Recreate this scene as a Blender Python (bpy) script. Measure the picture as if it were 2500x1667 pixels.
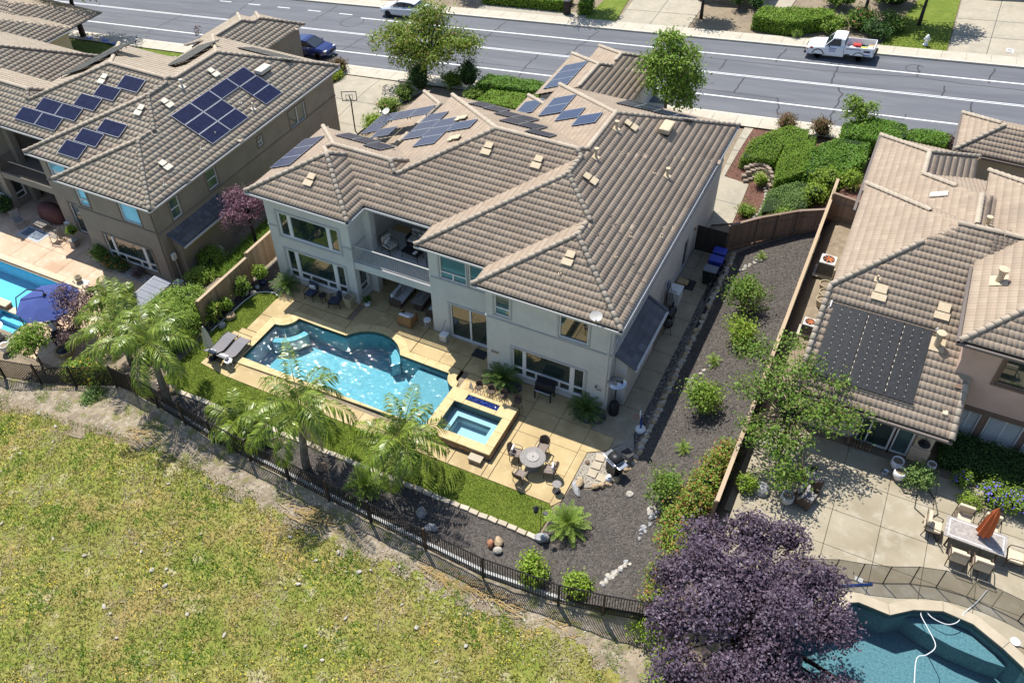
import bpy, bmesh, math, random
import numpy as np
from mathutils import Matrix, Vector
from mathutils.geometry import delaunay_2d_cdt
random.seed(7); RNG = np.random.default_rng(11)
PI = math.pi
for o in list(bpy.data.objects): bpy.data.objects.remove(o)
sc = bpy.context.scene
COL = sc.collection
# ------------------------------------------------------------------ camera
CAM = np.array([8.459, -27.670, 32.5])
PITCH, YAW, ROLL, FPX = 0.770682, -0.454441, -0.005195, 2146.05
cy, sy, cp, sp = math.cos(YAW), math.sin(YAW), math.cos(PITCH), math.sin(PITCH)
fwv = np.array([sy*cp, cy*cp, -sp]); rv = np.array([cy, -sy, 0.0]); uv = np.cross(rv, fwv)
rv, uv = math.cos(ROLL)*rv + math.sin(ROLL)*uv, -math.sin(ROLL)*rv + math.cos(ROLL)*uv
cd = bpy.data.cameras.new('camera'); cam = bpy.data.objects.new('camera', cd); COL.objects.link(cam)
cd.sensor_width = 36; cd.lens = FPX/2500*36; cd.clip_end = 2000; cd.clip_start = 0.5
cam.matrix_world = Matrix(((rv[0], uv[0], -fwv[0], CAM[0]), (rv[1], uv[1], -fwv[1], CAM[1]), (rv[2], uv[2], -fwv[2], CAM[2]), (0, 0, 0, 1)))
sc.camera = cam
# ------------------------------------------------------------------ light
SUN = Vector((-2.69, 1.95, 5.85)).normalized()          # direction towards the sun
w = bpy.data.worlds.new('World'); sc.world = w; w.use_nodes = True
nt = w.node_tree; nt.nodes.clear()
sky = nt.nodes.new('ShaderNodeTexSky'); sky.sky_type = 'NISHITA'; sky.sun_disc = False
sky.sun_elevation = math.asin(SUN.z); sky.sun_rotation = math.atan2(SUN.x, SUN.y)
sky.air_density = 1.0; sky.dust_density = 0.6; sky.ozone_density = 1.2
bg = nt.nodes.new('ShaderNodeBackground'); bg.inputs['Strength'].default_value = 0.115
wo = nt.nodes.new('ShaderNodeOutputWorld')
nt.links.new(sky.outputs[0], bg.inputs[0]); nt.links.new(bg.outputs[0], wo.inputs[0])
sl = bpy.data.lights.new('sun', 'SUN'); sl.energy = 4.6; sl.angle = math.radians(0.5); sl.color = (1.0, 0.96, 0.89)
so = bpy.data.objects.new('sun', sl); COL.objects.link(so)
so.rotation_euler = SUN.to_track_quat('Z', 'Y').to_euler(); so.location = (0, 0, 60)
sc.view_settings.view_transform = 'Standard'; sc.view_settings.look = 'None'
sc.view_settings.exposure = 0.55; sc.view_settings.gamma = 1
sc.cycles.max_bounces = 8; sc.cycles.transparent_max_bounces = 12
sc.cycles.caustics_reflective = False; sc.cycles.caustics_refractive = False
sc.cycles.sample_clamp_indirect = 4.0
# ------------------------------------------------------------------ materials
MATS = {}; LEAF_GAIN = 1.35
def mat(name, col, rough=.8, var=None, scale=6.0, bump=0.0, bscale=40.0, rnd=None, spec=.3, metal=0.0, trans=0.0, ior=None, detail=4, stretch=None, spots=None):
    """procedural material: base colour, noise towards var, random pieces towards rnd, fine relief"""
    if name in MATS: return MATS[name]
    if rnd and name.startswith('leaf'): rnd = [tuple(min(.6, v*LEAF_GAIN) for v in c) for c in rnd]
    m = bpy.data.materials.new(name); MATS[name] = m; m.use_nodes = True
    n = m.node_tree.nodes; l = m.node_tree.links; n.clear()
    out = n.new('ShaderNodeOutputMaterial'); b = n.new('ShaderNodeBsdfPrincipled')
    b.inputs['Roughness'].default_value = rough; b.inputs['Metallic'].default_value = metal
    b.inputs['Specular IOR Level'].default_value = spec
    if ior: b.inputs['IOR'].default_value = ior
    tc = n.new('ShaderNodeTexCoord'); vec = tc.outputs['Object']
    g = n.new('ShaderNodeNewGeometry')
    pos = n.new('ShaderNodeMapping')
    if stretch: pos.inputs['Scale'].default_value = stretch
    l.new(g.outputs['Position'], pos.inputs['Vector']); vec = pos.outputs[0]
    c4 = lambda c: (c[0], c[1], c[2], 1)
    cur = None
    def mix(a, bcol, facsock, fmax=1.0):
        x = n.new('ShaderNodeMix'); x.data_type = 'RGBA'
        if fmax != 1.0:
            mm = n.new('ShaderNodeMath'); mm.operation = 'MULTIPLY'; mm.inputs[1].default_value = fmax
            l.new(facsock, mm.inputs[0]); facsock = mm.outputs[0]
        l.new(facsock, x.inputs['Factor'])
        if a is None: x.inputs['A'].default_value = c4(col)
        else: l.new(a, x.inputs['A'])
        if isinstance(bcol, tuple): x.inputs['B'].default_value = c4(bcol)
        else: l.new(bcol, x.inputs['B'])
        return x.outputs['Result']
    def ramp(sock, lo, hi):
        r = n.new('ShaderNodeMapRange'); r.inputs['From Min'].default_value = lo; r.inputs['From Max'].default_value = hi
        l.new(sock, r.inputs['Value']); return r.outputs[0]
    def noise(s, d=detail, rg=.6):
        t = n.new('ShaderNodeTexNoise'); t.inputs['Scale'].default_value = s; t.inputs['Detail'].default_value = d
        t.inputs['Roughness'].default_value = rg; l.new(vec, t.inputs['Vector']); return t.outputs['Fac']
    if rnd:
        ob = n.new('ShaderNodeObjectInfo'); ad = n.new('ShaderNodeMath'); ad.operation = 'ADD'
        l.new(g.outputs['Random Per Island'], ad.inputs[0]); l.new(ob.outputs['Random'], ad.inputs[1])
        fr = n.new('ShaderNodeMath'); fr.operation = 'FRACT'; l.new(ad.outputs[0], fr.inputs[0])
        cr = n.new('ShaderNodeValToRGB'); cr.color_ramp.interpolation = 'LINEAR'
        el = cr.color_ramp.elements; k = len(rnd)
        el[0].position = 0; el[0].color = c4(rnd[0]); el[1].position = 1; el[1].color = c4(rnd[-1])
        for i in range(1, k-1):
            e = el.new(i/(k-1)); e.color = c4(rnd[i])
        l.new(fr.outputs[0], cr.inputs[0]); cur = cr.outputs[0]
    if var:
        vs = var if isinstance(var, list) else [(var, scale, .38, .65)]
        for (vc, s, lo, hi) in vs:
            cur = mix(cur, vc, ramp(noise(s), lo, hi))
    if spots:
        (scol, s, lo, hi) = spots
        cur = mix(cur, scol, ramp(noise(s, 2, .5), lo, hi))
    if cur is None: b.inputs['Base Color'].default_value = c4(col)
    else: l.new(cur, b.inputs['Base Color'])
    if bump:
        bp = n.new('ShaderNodeBump'); bp.inputs['Strength'].default_value = min(1, bump); bp.inputs['Distance'].default_value = .02*max(1, bump)
        l.new(noise(bscale, 3, .6), bp.inputs['Height']); l.new(bp.outputs[0], b.inputs['Normal'])
    last = b.outputs[0]
    if trans:
        tr = n.new('ShaderNodeBsdfTranslucent'); ms = n.new('ShaderNodeMixShader'); ms.inputs[0].default_value = trans
        if cur is None: tr.inputs[0].default_value = c4(col)
        else: l.new(cur, tr.inputs[0])
        l.new(b.outputs[0], ms.inputs[1]); l.new(tr.outputs[0], ms.inputs[2]); last = ms.outputs[0]
    l.new(last, out.inputs[0]); return m
def water_mat(name, tint, depthtint=.55, bscale=7.0, bstr=.35):
    m = bpy.data.materials.new(name); MATS[name] = m; m.use_nodes = True
    n = m.node_tree.nodes; l = m.node_tree.links; n.clear()
    out = n.new('ShaderNodeOutputMaterial'); tr = n.new('ShaderNodeBsdfTransparent'); gl = n.new('ShaderNodeBsdfGlossy')
    tr.inputs[0].default_value = (*tint, 1); gl.inputs['Roughness'].default_value = .03; gl.inputs[0].default_value = (1, 1, 1, 1)
    fr = n.new('ShaderNodeFresnel'); fr.inputs[0].default_value = 1.333
    g = n.new('ShaderNodeNewGeometry'); t = n.new('ShaderNodeTexNoise'); t.inputs['Scale'].default_value = bscale; t.inputs['Detail'].default_value = 3
    t.inputs['Distortion'].default_value = .6
    l.new(g.outputs['Position'], t.inputs['Vector'])
    bp = n.new('ShaderNodeBump'); bp.inputs['Strength'].default_value = bstr; bp.inputs['Distance'].default_value = .05
    l.new(t.outputs['Fac'], bp.inputs['Height']); l.new(bp.outputs[0], gl.inputs['Normal']); l.new(bp.outputs[0], fr.inputs['Normal'])
    mx = n.new('ShaderNodeMixShader'); l.new(fr.outputs[0], mx.inputs[0]); l.new(tr.outputs[0], mx.inputs[1]); l.new(gl.outputs[0], mx.inputs[2])
    l.new(mx.outputs[0], out.inputs[0]); return m
def mesh_screen_mat(name, col, alpha):
    m = bpy.data.materials.new(name); MATS[name] = m; m.use_nodes = True
    n = m.node_tree.nodes; l = m.node_tree.links; n.clear()
    out = n.new('ShaderNodeOutputMaterial'); tr = n.new('ShaderNodeBsdfTransparent'); d = n.new('ShaderNodeBsdfDiffuse')
    d.inputs[0].default_value = (*col, 1); mx = n.new('ShaderNodeMixShader'); mx.inputs[0].default_value = alpha
    l.new(tr.outputs[0], mx.inputs[1]); l.new(d.outputs[0], mx.inputs[2]); l.new(mx.outputs[0], out.inputs[0]); return m
TAN = [(.40, .335, .275), (.33, .275, .225), (.43, .375, .315), (.37, .31, .25), (.29, .245, .21)]
mat('tile_s', (.38, .31, .25), .85, rnd=[(.355,.275,.203), (.33,.255,.188), (.385,.305,.228), (.34,.265,.195), (.37,.29,.215)], var=[((.275,.215,.163), .45, .50, .78), ((.30,.24,.185), 2.2, .56, .8), ((.42,.345,.265), 5, .64, .8)], bump=.15, bscale=60)
mat('tile_flat', (.38, .32, .25), .85, rnd=[(.40,.325,.24), (.345,.28,.21), (.42,.355,.27), (.38,.32,.24), (.40,.305,.23), (.385,.335,.25)], var=[((.32,.265,.20), 1.3, .5, .85)], bump=.15, bscale=60)
mat('cap', (.40, .34, .275), .85, rnd=[(.40,.335,.26), (.37,.31,.24), (.43,.365,.285), (.39,.325,.25)], bump=.1, bscale=60)
mat('deck', (.03, .025, .022), .95)
mat('tile_dark', (.13, .135, .16), .8, rnd=[(.13,.135,.16), (.10,.105,.125), (.16,.165,.19)])
mat('stucco', (.60, .585, .55), .92, var=[((.52,.51,.48), .8, .42, .7), ((.64,.62,.58), 3.5, .55, .75)], bump=.12, bscale=90)
mat('stucco_taupe', (.29, .25, .20), .92, var=[((.235,.205,.165), .8, .42, .7), ((.32,.275,.225), 3.5, .55, .75)], bump=.12, bscale=90)
mat('stucco_peach', (.56, .40, .32), .92, var=((.50, .355, .285)), scale=1.2, bump=.12, bscale=90)
mat('stucco_cream', (.58, .48, .35), .92, var=((.52, .43, .31)), scale=1.2, bump=.12, bscale=90)
mat('trim_grey', (.46, .46, .45), .85, var=((.42, .42, .41)), scale=2)
mat('trim_taupe', (.22, .19, .155), .85)
mat('trim_brown', (.17, .115, .085), .8)
mat('vinyl', (.72, .71, .69), .45)
mat('gutter', (.62, .60, .57), .5)
mat('gutter_dark', (.16, .135, .12), .5)
def glass_mat(name, col, ior):
    m = mat(name, col, .03, spec=.5, ior=ior, var=((col[0]*1.6, col[1]*1.6, col[2]*1.6)), scale=.6, bump=.015, bscale=1.3); return m
glass_mat('glass', (.018, .030, .026), 2.1)
glass_mat('glass_blue', (.20, .36, .42), 1.9)
glass_mat('glass_teal', (.05, .085, .08), 1.9)
mat('room', (.02, .02, .02), .9)
mat('panel', (.010, .012, .036), .2, spec=.35, var=((.014, .018, .05)), scale=3, ior=1.4); mat('cell_line', (.045, .055, .10), .5)
mat('panel_blue', (.014, .024, .075), .18, spec=.4, var=((.022, .038, .105)), scale=14, ior=1.45)
mat('panel_black', (.020, .021, .022), .35, spec=.4, var=((.035, .036, .037)), scale=9)
mat('alu', (.55, .56, .58), .35, metal=.7)
mat('black_metal', (.018, .018, .020), .45, spec=.4)
mat('iron', (.022, .019, .018), .6)
mat('iron_brown', (.06, .038, .028), .6)
mat('steel', (.50, .52, .55), .22, metal=.9)
mat('vent', (.50, .40, .26), .8, var=((.55, .46, .33)), scale=9)
mat('vent_light', (.60, .55, .46), .8)
mat('white', (.75, .75, .75), .5)
mat('ceramic_white', (.72, .71, .70), .25, spec=.5)
mat('ceramic_tan', (.42, .36, .24), .5, var=((.36, .31, .20)), scale=8)
mat('ceramic_blue', (.02, .03, .09), .2, spec=.5)
mat('terracotta', (.42, .24, .13), .8)
mat('black_plastic', (.02, .021, .024), .5)
mat('concrete', (.46, .415, .335), .9, var=[((.40,.36,.285), .9, .4, .7), ((.52,.475,.39), 3.0, .5, .8)], bump=.08, bscale=70)
mat('drive', (.38, .335, .255), .9, var=[((.31,.28,.22), .7, .4, .7), ((.43,.385,.31), 2.5, .5, .8)], bump=.08, bscale=70)
mat('patio', (.46, .35, .175), .75, var=[((.35,.255,.125), .55, .42, .68), ((.55,.435,.245), 1.6, .52, .75), ((.28,.20,.10), 3.2, .66, .8)], bump=.05, bscale=50)
mat('patio_path', (.33, .28, .195), .8, var=[((.25,.21,.145), .55, .42, .68), ((.40,.345,.25), 1.6, .52, .75)], bump=.05, bscale=50)
mat('coping', (.56, .435, .225), .75, var=[((.47,.355,.165), 1.2, .45, .7), ((.62,.50,.285), 4, .5, .8)], bump=.05, bscale=50)
mat('patio_pink', (.54, .385, .265), .8, var=[((.44,.295,.19), .5, .42, .7), ((.62,.485,.36), 1.3, .5, .75)], bump=.05, bscale=50)
mat('coping_pale', (.66, .50, .35), .75, var=((.60, .44, .29)), scale=2)
mat('patio_grey', (.35, .305, .22), .85, var=[((.265,.225,.155), .5, .4, .7), ((.43,.39,.31), 1.5, .52, .78)], bump=.06, bscale=50)
mat('coping_grey', (.45, .385, .285), .8, var=((.39, .33, .24)), scale=1.4)
mat('stone_veneer', (.30, .19, .10), .85, rnd=[(.33,.21,.11), (.22,.14,.08), (.40,.28,.16), (.26,.19,.13)], bump=.3, bscale=30)
mat('plaster_blue', (.33, .50, .54), .7, var=[((.25,.43,.48), 3.5, .4, .62), ((.45,.62,.65), 6.5, .54, .68)])
mat('plaster_shelf', (.33, .45, .48), .7, var=((.26, .38, .42)), scale=11)
mat('plaster_grey', (.52, .64, .68), .7, var=((.46, .58, .62)), scale=9)
mat('plaster_dark', (.19, .28, .30), .7, var=[((.13,.21,.235), 9, .42, .62), ((.27,.37,.385), 14, .5, .7)])
mat('plaster_light', (.32, .66, .78), .7, var=((.30, .63, .75)), scale=2)
mat('pooltile', (.05, .10, .11), .3, rnd=None, var=((.09, .13, .12)), scale=16)
mat('fireglass', (.012, .045, .33), .15, spec=.6, rnd=[(.01,.03,.25), (.03,.10,.55), (.008,.02,.16), (.10,.25,.7)])
water_mat('water', (.58, .84, .90), bscale=6.5, bstr=.3)
water_mat('water_still', (.74, .90, .94), bscale=9.0, bstr=.06)
water_mat('water_left', (.60, .86, .97), bscale=2.0, bstr=.05)
water_mat('water_right', (.66, .84, .88), bscale=3.0, bstr=.10)
mat('asphalt', (.13, .135, .148), .9, var=[((.108,.112,.125), .75, .4, .62), ((.15,.155,.168), 1.6, .48, .7), ((.165,.168,.178), 5, .6, .75)], bump=.12, bscale=120, detail=6, stretch=(.05, 1, 1))
mat('crackseal', (.045, .045, .05), .7)
mat('paint', (.74, .74, .72), .7, var=((.62, .62, .61)), scale=5)
mat('curb', (.56, .51, .42), .9, var=((.48, .43, .35)), scale=1.5, bump=.06)
mat('soil', (.24, .19, .13), .95, var=[((.18,.14,.10), .6, .4, .7), ((.30,.25,.18), 3, .5, .75)], bump=.4, bscale=20)
mat('mulch', (.105, .092, .08), .95, var=[((.07,.06,.053), .8, .45, .7), ((.055,.047,.042), 6, .45, .62), ((.17,.15,.135), 22, .55, .72)], bump=.9, bscale=38)
mat('mulch_red', (.17, .085, .06), .95, var=[((.10,.05,.036), 6, .42, .62), ((.25,.14,.10), 22, .55, .72)], bump=.9, bscale=38)
mat('chip', (.07, .06, .058), .95, rnd=[(.055,.047,.042), (.12,.104,.092), (.17,.15,.135), (.08,.069,.061), (.30,.27,.24)])
mat('chip_red', (.17, .09, .065), .95, rnd=[(.10,.05,.036), (.19,.10,.07), (.28,.17,.13)])
mat('gravel', (.40, .36, .29), .9, var=[((.24,.21,.17), 18, .42, .6), ((.55,.51,.43), 30, .55, .7)], bump=.8, bscale=30)
mat('cobble', (.2, .18, .17), .7, rnd=[(.10,.09,.09), (.26,.23,.21), (.40,.37,.33), (.17,.15,.15)])
mat('pebble', (.4, .36, .29), .8, rnd=[(.22,.19,.15), (.46,.41,.33), (.60,.56,.48), (.34,.29,.22)])
mat('lawn', (.12, .165, .018), .95, var=[((.16,.20,.028), .9, .4, .65), ((.09,.135,.015), 2.5, .5, .7)], bump=.6, bscale=90)
mat('blade', (.1, .17, .02), .9, rnd=[(.13,.19,.018), (.175,.24,.028), (.22,.27,.042), (.11,.165,.018)], trans=.25)
mat('field', (.235, .222, .055), .95, var=[((.175,.205,.034), .30, .45, .60), ((.28,.215,.075), .5, .49, .62), ((.42,.37,.22), .8, .59, .69), ((.16,.20,.03), 2.4, .55, .66), ((.32,.30,.09), 6, .54, .68)], bump=.9, bscale=22, detail=6)
mat('dirt', (.29, .235, .165), .95, var=[((.20,.16,.11), 1.2, .42, .62), ((.38,.325,.245), 3, .52, .68), ((.18,.17,.07), 1.7, .52, .62), ((.13,.105,.08), 7, .58, .7)], bump=.6, bscale=16)
mat('weed', (.2, .2, .05), .95, rnd=[(.215,.235,.045), (.285,.265,.062), (.345,.285,.105), (.185,.21,.038), (.315,.29,.072), (.42,.37,.19)], trans=.25)
mat('weed_green', (.13, .22, .025), .95, rnd=[(.11,.20,.02), (.16,.265,.03), (.20,.29,.05)], trans=.25)
mat('straw', (.46, .39, .22), .95, rnd=[(.50,.43,.26), (.40,.33,.17), (.58,.52,.35)], trans=.2)
mat('straw_gold', (.36, .25, .10), .95, rnd=[(.36,.25,.09), (.25,.17,.07), (.42,.32,.16)])
mat('yellow_flower', (.75, .58, .03), .8, rnd=[(.78,.60,.03), (.70,.50,.02), (.82,.70,.10)])
mat('rock_pale', (.44, .405, .345), .9, var=[((.34,.305,.25), 5, .4, .6), ((.54,.51,.45), 12, .5, .7)], bump=.4, bscale=14)
mat('rock_tan', (.44, .33, .20), .9, var=[((.34,.25,.15), 4, .4, .6), ((.52,.42,.28), 9, .5, .7)], bump=.4, bscale=14)
mat('rock_rust', (.38, .18, .10), .9, var=((.28, .13, .075)), scale=5, bump=.4, bscale=14)
mat('rock_grey', (.33, .33, .33), .9, var=[((.22,.22,.23), 5, .4, .6), ((.48,.48,.47), 9, .52, .7)], bump=.4, bscale=14)
mat('rock_brown', (.25, .175, .125), .9, var=((.17, .12, .09)), scale=5, bump=.4, bscale=14)
mat('paver', (.48, .41, .31), .9, rnd=[(.50,.43,.33), (.42,.36,.27), (.54,.48,.37)], bump=.2, bscale=40)
mat('block', (.27, .21, .16), .9, rnd=[(.30,.235,.18), (.23,.18,.14), (.34,.27,.21)], bump=.3, bscale=30)
mat('fence_wood', (.34, .235, .14), .85, rnd=[(.36,.25,.15), (.29,.195,.115), (.40,.285,.175), (.25,.165,.10)], bump=.2, bscale=30, stretch=(1, 1, .15))
mat('fence_grey', (.22, .155, .115), .85, rnd=[(.23,.165,.12), (.18,.125,.092), (.27,.195,.15)], bump=.2, bscale=30, stretch=(1, 1, .15))
mat('fence_cap', (.42, .32, .21), .85, rnd=[(.44,.335,.22), (.38,.285,.185)])
mat('bark', (.16, .12, .09), .95, var=((.10, .075, .055)), scale=9, bump=.7, bscale=30)
mat('bark_dark', (.06, .045, .038), .95, var=((.035, .028, .025)), scale=9, bump=.7, bscale=30)
mat('palm_trunk', (.24, .205, .165), .95, var=[((.14,.115,.095), 7, .4, .62), ((.34,.30,.25), 3, .55, .7)], bump=.8, bscale=16)
mat('leaf_palm', (.1, .17, .02), .38, rnd=[(.05,.09,.008), (.12,.175,.014), (.18,.235,.024), (.075,.125,.01), (.27,.31,.05)], trans=.16, spec=.5)
mat('rachis', (.22, .24, .06), .6)
mat('leaf_sago', (.05, .10, .02), .45, rnd=[(.035,.075,.016), (.055,.11,.02), (.085,.15,.03)], trans=.15)
mat('leaf_sago_bright', (.14, .22, .03), .45, rnd=[(.11,.185,.02), (.17,.255,.04), (.22,.29,.05)], trans=.2)
mat('leaf_mid', (.08, .15, .02), .6, rnd=[(.05,.10,.014), (.085,.16,.018), (.12,.20,.025), (.15,.225,.035), (.14,.13,.045)], trans=.3)
mat('leaf_bright', (.14, .25, .02), .6, rnd=[(.08,.155,.014), (.13,.225,.02), (.175,.275,.03), (.22,.30,.05), (.10,.18,.018), (.18,.17,.05)], trans=.3)
mat('leaf_lime', (.2, .3, .02), .6, rnd=[(.12,.20,.015), (.18,.275,.022), (.24,.325,.04), (.15,.24,.02), (.22,.22,.06)], trans=.3)
mat('leaf_dark', (.04, .09, .018), .6, rnd=[(.025,.06,.012), (.042,.095,.018), (.065,.13,.025)], trans=.25)
mat('leaf_hedge', (.06, .16, .012), .6, rnd=[(.05,.13,.008), (.08,.18,.012), (.11,.215,.018), (.12,.17,.03)], trans=.25)
mat('leaf_juniper', (.085, .18, .014), .7, rnd=[(.075,.155,.01), (.11,.205,.014), (.15,.24,.022), (.17,.20,.035)], trans=.2)
mat('leaf_grassy', (.1, .17, .04), .7, rnd=[(.075,.135,.03), (.11,.18,.045), (.15,.21,.06)], trans=.2)
mat('leaf_autumn', (.12, .17, .025), .6, rnd=[(.09,.16,.018), (.14,.21,.02), (.19,.24,.03), (.11,.18,.018), (.22,.15,.045)], trans=.3)
mat('leaf_plum', (.075, .05, .085), .55, rnd=[(.04,.026,.04), (.08,.056,.083), (.125,.092,.13), (.058,.034,.048), (.185,.145,.19)], var=[((.045,.026,.04), 1.1, .52, .72)], trans=.2)
mat('leaf_plum_pink', (.14, .065, .095), .55, rnd=[(.07,.03,.045), (.15,.07,.10), (.24,.125,.165), (.10,.045,.065)], trans=.25)
mat('leaf_plum_brown', (.09, .055, .055), .55, rnd=[(.05,.03,.032), (.10,.06,.062), (.16,.105,.10), (.20,.14,.13)], trans=.25)
mat('leaf_photinia', (.13, .19, .03), .6, rnd=[(.08,.16,.016), (.12,.21,.02), (.17,.25,.03), (.20,.24,.045), (.32,.085,.05), (.11,.2,.02)], trans=.25)
mat('leaf_redbush', (.10, .075, .03), .6, rnd=[(.075,.11,.02), (.13,.06,.03), (.17,.075,.045), (.09,.13,.025)], trans=.25)
mat('flower_orange', (.62, .25, .04), .8, rnd=[(.66,.30,.05), (.55,.17,.03), (.70,.42,.08)])
mat('flower_gold', (.75, .46, .05), .8, rnd=[(.78,.50,.06), (.70,.36,.03)])
mat('flower_yellow', (.68, .57, .03), .8, rnd=[(.72,.60,.03), (.6,.5,.05)])
mat('flower_blue', (.16, .12, .6), .8, rnd=[(.13,.10,.55), (.22,.17,.68)])
mat('flower_red', (.62, .09, .10), .8, rnd=[(.62,.08,.09), (.70,.2,.22)])
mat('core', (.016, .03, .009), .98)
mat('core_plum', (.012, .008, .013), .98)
mat('cushion', (.46, .42, .38), .95, bump=.1); mat('cushion_white', (.70, .69, .70), .95); mat('cushion_cream', (.60, .51, .37), .95, bump=.1)
mat('cushion_navy', (.045, .055, .085), .9); mat('sling', (.20, .19, .20), .85)
mat('wicker', (.12, .085, .062), .8, var=((.075, .052, .038)), scale=40, bump=.6, bscale=60)
mat('wicker_light', (.26, .21, .18), .8, var=((.20, .16, .135)), scale=40, bump=.6, bscale=60)
mat('teak', (.30, .165, .07), .7, var=((.22, .12, .05)), scale=12)
mat('wood_grey', (.34, .30, .26), .85, var=((.28, .24, .20)), scale=10)
mat('stone_grey', (.27, .25, .235), .7, var=((.20, .185, .175)), scale=14)
mat('stone_table', (.36, .33, .30), .5, var=[((.28,.25,.23), 9, .42, .6), ((.46,.42,.38), 5, .55, .7)])
mat('umbrella_blue', (.05, .075, .24), .9, var=((.045, .066, .21)), scale=2)
mat('umbrella_rust', (.50, .135, .045), .9); mat('umbrella_cream', (.56, .53, .45), .9)
mat('tarp_blue', (.05, .13, .50), .6, var=((.04, .10, .42)), scale=3, bump=.5, bscale=5)
mat('bin_blue', (.025, .045, .32), .45); mat('bin_grey', (.13, .155, .18), .5); mat('bin_black', (.018, .02, .02), .5)
mat('truck_paint', (.78, .79, .82), .2, spec=.5); mat('car_blue', (.012, .022, .11), .15, spec=.6, ior=1.6); mat('car_silver', (.62, .64, .68), .2, spec=.5)
mat('tyre', (.018, .018, .019), .85); mat('car_glass', (.02, .025, .03), .05, spec=.6, ior=1.7); mat('lamp_red', (.35, .02, .02), .3); mat('lamp_clear', (.75, .75, .72), .15); mat('lamp_amber', (.6, .2, .03), .3)
mat('lettering_blue', (.03, .05, .33), .6); mat('lettering_dark', (.06, .04, .08), .6); mat('lettering_red', (.5, .05, .05), .6)
mat('red', (.5, .05, .04), .6); mat('yellow_green', (.55, .62, .08), .6); mat('skin', (.13, .075, .055), .7); mat('hair', (.012, .010, .010), .8); mat('shirt', (.62, .62, .72), .95); mat('trousers', (.03, .03, .04), .95)
mat('rust_fan', (.42, .13, .045), .7); mat('hvac', (.50, .48, .44), .5); mat('rug', (.06, .09, .14), .95, var=((.22, .25, .28)), scale=9); mat('rug_border', (.42, .43, .43), .95)
mat('doormat', (.035, .034, .036), .98, var=((.055, .053, .055)), scale=20); mat('cover_brown', (.16, .065, .055), .85, var=((.11, .045, .04)), scale=3); mat('gate_dark', (.05, .043, .037), .8, rnd=[(.055,.047,.04), (.042,.036,.031)])
mat('hose', (.03, .035, .03), .5); mat('hose_white', (.72, .73, .73), .5); mat('pole_blue', (.03, .07, .25), .4); mat('bamboo', (.12, .1, .08), .8); mat('log', (.15, .10, .065), .9, rnd=[(.2,.14,.09), (.12,.08,.05), (.27,.2,.13)])
mesh_screen_mat('screen', (.13, .105, .075), .55)
mat('shutter', (.60, .60, .57), .6); mat('box_card', (.42, .29, .15), .9); mat('shed_roof', (.22, .235, .27), .7, var=((.19, .205, .24)), scale=3)
# ------------------------------------------------------------------ terrain
def sm(t): t = np.clip(t, 0, 1); return t*t*(3-2*t)
PX = [-300, -52, -49, -46, -27.5, -22.4, 2.0, 2.5, 6.6, 7.1, 300]; PZ = [-5.5, -5.5, -5.5, -2.75, -2.75, 0, 0, .16, 1.49, 2.5, 2.5]
FL = [(-60, -9.5), (-31.5, -9.8), (-26.8, -8.9), (-23.6, -8.7), (-20, -9.3), (-16, -9.9), (-7, -10.45), (-1, -10.75), (5.8, -10.06), (7, -9.8), (20, -9)]
def zstreet(x): return .105*(x+12)
def zfield(x): return np.interp(x, [-300, -60, -30, -20, 4, 12, 300], [-5, -5, -2.75, -.3, -.3, .3, .6])
def yfence(x): return np.interp(x, [p[0] for p in FL], [p[1] for p in FL])
def Hh(x, y):
    z = np.interp(x, PX, PZ); t = sm((np.asarray(y)-17)/9.); z = z*(1-t)+zstreet(np.asarray(x))*t
    t = sm((yfence(x)-y)/1.2+.5); return z*(1-t)+zfield(x)*t
def hz(x, y): return float(Hh(x, y))
# ------------------------------------------------------------------ mesh helpers
def npmesh(name, V, F, smooth=False):
    """V (n,3), F (m,k) array -> mesh, fast"""
    V = np.asarray(V, dtype=np.float32).reshape(-1, 3); F = np.asarray(F, dtype=np.int32); k = F.shape[1]; m = len(F)
    me = bpy.data.meshes.new(name); me.vertices.add(len(V)); me.vertices.foreach_set('co', V.ravel())
    me.loops.add(m*k); me.loops.foreach_set('vertex_index', F.ravel()); me.polygons.add(m)
    me.polygons.foreach_set('loop_start', np.arange(0, m*k, k, dtype=np.int32)); me.polygons.foreach_set('loop_total', np.full(m, k, dtype=np.int32))
    if smooth: me.polygons.foreach_set('use_smooth', np.ones(m, dtype=bool))
    me.update(calc_edges=True); return me
def link(name, me, m=None, parent=None, loc=None, rz=None):
    o = bpy.data.objects.new(name, me); COL.objects.link(o)
    if m: 
        me.materials.clear(); me.materials.append(MATS[m] if isinstance(m, str) else m)
    if parent: o.parent = parent
    if loc is not None: o.location = loc
    if rz is not None: o.rotation_euler = (0, 0, rz)
    return o
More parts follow.
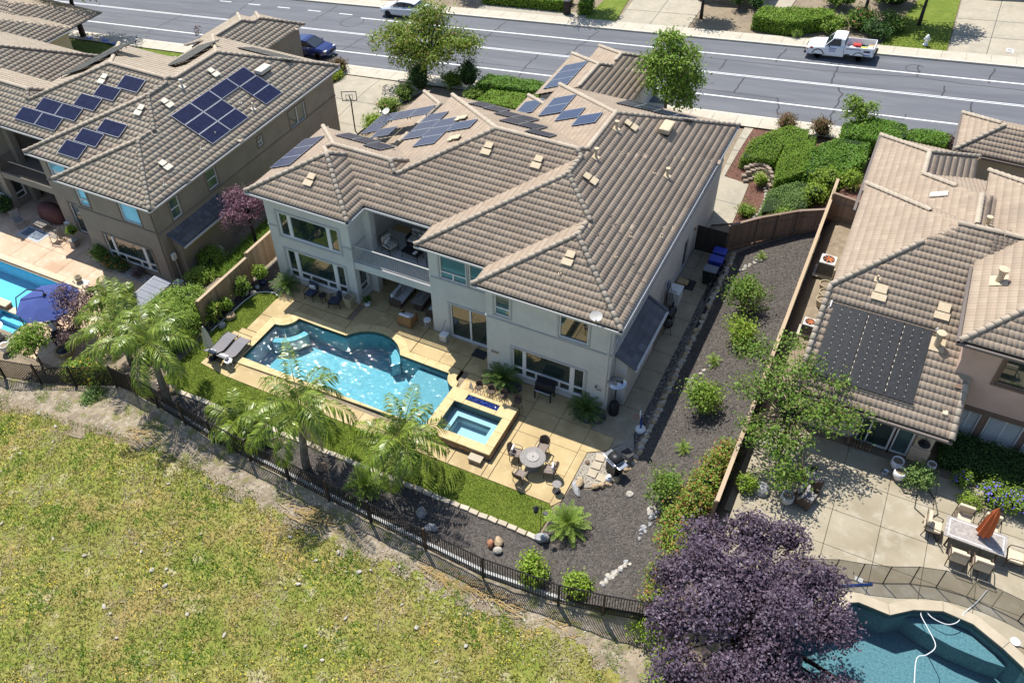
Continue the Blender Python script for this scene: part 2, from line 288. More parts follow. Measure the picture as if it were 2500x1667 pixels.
class MB:
    def __init__(s): s.v = []; s.f = []
    def add(s, V, F):
        b = len(s.v); s.v += [tuple(map(float, p)) for p in V]; s.f += [tuple(i+b for i in f) for f in F]; return s
    def box(s, c, d, rz=0, tilt=None, taper=1.0):
        cx, cy_, cz = c; hx, hy, hz_ = d[0]/2, d[1]/2, d[2]/2; P = []
        for dz in (-1, 1):
            k = taper if dz > 0 else 1.0
            for dx, dy in ((-1, -1), (1, -1), (1, 1), (-1, 1)): P.append(Vector((dx*hx*k, dy*hy*k, dz*hz_)))
        R = Matrix.Rotation(rz, 3, 'Z')
        if tilt: R = R @ Matrix.Rotation(tilt[1], 3, tilt[0])
        P = [R @ p + Vector(c) for p in P]
        return s.add(P, [(3, 2, 1, 0), (4, 5, 6, 7), (0, 1, 5, 4), (1, 2, 6, 5), (2, 3, 7, 6), (3, 0, 4, 7)])
    def bb(s, x0, x1, y0, y1, z0, z1): return s.box(((x0+x1)/2, (y0+y1)/2, (z0+z1)/2), (abs(x1-x0), abs(y1-y0), abs(z1-z0)))
    def rbox(s, c, d, r=.04, rz=0, tilt=None):
        """box with chamfered edges (cushions, bodies)"""
        bm = bmesh.new(); bmesh.ops.create_cube(bm, size=1)
        for v in bm.verts: v.co = Vector((v.co.x*d[0], v.co.y*d[1], v.co.z*d[2]))
        bmesh.ops.bevel(bm, geom=bm.edges[:], offset=min(r, min(d)*.45), segments=2, affect='EDGES', profile=.6)
        R = Matrix.Rotation(rz, 3, 'Z')
        if tilt: R = R @ Matrix.Rotation(tilt[1], 3, tilt[0])
        bm.verts.index_update(); P = [R @ v.co + Vector(c) for v in bm.verts]; F = [tuple(v.index for v in f.verts) for f in bm.faces]; bm.free(); return s.add(P, F)
    def prism(s, poly, z0, z1, zf=None):
        n = len(poly); a = sum(poly[i][0]*poly[(i+1) % n][1]-poly[(i+1) % n][0]*poly[i][1] for i in range(n))
        if a < 0: poly = poly[::-1]
        g = zf or (lambda x, y: 0); P = [(x, y, z0+g(x, y)) for x, y in poly]+[(x, y, z1+g(x, y)) for x, y in poly]
        return s.add(P, [tuple(range(n-1, -1, -1)), tuple(range(n, 2*n))]+[(i, (i+1) % n, n+(i+1) % n, n+i) for i in range(n)])
    def tube(s, path, r, seg=6, cap=True):
        path = [Vector(p) for p in path]; n = len(path); rr = r if isinstance(r, (list, tuple)) else [r]*n; P = []; F = []
        prev = None
        for i, p in enumerate(path):
            t = (path[min(i+1, n-1)]-path[max(i-1, 0)]).normalized()
            a = prev if prev is not None and abs(prev.dot(t)) < .95 else (Vector((0, 0, 1)) if abs(t.z) < .9 else Vector((1, 0, 0)))
            u = (a-t*a.dot(t)).normalized(); prev = u; w_ = t.cross(u)
            for k in range(seg): an = 2*PI*k/seg; P.append(p+(u*math.cos(an)+w_*math.sin(an))*rr[i])
        for i in range(n-1):
            for k in range(seg): F.append((i*seg+k, i*seg+(k+1) % seg, (i+1)*seg+(k+1) % seg, (i+1)*seg+k))
        if cap: F += [tuple(range(seg-1, -1, -1)), tuple((n-1)*seg+k for k in range(seg))]
        return s.add(P, F)
    def lathe(s, prof, c=(0, 0, 0), seg=16, sx=1, sy=1):
        P = []; F = []; n = len(prof)
        for r, z in prof:
            for k in range(seg): an = 2*PI*k/seg; P.append((c[0]+r*math.cos(an)*sx, c[1]+r*math.sin(an)*sy, c[2]+z))
        for i in range(n-1):
            for k in range(seg): F.append((i*seg+k, i*seg+(k+1) % seg, (i+1)*seg+(k+1) % seg, (i+1)*seg+k))
        F += [tuple(range(seg-1, -1, -1)), tuple((n-1)*seg+k for k in range(seg))]
        return s.add(P, F)
    def loft(s, rings, close=True):
        k = len(rings[0]); P = [p for r in rings for p in r]; F = []
        for i in range(len(rings)-1):
            for j in range(k): F.append((i*k+j, i*k+(j+1) % k, (i+1)*k+(j+1) % k, (i+1)*k+j))
        if close: F += [tuple(range(k-1, -1, -1)), tuple((len(rings)-1)*k+j for j in range(k))]
        return s.add(P, F)
    def quad(s, a, b, c, d): return s.add([a, b, c, d], [(0, 1, 2, 3)])
    def build(s, name, m, parent=None, smooth=False, loc=None, rz=None):
        me = bpy.data.meshes.new(name); me.from_pydata(s.v, [], s.f)
        if smooth: me.polygons.foreach_set('use_smooth', [True]*len(me.polygons))
        me.update(); return link(name, me, m, parent, loc, rz)
def tag(o, label=None, cat=None, group=None, kind=None):
    if label: o['label'] = label
    if cat: o['category'] = cat
    if group: o['group'] = group
    if kind: o['kind'] = kind
    return o
def thing(name, label, cat, loc=(0, 0, 0), rz=0, group=None):
    o = bpy.data.objects.new(name, None); COL.objects.link(o); o.empty_display_size = .2; o.location = loc; o.rotation_euler = (0, 0, rz); return tag(o, label, cat, group)
def part(name, mb, m, parent, smooth=False): return mb.build(name, m, parent, smooth)
def copy_tree(o, parent=None):
    c = o.copy(); COL.objects.link(c); c.parent = parent
    for ch in o.children: copy_tree(ch, c)
    return c
def struct(o): o['kind'] = 'structure'; return o
def poly_bm(poly):
    """constrained triangulation of a simple polygon as a bmesh, facing up"""
    n = len(poly); a = sum(poly[i][0]*poly[(i+1) % n][1]-poly[(i+1) % n][0]*poly[i][1] for i in range(n))
    if a < 0: poly = poly[::-1]
    Vv, _, Ff, *_r = delaunay_2d_cdt([Vector(p) for p in poly], [], [list(range(n))], 1, 1e-5)
    bm = bmesh.new(); vs = [bm.verts.new((v.x, v.y, 0)) for v in Vv]
    for f in Ff:
        try: bm.faces.new([vs[i] for i in f])
        except ValueError: pass
    bm.normal_update()
    for f in bm.faces:
        if f.normal.z < 0: f.normal_flip()
    return bm
def patch(name, poly, m, dz=0.0, res=1.0, zf=Hh, parent=None, flat=None):
    """sheet with exact outline laid on the terrain (or at a flat height)"""
    bm = poly_bm(poly)
    if flat is None:
        xs = [p[0] for p in poly]; ys = [p[1] for p in poly]
        for ax, lo, hi in ((0, min(xs), max(xs)), (1, min(ys), max(ys))):
            t = math.floor(lo/res)*res+res
            while t < hi-1e-4:
                co = [0, 0, 0]; no = [0, 0, 0]; co[ax] = t; no[ax] = 1
                bmesh.ops.bisect_plane(bm, geom=bm.verts[:]+bm.edges[:]+bm.faces[:], plane_co=co, plane_no=no); t += res
        for v in bm.verts: v.co.z = float(zf(v.co.x, v.co.y))+dz
    else:
        for v in bm.verts: v.co.z = flat
    me = bpy.data.meshes.new(name); bm.to_mesh(me); bm.free(); return link(name, me, m, parent)
def inpoly(x, y, poly):
    x = np.asarray(x); y = np.asarray(y); r = np.zeros(x.shape, bool); n = len(poly)
    for i in range(n):
        x1, y1 = poly[i]; x2, y2 = poly[(i+1) % n]
        c = ((y1 > y) != (y2 > y)) & (x < (x2-x1)*(y-y1)/((y2-y1) if y2 != y1 else 1e-9)+x1); r ^= c
    return r
def sample_poly(poly, n):
    xs = [p[0] for p in poly]; ys = [p[1] for p in poly]; X = np.empty(0); Y = np.empty(0)
    while len(X) < n:
        x = RNG.uniform(min(xs), max(xs), n*2); y = RNG.uniform(min(ys), max(ys), n*2); k = inpoly(x, y, poly); X = np.r_[X, x[k]]; Y = np.r_[Y, y[k]]
    return X[:n], Y[:n]
def unit(v): return v/np.maximum(np.linalg.norm(v, axis=-1, keepdims=True), 1e-6)
def leaf_quads(P, N, size, asp=.55, jit=.35):
    """diamond leaves at P with normals N"""
    n = len(P); N = unit(N); r = unit(RNG.normal(size=(n, 3))); T = unit(np.cross(N, r)); B = np.cross(N, T)
    L = size*(1+jit*RNG.uniform(-1, 1, (n, 1))); W = L*asp
    V = np.stack([P-T*L*.5, P+B*W*.5+N*L*.08, P+T*L*.5, P-B*W*.5+N*L*.08], 1).reshape(-1, 3); F = np.arange(n*4).reshape(-1, 4); return V, F
def blades(X, Y, Z, h, w_, lean=.5, two=False):
    n = len(X); a = RNG.uniform(0, 2*PI, n); ln = RNG.normal(0, lean, (n, 2)); hh = h*RNG.uniform(.5, 1.2, n)
    B = np.stack([X, Y, Z], 1); D = np.stack([np.cos(a), np.sin(a), 0*a], 1)*w_/2
    T = B+np.stack([ln[:, 0]*hh, ln[:, 1]*hh, hh], 1)
    V = np.stack([B-D, B+D, T], 1).reshape(-1, 3); return V, np.arange(n*3).reshape(-1, 3)
def chips(X, Y, Z, size):
    n = len(X); P = np.stack([X, Y, Z], 1); N = RNG.normal(size=(n, 3))*.55+np.array([0, 0, 1]); return leaf_quads(P, N, size, .4, .5)
def rock_mesh(seed, sx, sy, sz, name='rock'):
    r = np.random.default_rng(seed); bm = bmesh.new(); bmesh.ops.create_icosphere(bm, subdivisions=2, radius=1)
    pl = unit(r.normal(size=(7, 3))); dd = r.uniform(.55, .9, 7)
    for v in bm.verts:
        c = np.array(v.co)
        for p, d in zip(pl, dd):
            t = c@p
            if t > d: c = c-p*(t-d)
        v.co = Vector((c[0]*sx, c[1]*sy, max(c[2], -.45)*sz))
    me = bpy.data.meshes.new(name); bm.to_mesh(me); bm.free(); return me
def rock(loc, s, m, label=None, group=None, seed=None, name='boulder', parent=None, rz=None, cat='rock'):
    sx, sy, sz = s if isinstance(s, tuple) else (s, s*.8, s*.6)
    o = link(name, rock_mesh(seed if seed is not None else random.randint(0, 9999), sx, sy, sz), m, parent, loc, rz if rz is not None else random.uniform(0, 6))
    if label: tag(o, label, cat, group)
    return o
# ================================================================== SETTING
ARC = lambda cx, cy_, r, a0, a1, n: [(cx+r*math.cos(math.radians(a0+(a1-a0)*i/n)), cy_+r*math.sin(math.radians(a0+(a1-a0)*i/n))) for i in range(n+1)]
POOL_IN = [(-18.42, -4.75), (-18.42, -1.95)]+ARC(-18.42, -1.02, .93, -90, 0, 6)[1:]+[(-16.0, -1.05), (-14.44, -1.05)]+ARC(-12.75, -2.0, 1.945, 150.5, 29.5, 10)[1:]+[(-9.6, -1.08), (-8.1, -1.1)]+ARC(-7.3, -1.1, .8, 180, 258, 5)[1:]+[(-7.5, -4.75)]
POOL_OUT = [(-18.87, -5.2), (-18.87, -1.55)]+[(-18.5, -1.5), (-18.3, -1.42), (-18.12, -1.3), (-18.0, -1.1), (-17.96, -.85), (-17.96, -.6)]+[(-16.0, -.6), (-14.78, -.6)]+ARC(-12.75, -2.0, 2.42, 146, 34, 10)[1:]+[(-9.6, -.62), (-7.68, -.66)]+ARC(-7.3, -1.1, .36, 170, 258, 5)[1:]+[(-7.1, -4.75)]
RPOOL = [(10.4, -9.4), (10.98, -8.33), (11.94, -7.67), (12.34, -7.42), (12.41, -7.08), (12.71, -6.92), (13.85, -6.95), (14.61, -6.35), (15.61, -5.93), (16.65, -6.0), (17.7, -6.53), (18.42, -7.0), (19.5, -8.2), (20, -11), (19, -15), (14, -16.5), (10.6, -14), (10.0, -11.5)]
LPOOL = [(-48, -2.42), (-33.6, -2.35), (-33.1, -2.7), (-32.9, -5.3), (-48, -5.6)]
xs = np.r_[-400, -200, -120, np.arange(-90, -48, 2), np.arange(-48, 22.01, .5), np.arange(24, 60, 4), 150, 400]
ys = np.r_[-400, -150, -80, -50, np.arange(-30, 20, .5), np.arange(20, 60, 1), 100, 200, 400]
GX, GY = np.meshgrid(xs, ys); GZ = Hh(GX, GY)-.06
V = np.stack([GX, GY, GZ], -1).reshape(-1, 3); nx = len(xs); I, J = np.meshgrid(np.arange(nx-1), np.arange(len(ys)-1)); I = I.ravel(); J = J.ravel()
cxm = (xs[I]+xs[I+1])/2; cym = (ys[J]+ys[J+1])/2
def grow(poly, k):
    cx = np.mean([p[0] for p in poly]); cy_ = np.mean([p[1] for p in poly]); return [(p[0]+(.3 if p[0] > cx else -.3)*k, p[1]+(.3 if p[1] > cy_ else -.3)*k) for p in poly]
kill = ((cxm > -18.5) & (cxm < -7.5) & (cym > -5) & (cym < 0)) | inpoly(cxm, cym, grow(RPOOL, 1)) | ((cxm > -48) & (cxm < -33) & (cym > -5.5) & (cym < -2.5)) | ((cxm > -36.5) & (cxm < -34) & (cym > -7) & (cym < -5.5)) | ((cxm > -7) & (cxm < -4) & (cym > -5) & (cym < -2.5)) | ((cym < -12) & (cym > -80) & (cxm > -80) & (cxm < 60))
F = np.stack([J*nx+I, J*nx+I+1, (J+1)*nx+I+1, (J+1)*nx+I], 1)[~kill]
struct(link('ground', npmesh('ground', V, F), 'soil'))
# the weedy field beyond the fence
fx = np.arange(-82, 62.01, .5); fy = np.r_[np.arange(-82, -30, 2), np.arange(-30, -10.9, .4)]
A, B = np.meshgrid(fx, fy); bump = .06*np.sin(A*1.3+B*.7)+.05*np.sin(B*1.9-A*.6+1)+.04*np.sin(A*3.1+2*B)+RNG.normal(0, .015, A.shape)
Z = zfield(A)+bump*.8-.02+np.where(B > -11.4, -.12, 0)
nx = len(fx); I, J = np.meshgrid(np.arange(nx-1), np.arange(len(fy)-1)); I = I.ravel(); J = J.ravel()
struct(link('field', npmesh('field', np.stack([A, B, Z], -1).reshape(-1, 3), np.stack([J*nx+I, J*nx+I+1, (J+1)*nx+I+1, (J+1)*nx+I], 1), True), 'field'))
def zfl(x, y): return zfield(x)+(.06*np.sin(x*1.3+y*.7)+.05*np.sin(y*1.9-x*.6+1)+.04*np.sin(x*3.1+2*y))*.8
DIRT = [(-31.06, -10.59), (-27.35, -10.61), (-23.75, -11.08), (-20.7, -11.48), (-18.9, -11.4), (-17.35, -11.04), (-15.3, -11.33), (-12.9, -11.73), (-10.7, -11.85), (-9, -12.1), (-7, -12.16), (-4.9, -11.8), (-3.1, -12), (-1.9, -12.27), (0, -11.95), (1.3, -11.95), (2.3, -11.72), (3.45, -11.94), (4.6, -12.1), (5.3, -12.6), (6.5, -14), (9, -14)]
dirt_poly = [(-46, -9.3)]+[(x, yf_) for x, yf_ in ((-31.5, -9.6), (-26.8, -8.8), (-23.6, -8.6), (-20, -9.2), (-16, -9.75), (-7, -10.25), (-1, -10.55), (5.8, -9.95), (9, -9.6))]+[(x, float(np.interp(x, [p[0] for p in DIRT], [p[1] for p in DIRT]))-.7) for x in np.arange(9, -31, -.5)]+[(-46, -11)]
def zverge(x, y):
    yd = float(np.interp(x, [p[0] for p in DIRT], [p[1] for p in DIRT])); t = (y-yd)/.7; base = float(Hh(x, y)); f = float(zfl(x, y)); k = min(1., max(0., (-10.4-y)/.9)); return base*(1-k)+f*k+min(.045, max(-.09, -.03+.06*t))+.022*math.sin(x*4.3+y*2)+.018*math.sin(x*9.1-y*5)
struct(patch('dirt_verge', dirt_poly, 'dirt', .0, .25, zverge))
# ------------------------------------------------------------------ street
def strip(name, x0, x1, ya, yb, m, dz, step=4.0, zf=zstreet, parent=None):
    n = max(1, int(round((x1-x0)/step))); X = np.linspace(x0, x1, n+1); b = MB()
    for i in range(n): b.quad((X[i], ya, zf(X[i])+dz), (X[i+1], ya, zf(X[i+1])+dz), (X[i+1], yb, zf(X[i+1])+dz), (X[i], yb, zf(X[i])+dz))
    return b.build(name, m, parent)
road = struct(strip('road', -150, 90, 28.5, 40.2, 'asphalt', 0.0))
for i, (ya, yb, nm) in enumerate(((30.88, 31.03, 'edge_line'), (34.40, 34.48, 'centre_line'), (34.58, 34.66, 'centre_line'), (37.70, 37.85, 'edge_line'))):
    struct(strip('lane_marking', -90 if i < 3 else -39, 60, ya, yb, 'paint', .004))
for k in range(7):
    x = -41.0-k*3.7; struct(strip('lane_marking', x-.75, x+.75, 38.2+.05*k, 38.32+.05*k, 'paint', .004))
struct(strip('lane_marking', -75, -39, 40.2, 40.3, 'paint', .004))
# tar crack seals, wavy lines on the asphalt
def crack(pts, wd=.09, jit=.10, name='crack_seal'):
    P = []; 
    for (xa, ya), (xb, yb) in zip(pts[:-1], pts[1:]):
        n = max(2, int(math.hypot(xb-xa, yb-ya)/.35))
        for i in range(n): t = i/n; P.append((xa+(xb-xa)*t+random.uniform(-jit, jit), ya+(yb-ya)*t+random.uniform(-jit, jit)))
    P.append(pts[-1]); b = MB()
    for i in range(len(P)-1):
        (xa, ya), (xb, yb) = P[i], P[i+1]; L = math.hypot(xb-xa, yb-ya) or 1; nx_, ny_ = -(yb-ya)/L*wd/2, (xb-xa)/L*wd/2
        b.quad(*[(x, y, zstreet(x)+.0035) for x, y in ((xa+nx_, ya+ny_), (xb+nx_, yb+ny_), (xb-nx_, yb-ny_), (xa-nx_, ya-ny_))])
    return struct(b.build(name, 'crackseal'))
for c_ in ([(-.66, 39.9), (-.9, 37.3)], [(-4.5, 37.0), (-4.64, 35.1)], [(3.61, 38.2), (3.58, 36.4), (3.6, 34.5)], [(4.2, 34.46), (4.3, 33.8), (4.72, 33.3), (4.5, 31), (4.64, 28.8)], [(-2.37, 34.4), (-2.51, 31.65)], [(.5, 31.6), (.74, 31.1), (1.19, 29.2)], [(8.94, 39.2), (9.04, 37.3)], [(13.8, 39.9), (13.66, 37.4)], [(12.93, 34.4), (12.96, 32.6)], [(11, 36.3), (10.94, 34.6)], [(-19.2, 34.35), (-19.4, 32), (-18.9, 29.2)], [(-16.2, 39.7), (-16.97, 34.6)], [(-25, 39.9), (-25.3, 34.7)], [(-31, 40), (-31.6, 36), (-31, 34.6)], [(-36, 34.5), (-36.6, 31.2)], [(-46, 34.6), (-46.6, 31.2), (-46, 28.6)], [(-53, 40), (-52.5, 34.7)], [(-58, 34.5), (-58.6, 30)], [(-43, 40), (-43.4, 36)]): crack(c_, .11)
for c_ in ([(-90, 29.9), (-40, 29.8)], [(-40, 31.9), (-30, 31.75), (-22, 31.8), (-12, 31.7)], [(-8, 31.8), (-3, 31.7), (.6, 31.6)], [(-30, 36.9), (-20, 36.8), (-5, 36.9), (3.6, 36.7)], [(3.6, 36.7), (9, 37.2), (12, 36.9), (16, 36.8)], [(-70, 33.3), (-50, 33.2), (-40, 33)], [(6, 30.9), (9, 30.7), (9.1, 31.5)]): crack(c_, .07, .05)
crack(ARC(-39.3, 36.8, 1.1, 0, 360, 16), .09, .02)
crack(ARC(8.7, 38.6, .6, 20, 330, 10), .07, .02)
# kerbs and pavement slabs
for (ya, yb, sgn) in ((28.22, 28.5, 1), (40.2, 40.48, -1)):
    b = MB(); X = np.arange(-110, 70, 6.0)
    for x in X: b.add([(x, ya, zstreet(x)-.1), (x+5.985, ya, zstreet(x+6)-.1), (x+5.985, yb, zstreet(x+6)-.1), (x, yb, zstreet(x)-.1), (x, ya, zstreet(x)+.13), (x+5.985, ya, zstreet(x+6)+.13), (x+5.985, yb, zstreet(x+6)+.13), (x, yb, zstreet(x)+.13)], [(4, 5, 6, 7), (0, 1, 5, 4), (2, 3, 7, 6), (1, 2, 6, 5), (3, 0, 4, 7)])
    struct(b.build('kerb', 'curb'))
for (ya, yb) in ((26.9, 28.21), (40.49, 41.75)):
    sw = struct(strip('pavement', -110, 70, ya, yb, 'curb', .09))
    bb = MB(); L = 1.62; bb.add([(0, ya, 0), (L, ya, .105*L), (L, yb, .105*L), (0, yb, 0), (0, ya, .03), (L, ya, .105*L+.03), (L, yb, .105*L+.03), (0, yb, .03)], [(4, 5, 6, 7), (0, 1, 5, 4), (1, 2, 6, 5), (2, 3, 7, 6), (3, 0, 4, 7)])
    proto = bb.build('paving_slab', 'concrete', sw); x = -80
    proto.location = (x, 0, zstreet(x)+.1); k = 0
    while x < 22:
        x += 1.64; c_ = proto.copy(); COL.objects.link(c_); c_.parent = sw; c_.location = (x, 0, zstreet(x)+.1)
# ------------------------------------------------------------------ slabs helper (flat, with recessed joints)
def slab_grid(parent, xcuts, ycuts, z, m, th=.1, skip=None, gap=.012, name='concrete_slab'):
    for i in range(len(xcuts)-1):
        for j in range(len(ycuts)-1):
            if skip and skip(i, j): continue
            MB().bb(xcuts[i]+gap, xcuts[i+1]-gap, ycuts[j]+gap, ycuts[j+1]-gap, z-th, z).build(name, m, parent)
def slab_poly(parent, poly, z, m, th=.1, name='concrete_slab'): return MB().prism(poly, z-th, z).build(name, m, parent)
# our patio: joint bed plus slabs
PATIO = struct(patch('patio', [(-19.65, -6.2), (.2, -6.2), (.2, -2.8), (1.8, -.8), (1.8, 14.2), (.05, 14.2), (.05, 0), (-6.45, 0), (-6.45, 1.4), (-10.4, 1.4), (-10.4, 6.2), (-15.15, 6.2), (-15.15, 1.45), (-19.6, 1.45), (-19.6, -2.9), (-18.9, -2.9), (-18.9, .6), (-7, .6), (-7, -2.2), (-3.8, -2.2), (-3.8, -5.2), (-7, -5.25), (-19.65, -5.3)], 'soil', flat=-.035))
outer = POOL_OUT
up = [p for p in outer if p[1] > -2]       # pool's outer coping line on the house side
slab_poly(PATIO, [(-18.88, -1.56), (-18.51, -1.49), (-18.31, -1.41), (-18.13, -1.29), (-18.01, -1.1), (-17.97, -.85), (-17.97, .1), (-19.6, .1), (-19.6, -1.56)], 0, 'patio')
slab_grid(PATIO, [-19.6, -18.88], [-2.9, -1.58], 0, 'patio')
slab_grid(PATIO, [-19.6, -18.2, -16.6, -15.16], [.12, 1.44], 0, 'patio')
slab_grid(PATIO, [-17.95, -16.4, -14.8], [-.59, .1], 0, 'patio')
bo = ARC(-12.75, -2.0, 2.43, 146, 34, 10)
slab_poly(PATIO, [(-14.78, -.59)]+[p for p in bo[1:6]]+[(-12.76, 1.4), (-14.78, 1.4)], 0, 'patio')
slab_poly(PATIO, [(-12.73, .44)]+[p for p in bo[6:]]+[(-10.73, -.59), (-10.73, 1.4), (-12.73, 1.4)], 0, 'patio')
slab_grid(PATIO, [-15.14, -13.5, -11.9, -10.42], [1.42, 3.0, 4.6, 6.18], 0, 'patio')
slab_grid(PATIO, [-10.7, -9.0, -7.62], [-.6, .4, 1.38], 0, 'patio')
slab_grid(PATIO, [-7.6, -6.46], [-.62, .4, 1.38], 0, 'patio')
slab_grid(PATIO, [-6.44, -4.9, -3.3], [-2.05, -1.05, -.02], 0, 'patio'); slab_grid(PATIO, [-7.2, -6.46], [-2.05, -1.1, -.64], 0, 'patio')
slab_grid(PATIO, [-3.3, -1.75, -.2], [-6.2, -4.55, -3.0, -1.4, -.02], 0, 'patio')
slab_grid(PATIO, [-3.66, -3.32], [-6.2, -4.55, -3.0, -2.07], 0, 'patio')
slab_grid(PATIO, [-5.4, -3.68], [-6.2, -5.29], 0, 'patio'); slab_grid(PATIO, [-7.2, -5.42], [-6.2, -5.29], 0, 'patio')
slab_poly(PATIO, [(-.19, -6.2), (-.1, -6.3), (.2, -5.85), (.2, -2.8), (-.19, -2.8)], 0, 'patio')
slab_poly(PATIO, [(-.19, -2.78), (.2, -2.78), (1.05, -2.25), (1.05, -1.41), (-.19, -1.41)], 0, 'patio')
slab_poly(PATIO, [(-.19, -1.39), (1.07, -1.39), (1.07, -2.22), (1.55, -1.5), (1.8, -.75), (1.8, .68), (.06, .68), (.06, -.02), (-.19, -.02)], 0, 'patio_path')
slab_grid(PATIO, [.7, 1.8], [.7, 2.15, 3.6, 5.05, 6.5, 7.95, 9.4, 10.9, 12.4, 14.2], 0, 'patio_path'); slab_grid(PATIO, [.07, .68], [5.1, 6.5, 7.95, 9.4, 10.9, 12.4, 14.2], 0, 'patio_path')
xc = [-18.2, -16.3, -14.4, -12.5, -10.6, -8.7, -7.21]
slab_grid(PATIO, xc, [-6.2, -5.22], 0, 'patio')
slab_poly(PATIO, [(-20.1, -6.0), (-18.22, -6.2), (-18.22, -5.22), (-18.9, -5.22), (-18.9, -4.6), (-20.1, -4.6)], 0, 'patio')
slab_grid(PATIO, [-20.1, -18.9], [-4.58, -3.3], 0, 'patio'); slab_grid(PATIO, [-19.85, -18.9], [-3.28, -2.92], 0, 'patio')
# lawn strip and its blades
LAWN_A = [(-21.15, -7.9), (-20.6, -8.0), (-.05, -8.0), (.1, -6.5), (-.1, -6.32), (-.2, -6.22), (-18.2, -6.22), (-20.12, -6.02), (-20.12, -3.3), (-19.87, -3.28), (-19.87, -2.92), (-19.62, -2.9), (-19.62, .0), (-20.0, .12), (-20.5, .0), (-20.93, -.3), (-21.1, -1.2), (-21.17, -3.9)]
struct(patch('lawn', LAWN_A, 'lawn', flat=-.01))
x, y = sample_poly(LAWN_A, 60000); Vb, Fb = blades(x, y, np.zeros_like(x)-.01, .055, .02, .5)
tag(link('lawn_grass', npmesh('lawn_grass', Vb, Fb), 'blade'), 'short mown green grass of the narrow lawn around the pool patio', 'grass', kind='stuff')
# mulch beds
BED = [(-22.0, -8.6), (-21.2, -7.95), (-20.6, -8.15), (-.1, -8.15), (.1, -8.1), (.2, -6.4), (.3, -5.0), (1.4, -4.6), (2.35, -3.0), (2.5, -2.5), (2.5, -10.3), (-1, -10.6), (-7, -10.3), (-16, -9.75), (-20, -9.15)]
struct(patch('mulch_bed', BED, 'mulch', flat=-.02))
LBED = [(-21.75, -3.9), (-21.18, -3.9), (-21.1, -1.2), (-20.95, -.3), (-20.5, .02), (-20.0, .14), (-19.6, .05), (-18.7, .9), (-18.7, 1.5), (-20.5, 1.5), (-20.5, 7), (-21.75, 7)]
struct(patch('mulch_bed', LBED, 'mulch', flat=-.015))
SLOPE = [(1.5, -10.35), (1.5, -4.9), (2.5, -2.8), (2.5, 14.6), (3.2, 15.3), (5.2, 16.6), (6.6, 17), (6.62, -5), (6.4, -10)]
zsl = lambda x, y: np.interp(x, [1.5, 2.5, 6.6], [-.03, .16, 1.49])
struct(patch('mulch_slope', SLOPE, 'mulch', 0, .5, zsl))
x1, y1 = sample_poly(BED, 14000); x2, y2 = sample_poly(SLOPE, 52000); x3, y3 = sample_poly(LBED, 5000)
Vc, Fc = chips(np.r_[x1, x2, x3], np.r_[y1, y2, y3], np.r_[x1*0-.01, zsl(x2, y2)+.012, x3*0-.005], .06)
tag(link('mulch_chips', npmesh('mulch_chips', Vc, Fc), 'chip'), 'dark brown bark mulch chips covering the beds by the fence and the slope', 'mulch', kind='stuff')
# ------------------------------------------------------------------ grass and weeds of the field (uncountable)
FP = [(-48, -11), (9.5, -11.4), (10, -24), (-2, -32), (-40, -24), (-48, -18)]
def fieldnoise(x, y): return .75*np.sin(x*.9+1.3*np.sin(y*.6))*np.sin(y*1.1-.7*np.sin(x*.5+1))+.3*np.sin(x*2.3+y*1.7)+.55*np.sin(x*4.7+2*np.sin(y*2.1))*np.sin(y*5.3+2*np.sin(x*1.9+1))
x, y = sample_poly(FP, 190000); yd = np.interp(x, [p[0] for p in DIRT], [p[1] for p in DIRT]); k = y < yd+np.abs(RNG.normal(.0, .38, len(x)))*(1+.8*np.sin(x*2.3)); x, y = x[k], y[k]; f = fieldnoise(x, y)+RNG.normal(0, .18, len(x))
for nm, mk, mm, hh, ww in (('weeds', (f > -.62) & (f < .5), 'weed', .12, .05), ('green_weeds', f >= .5, 'weed_green', .17, .05), ('dry_grass', f <= -.62, 'straw', .17, .045)):
    xx, yy = x[mk], y[mk]
    Vb, Fb = blades(xx, yy, zfl(xx, yy)-.02, hh, ww, .8)
    tag(link(nm, npmesh(nm, Vb, Fb), mm), {'weeds': 'low olive weeds covering the field', 'green_weeds': 'bright green grass tufts in patches of the field', 'dry_grass': 'pale dry straw grass in patches of the field'}[nm], 'grass', kind='stuff')
x, y = sample_poly(FP, 16000); yd = np.interp(x, [p[0] for p in DIRT], [p[1] for p in DIRT]); f = np.sin(x*.7+2)*np.sin(y*.9+.5)+.45*np.sin(x*2.1-y*1.3)+RNG.normal(0, .3, len(x)); k = (y < yd-.1) & (f > .35); x, y = x[k], y[k]
P = np.stack([x, y, zfl(x, y)+.09], 1); Vl, Fl = leaf_quads(P, RNG.normal(size=(len(P), 3))*.4+np.array([0, 0, 1]), .05, .9)
tag(link('yellow_wildflowers', npmesh('yellow_wildflowers', Vl, Fl), 'yellow_flower'), 'tiny yellow wildflowers scattered over the field', 'flowers', kind='stuff')
# sparse weeds and straw on the dirt verge
x = RNG.uniform(-44, 8, 16000); y = yfence(x)-RNG.uniform(.1, 2.0, len(x)); k = (np.sin(x*2.7+y)+np.sin(x*.9+y*3) > .75); x, y = x[k], y[k]; z = np.maximum(Hh(x, y), np.where(y < -10.9, zfl(x, y), -99))+.02
Vb, Fb = blades(x, y, z, .12, .03, .9); tag(link('verge_weeds', npmesh('verge_weeds', Vb, Fb), 'weed_green'), 'thin green weeds along the foot of the iron fence', 'weeds', kind='stuff')
fr = []
for (cx, cy_, s, n) in ((-2.6, -11.35, .6, 190), (-9.6, -11.3, .6, 80), (-.3, -11.4, .5, 40), (2.4, -11.3, .5, 20), (-20.2, -10.9, .6, 30)):
    a = RNG.normal(.3, .5, n); L = RNG.uniform(.3, .9, n); px = cx+RNG.normal(0, s, n); py = cy_+RNG.normal(0, s*.3, n); fr.append((px, py, a, L))
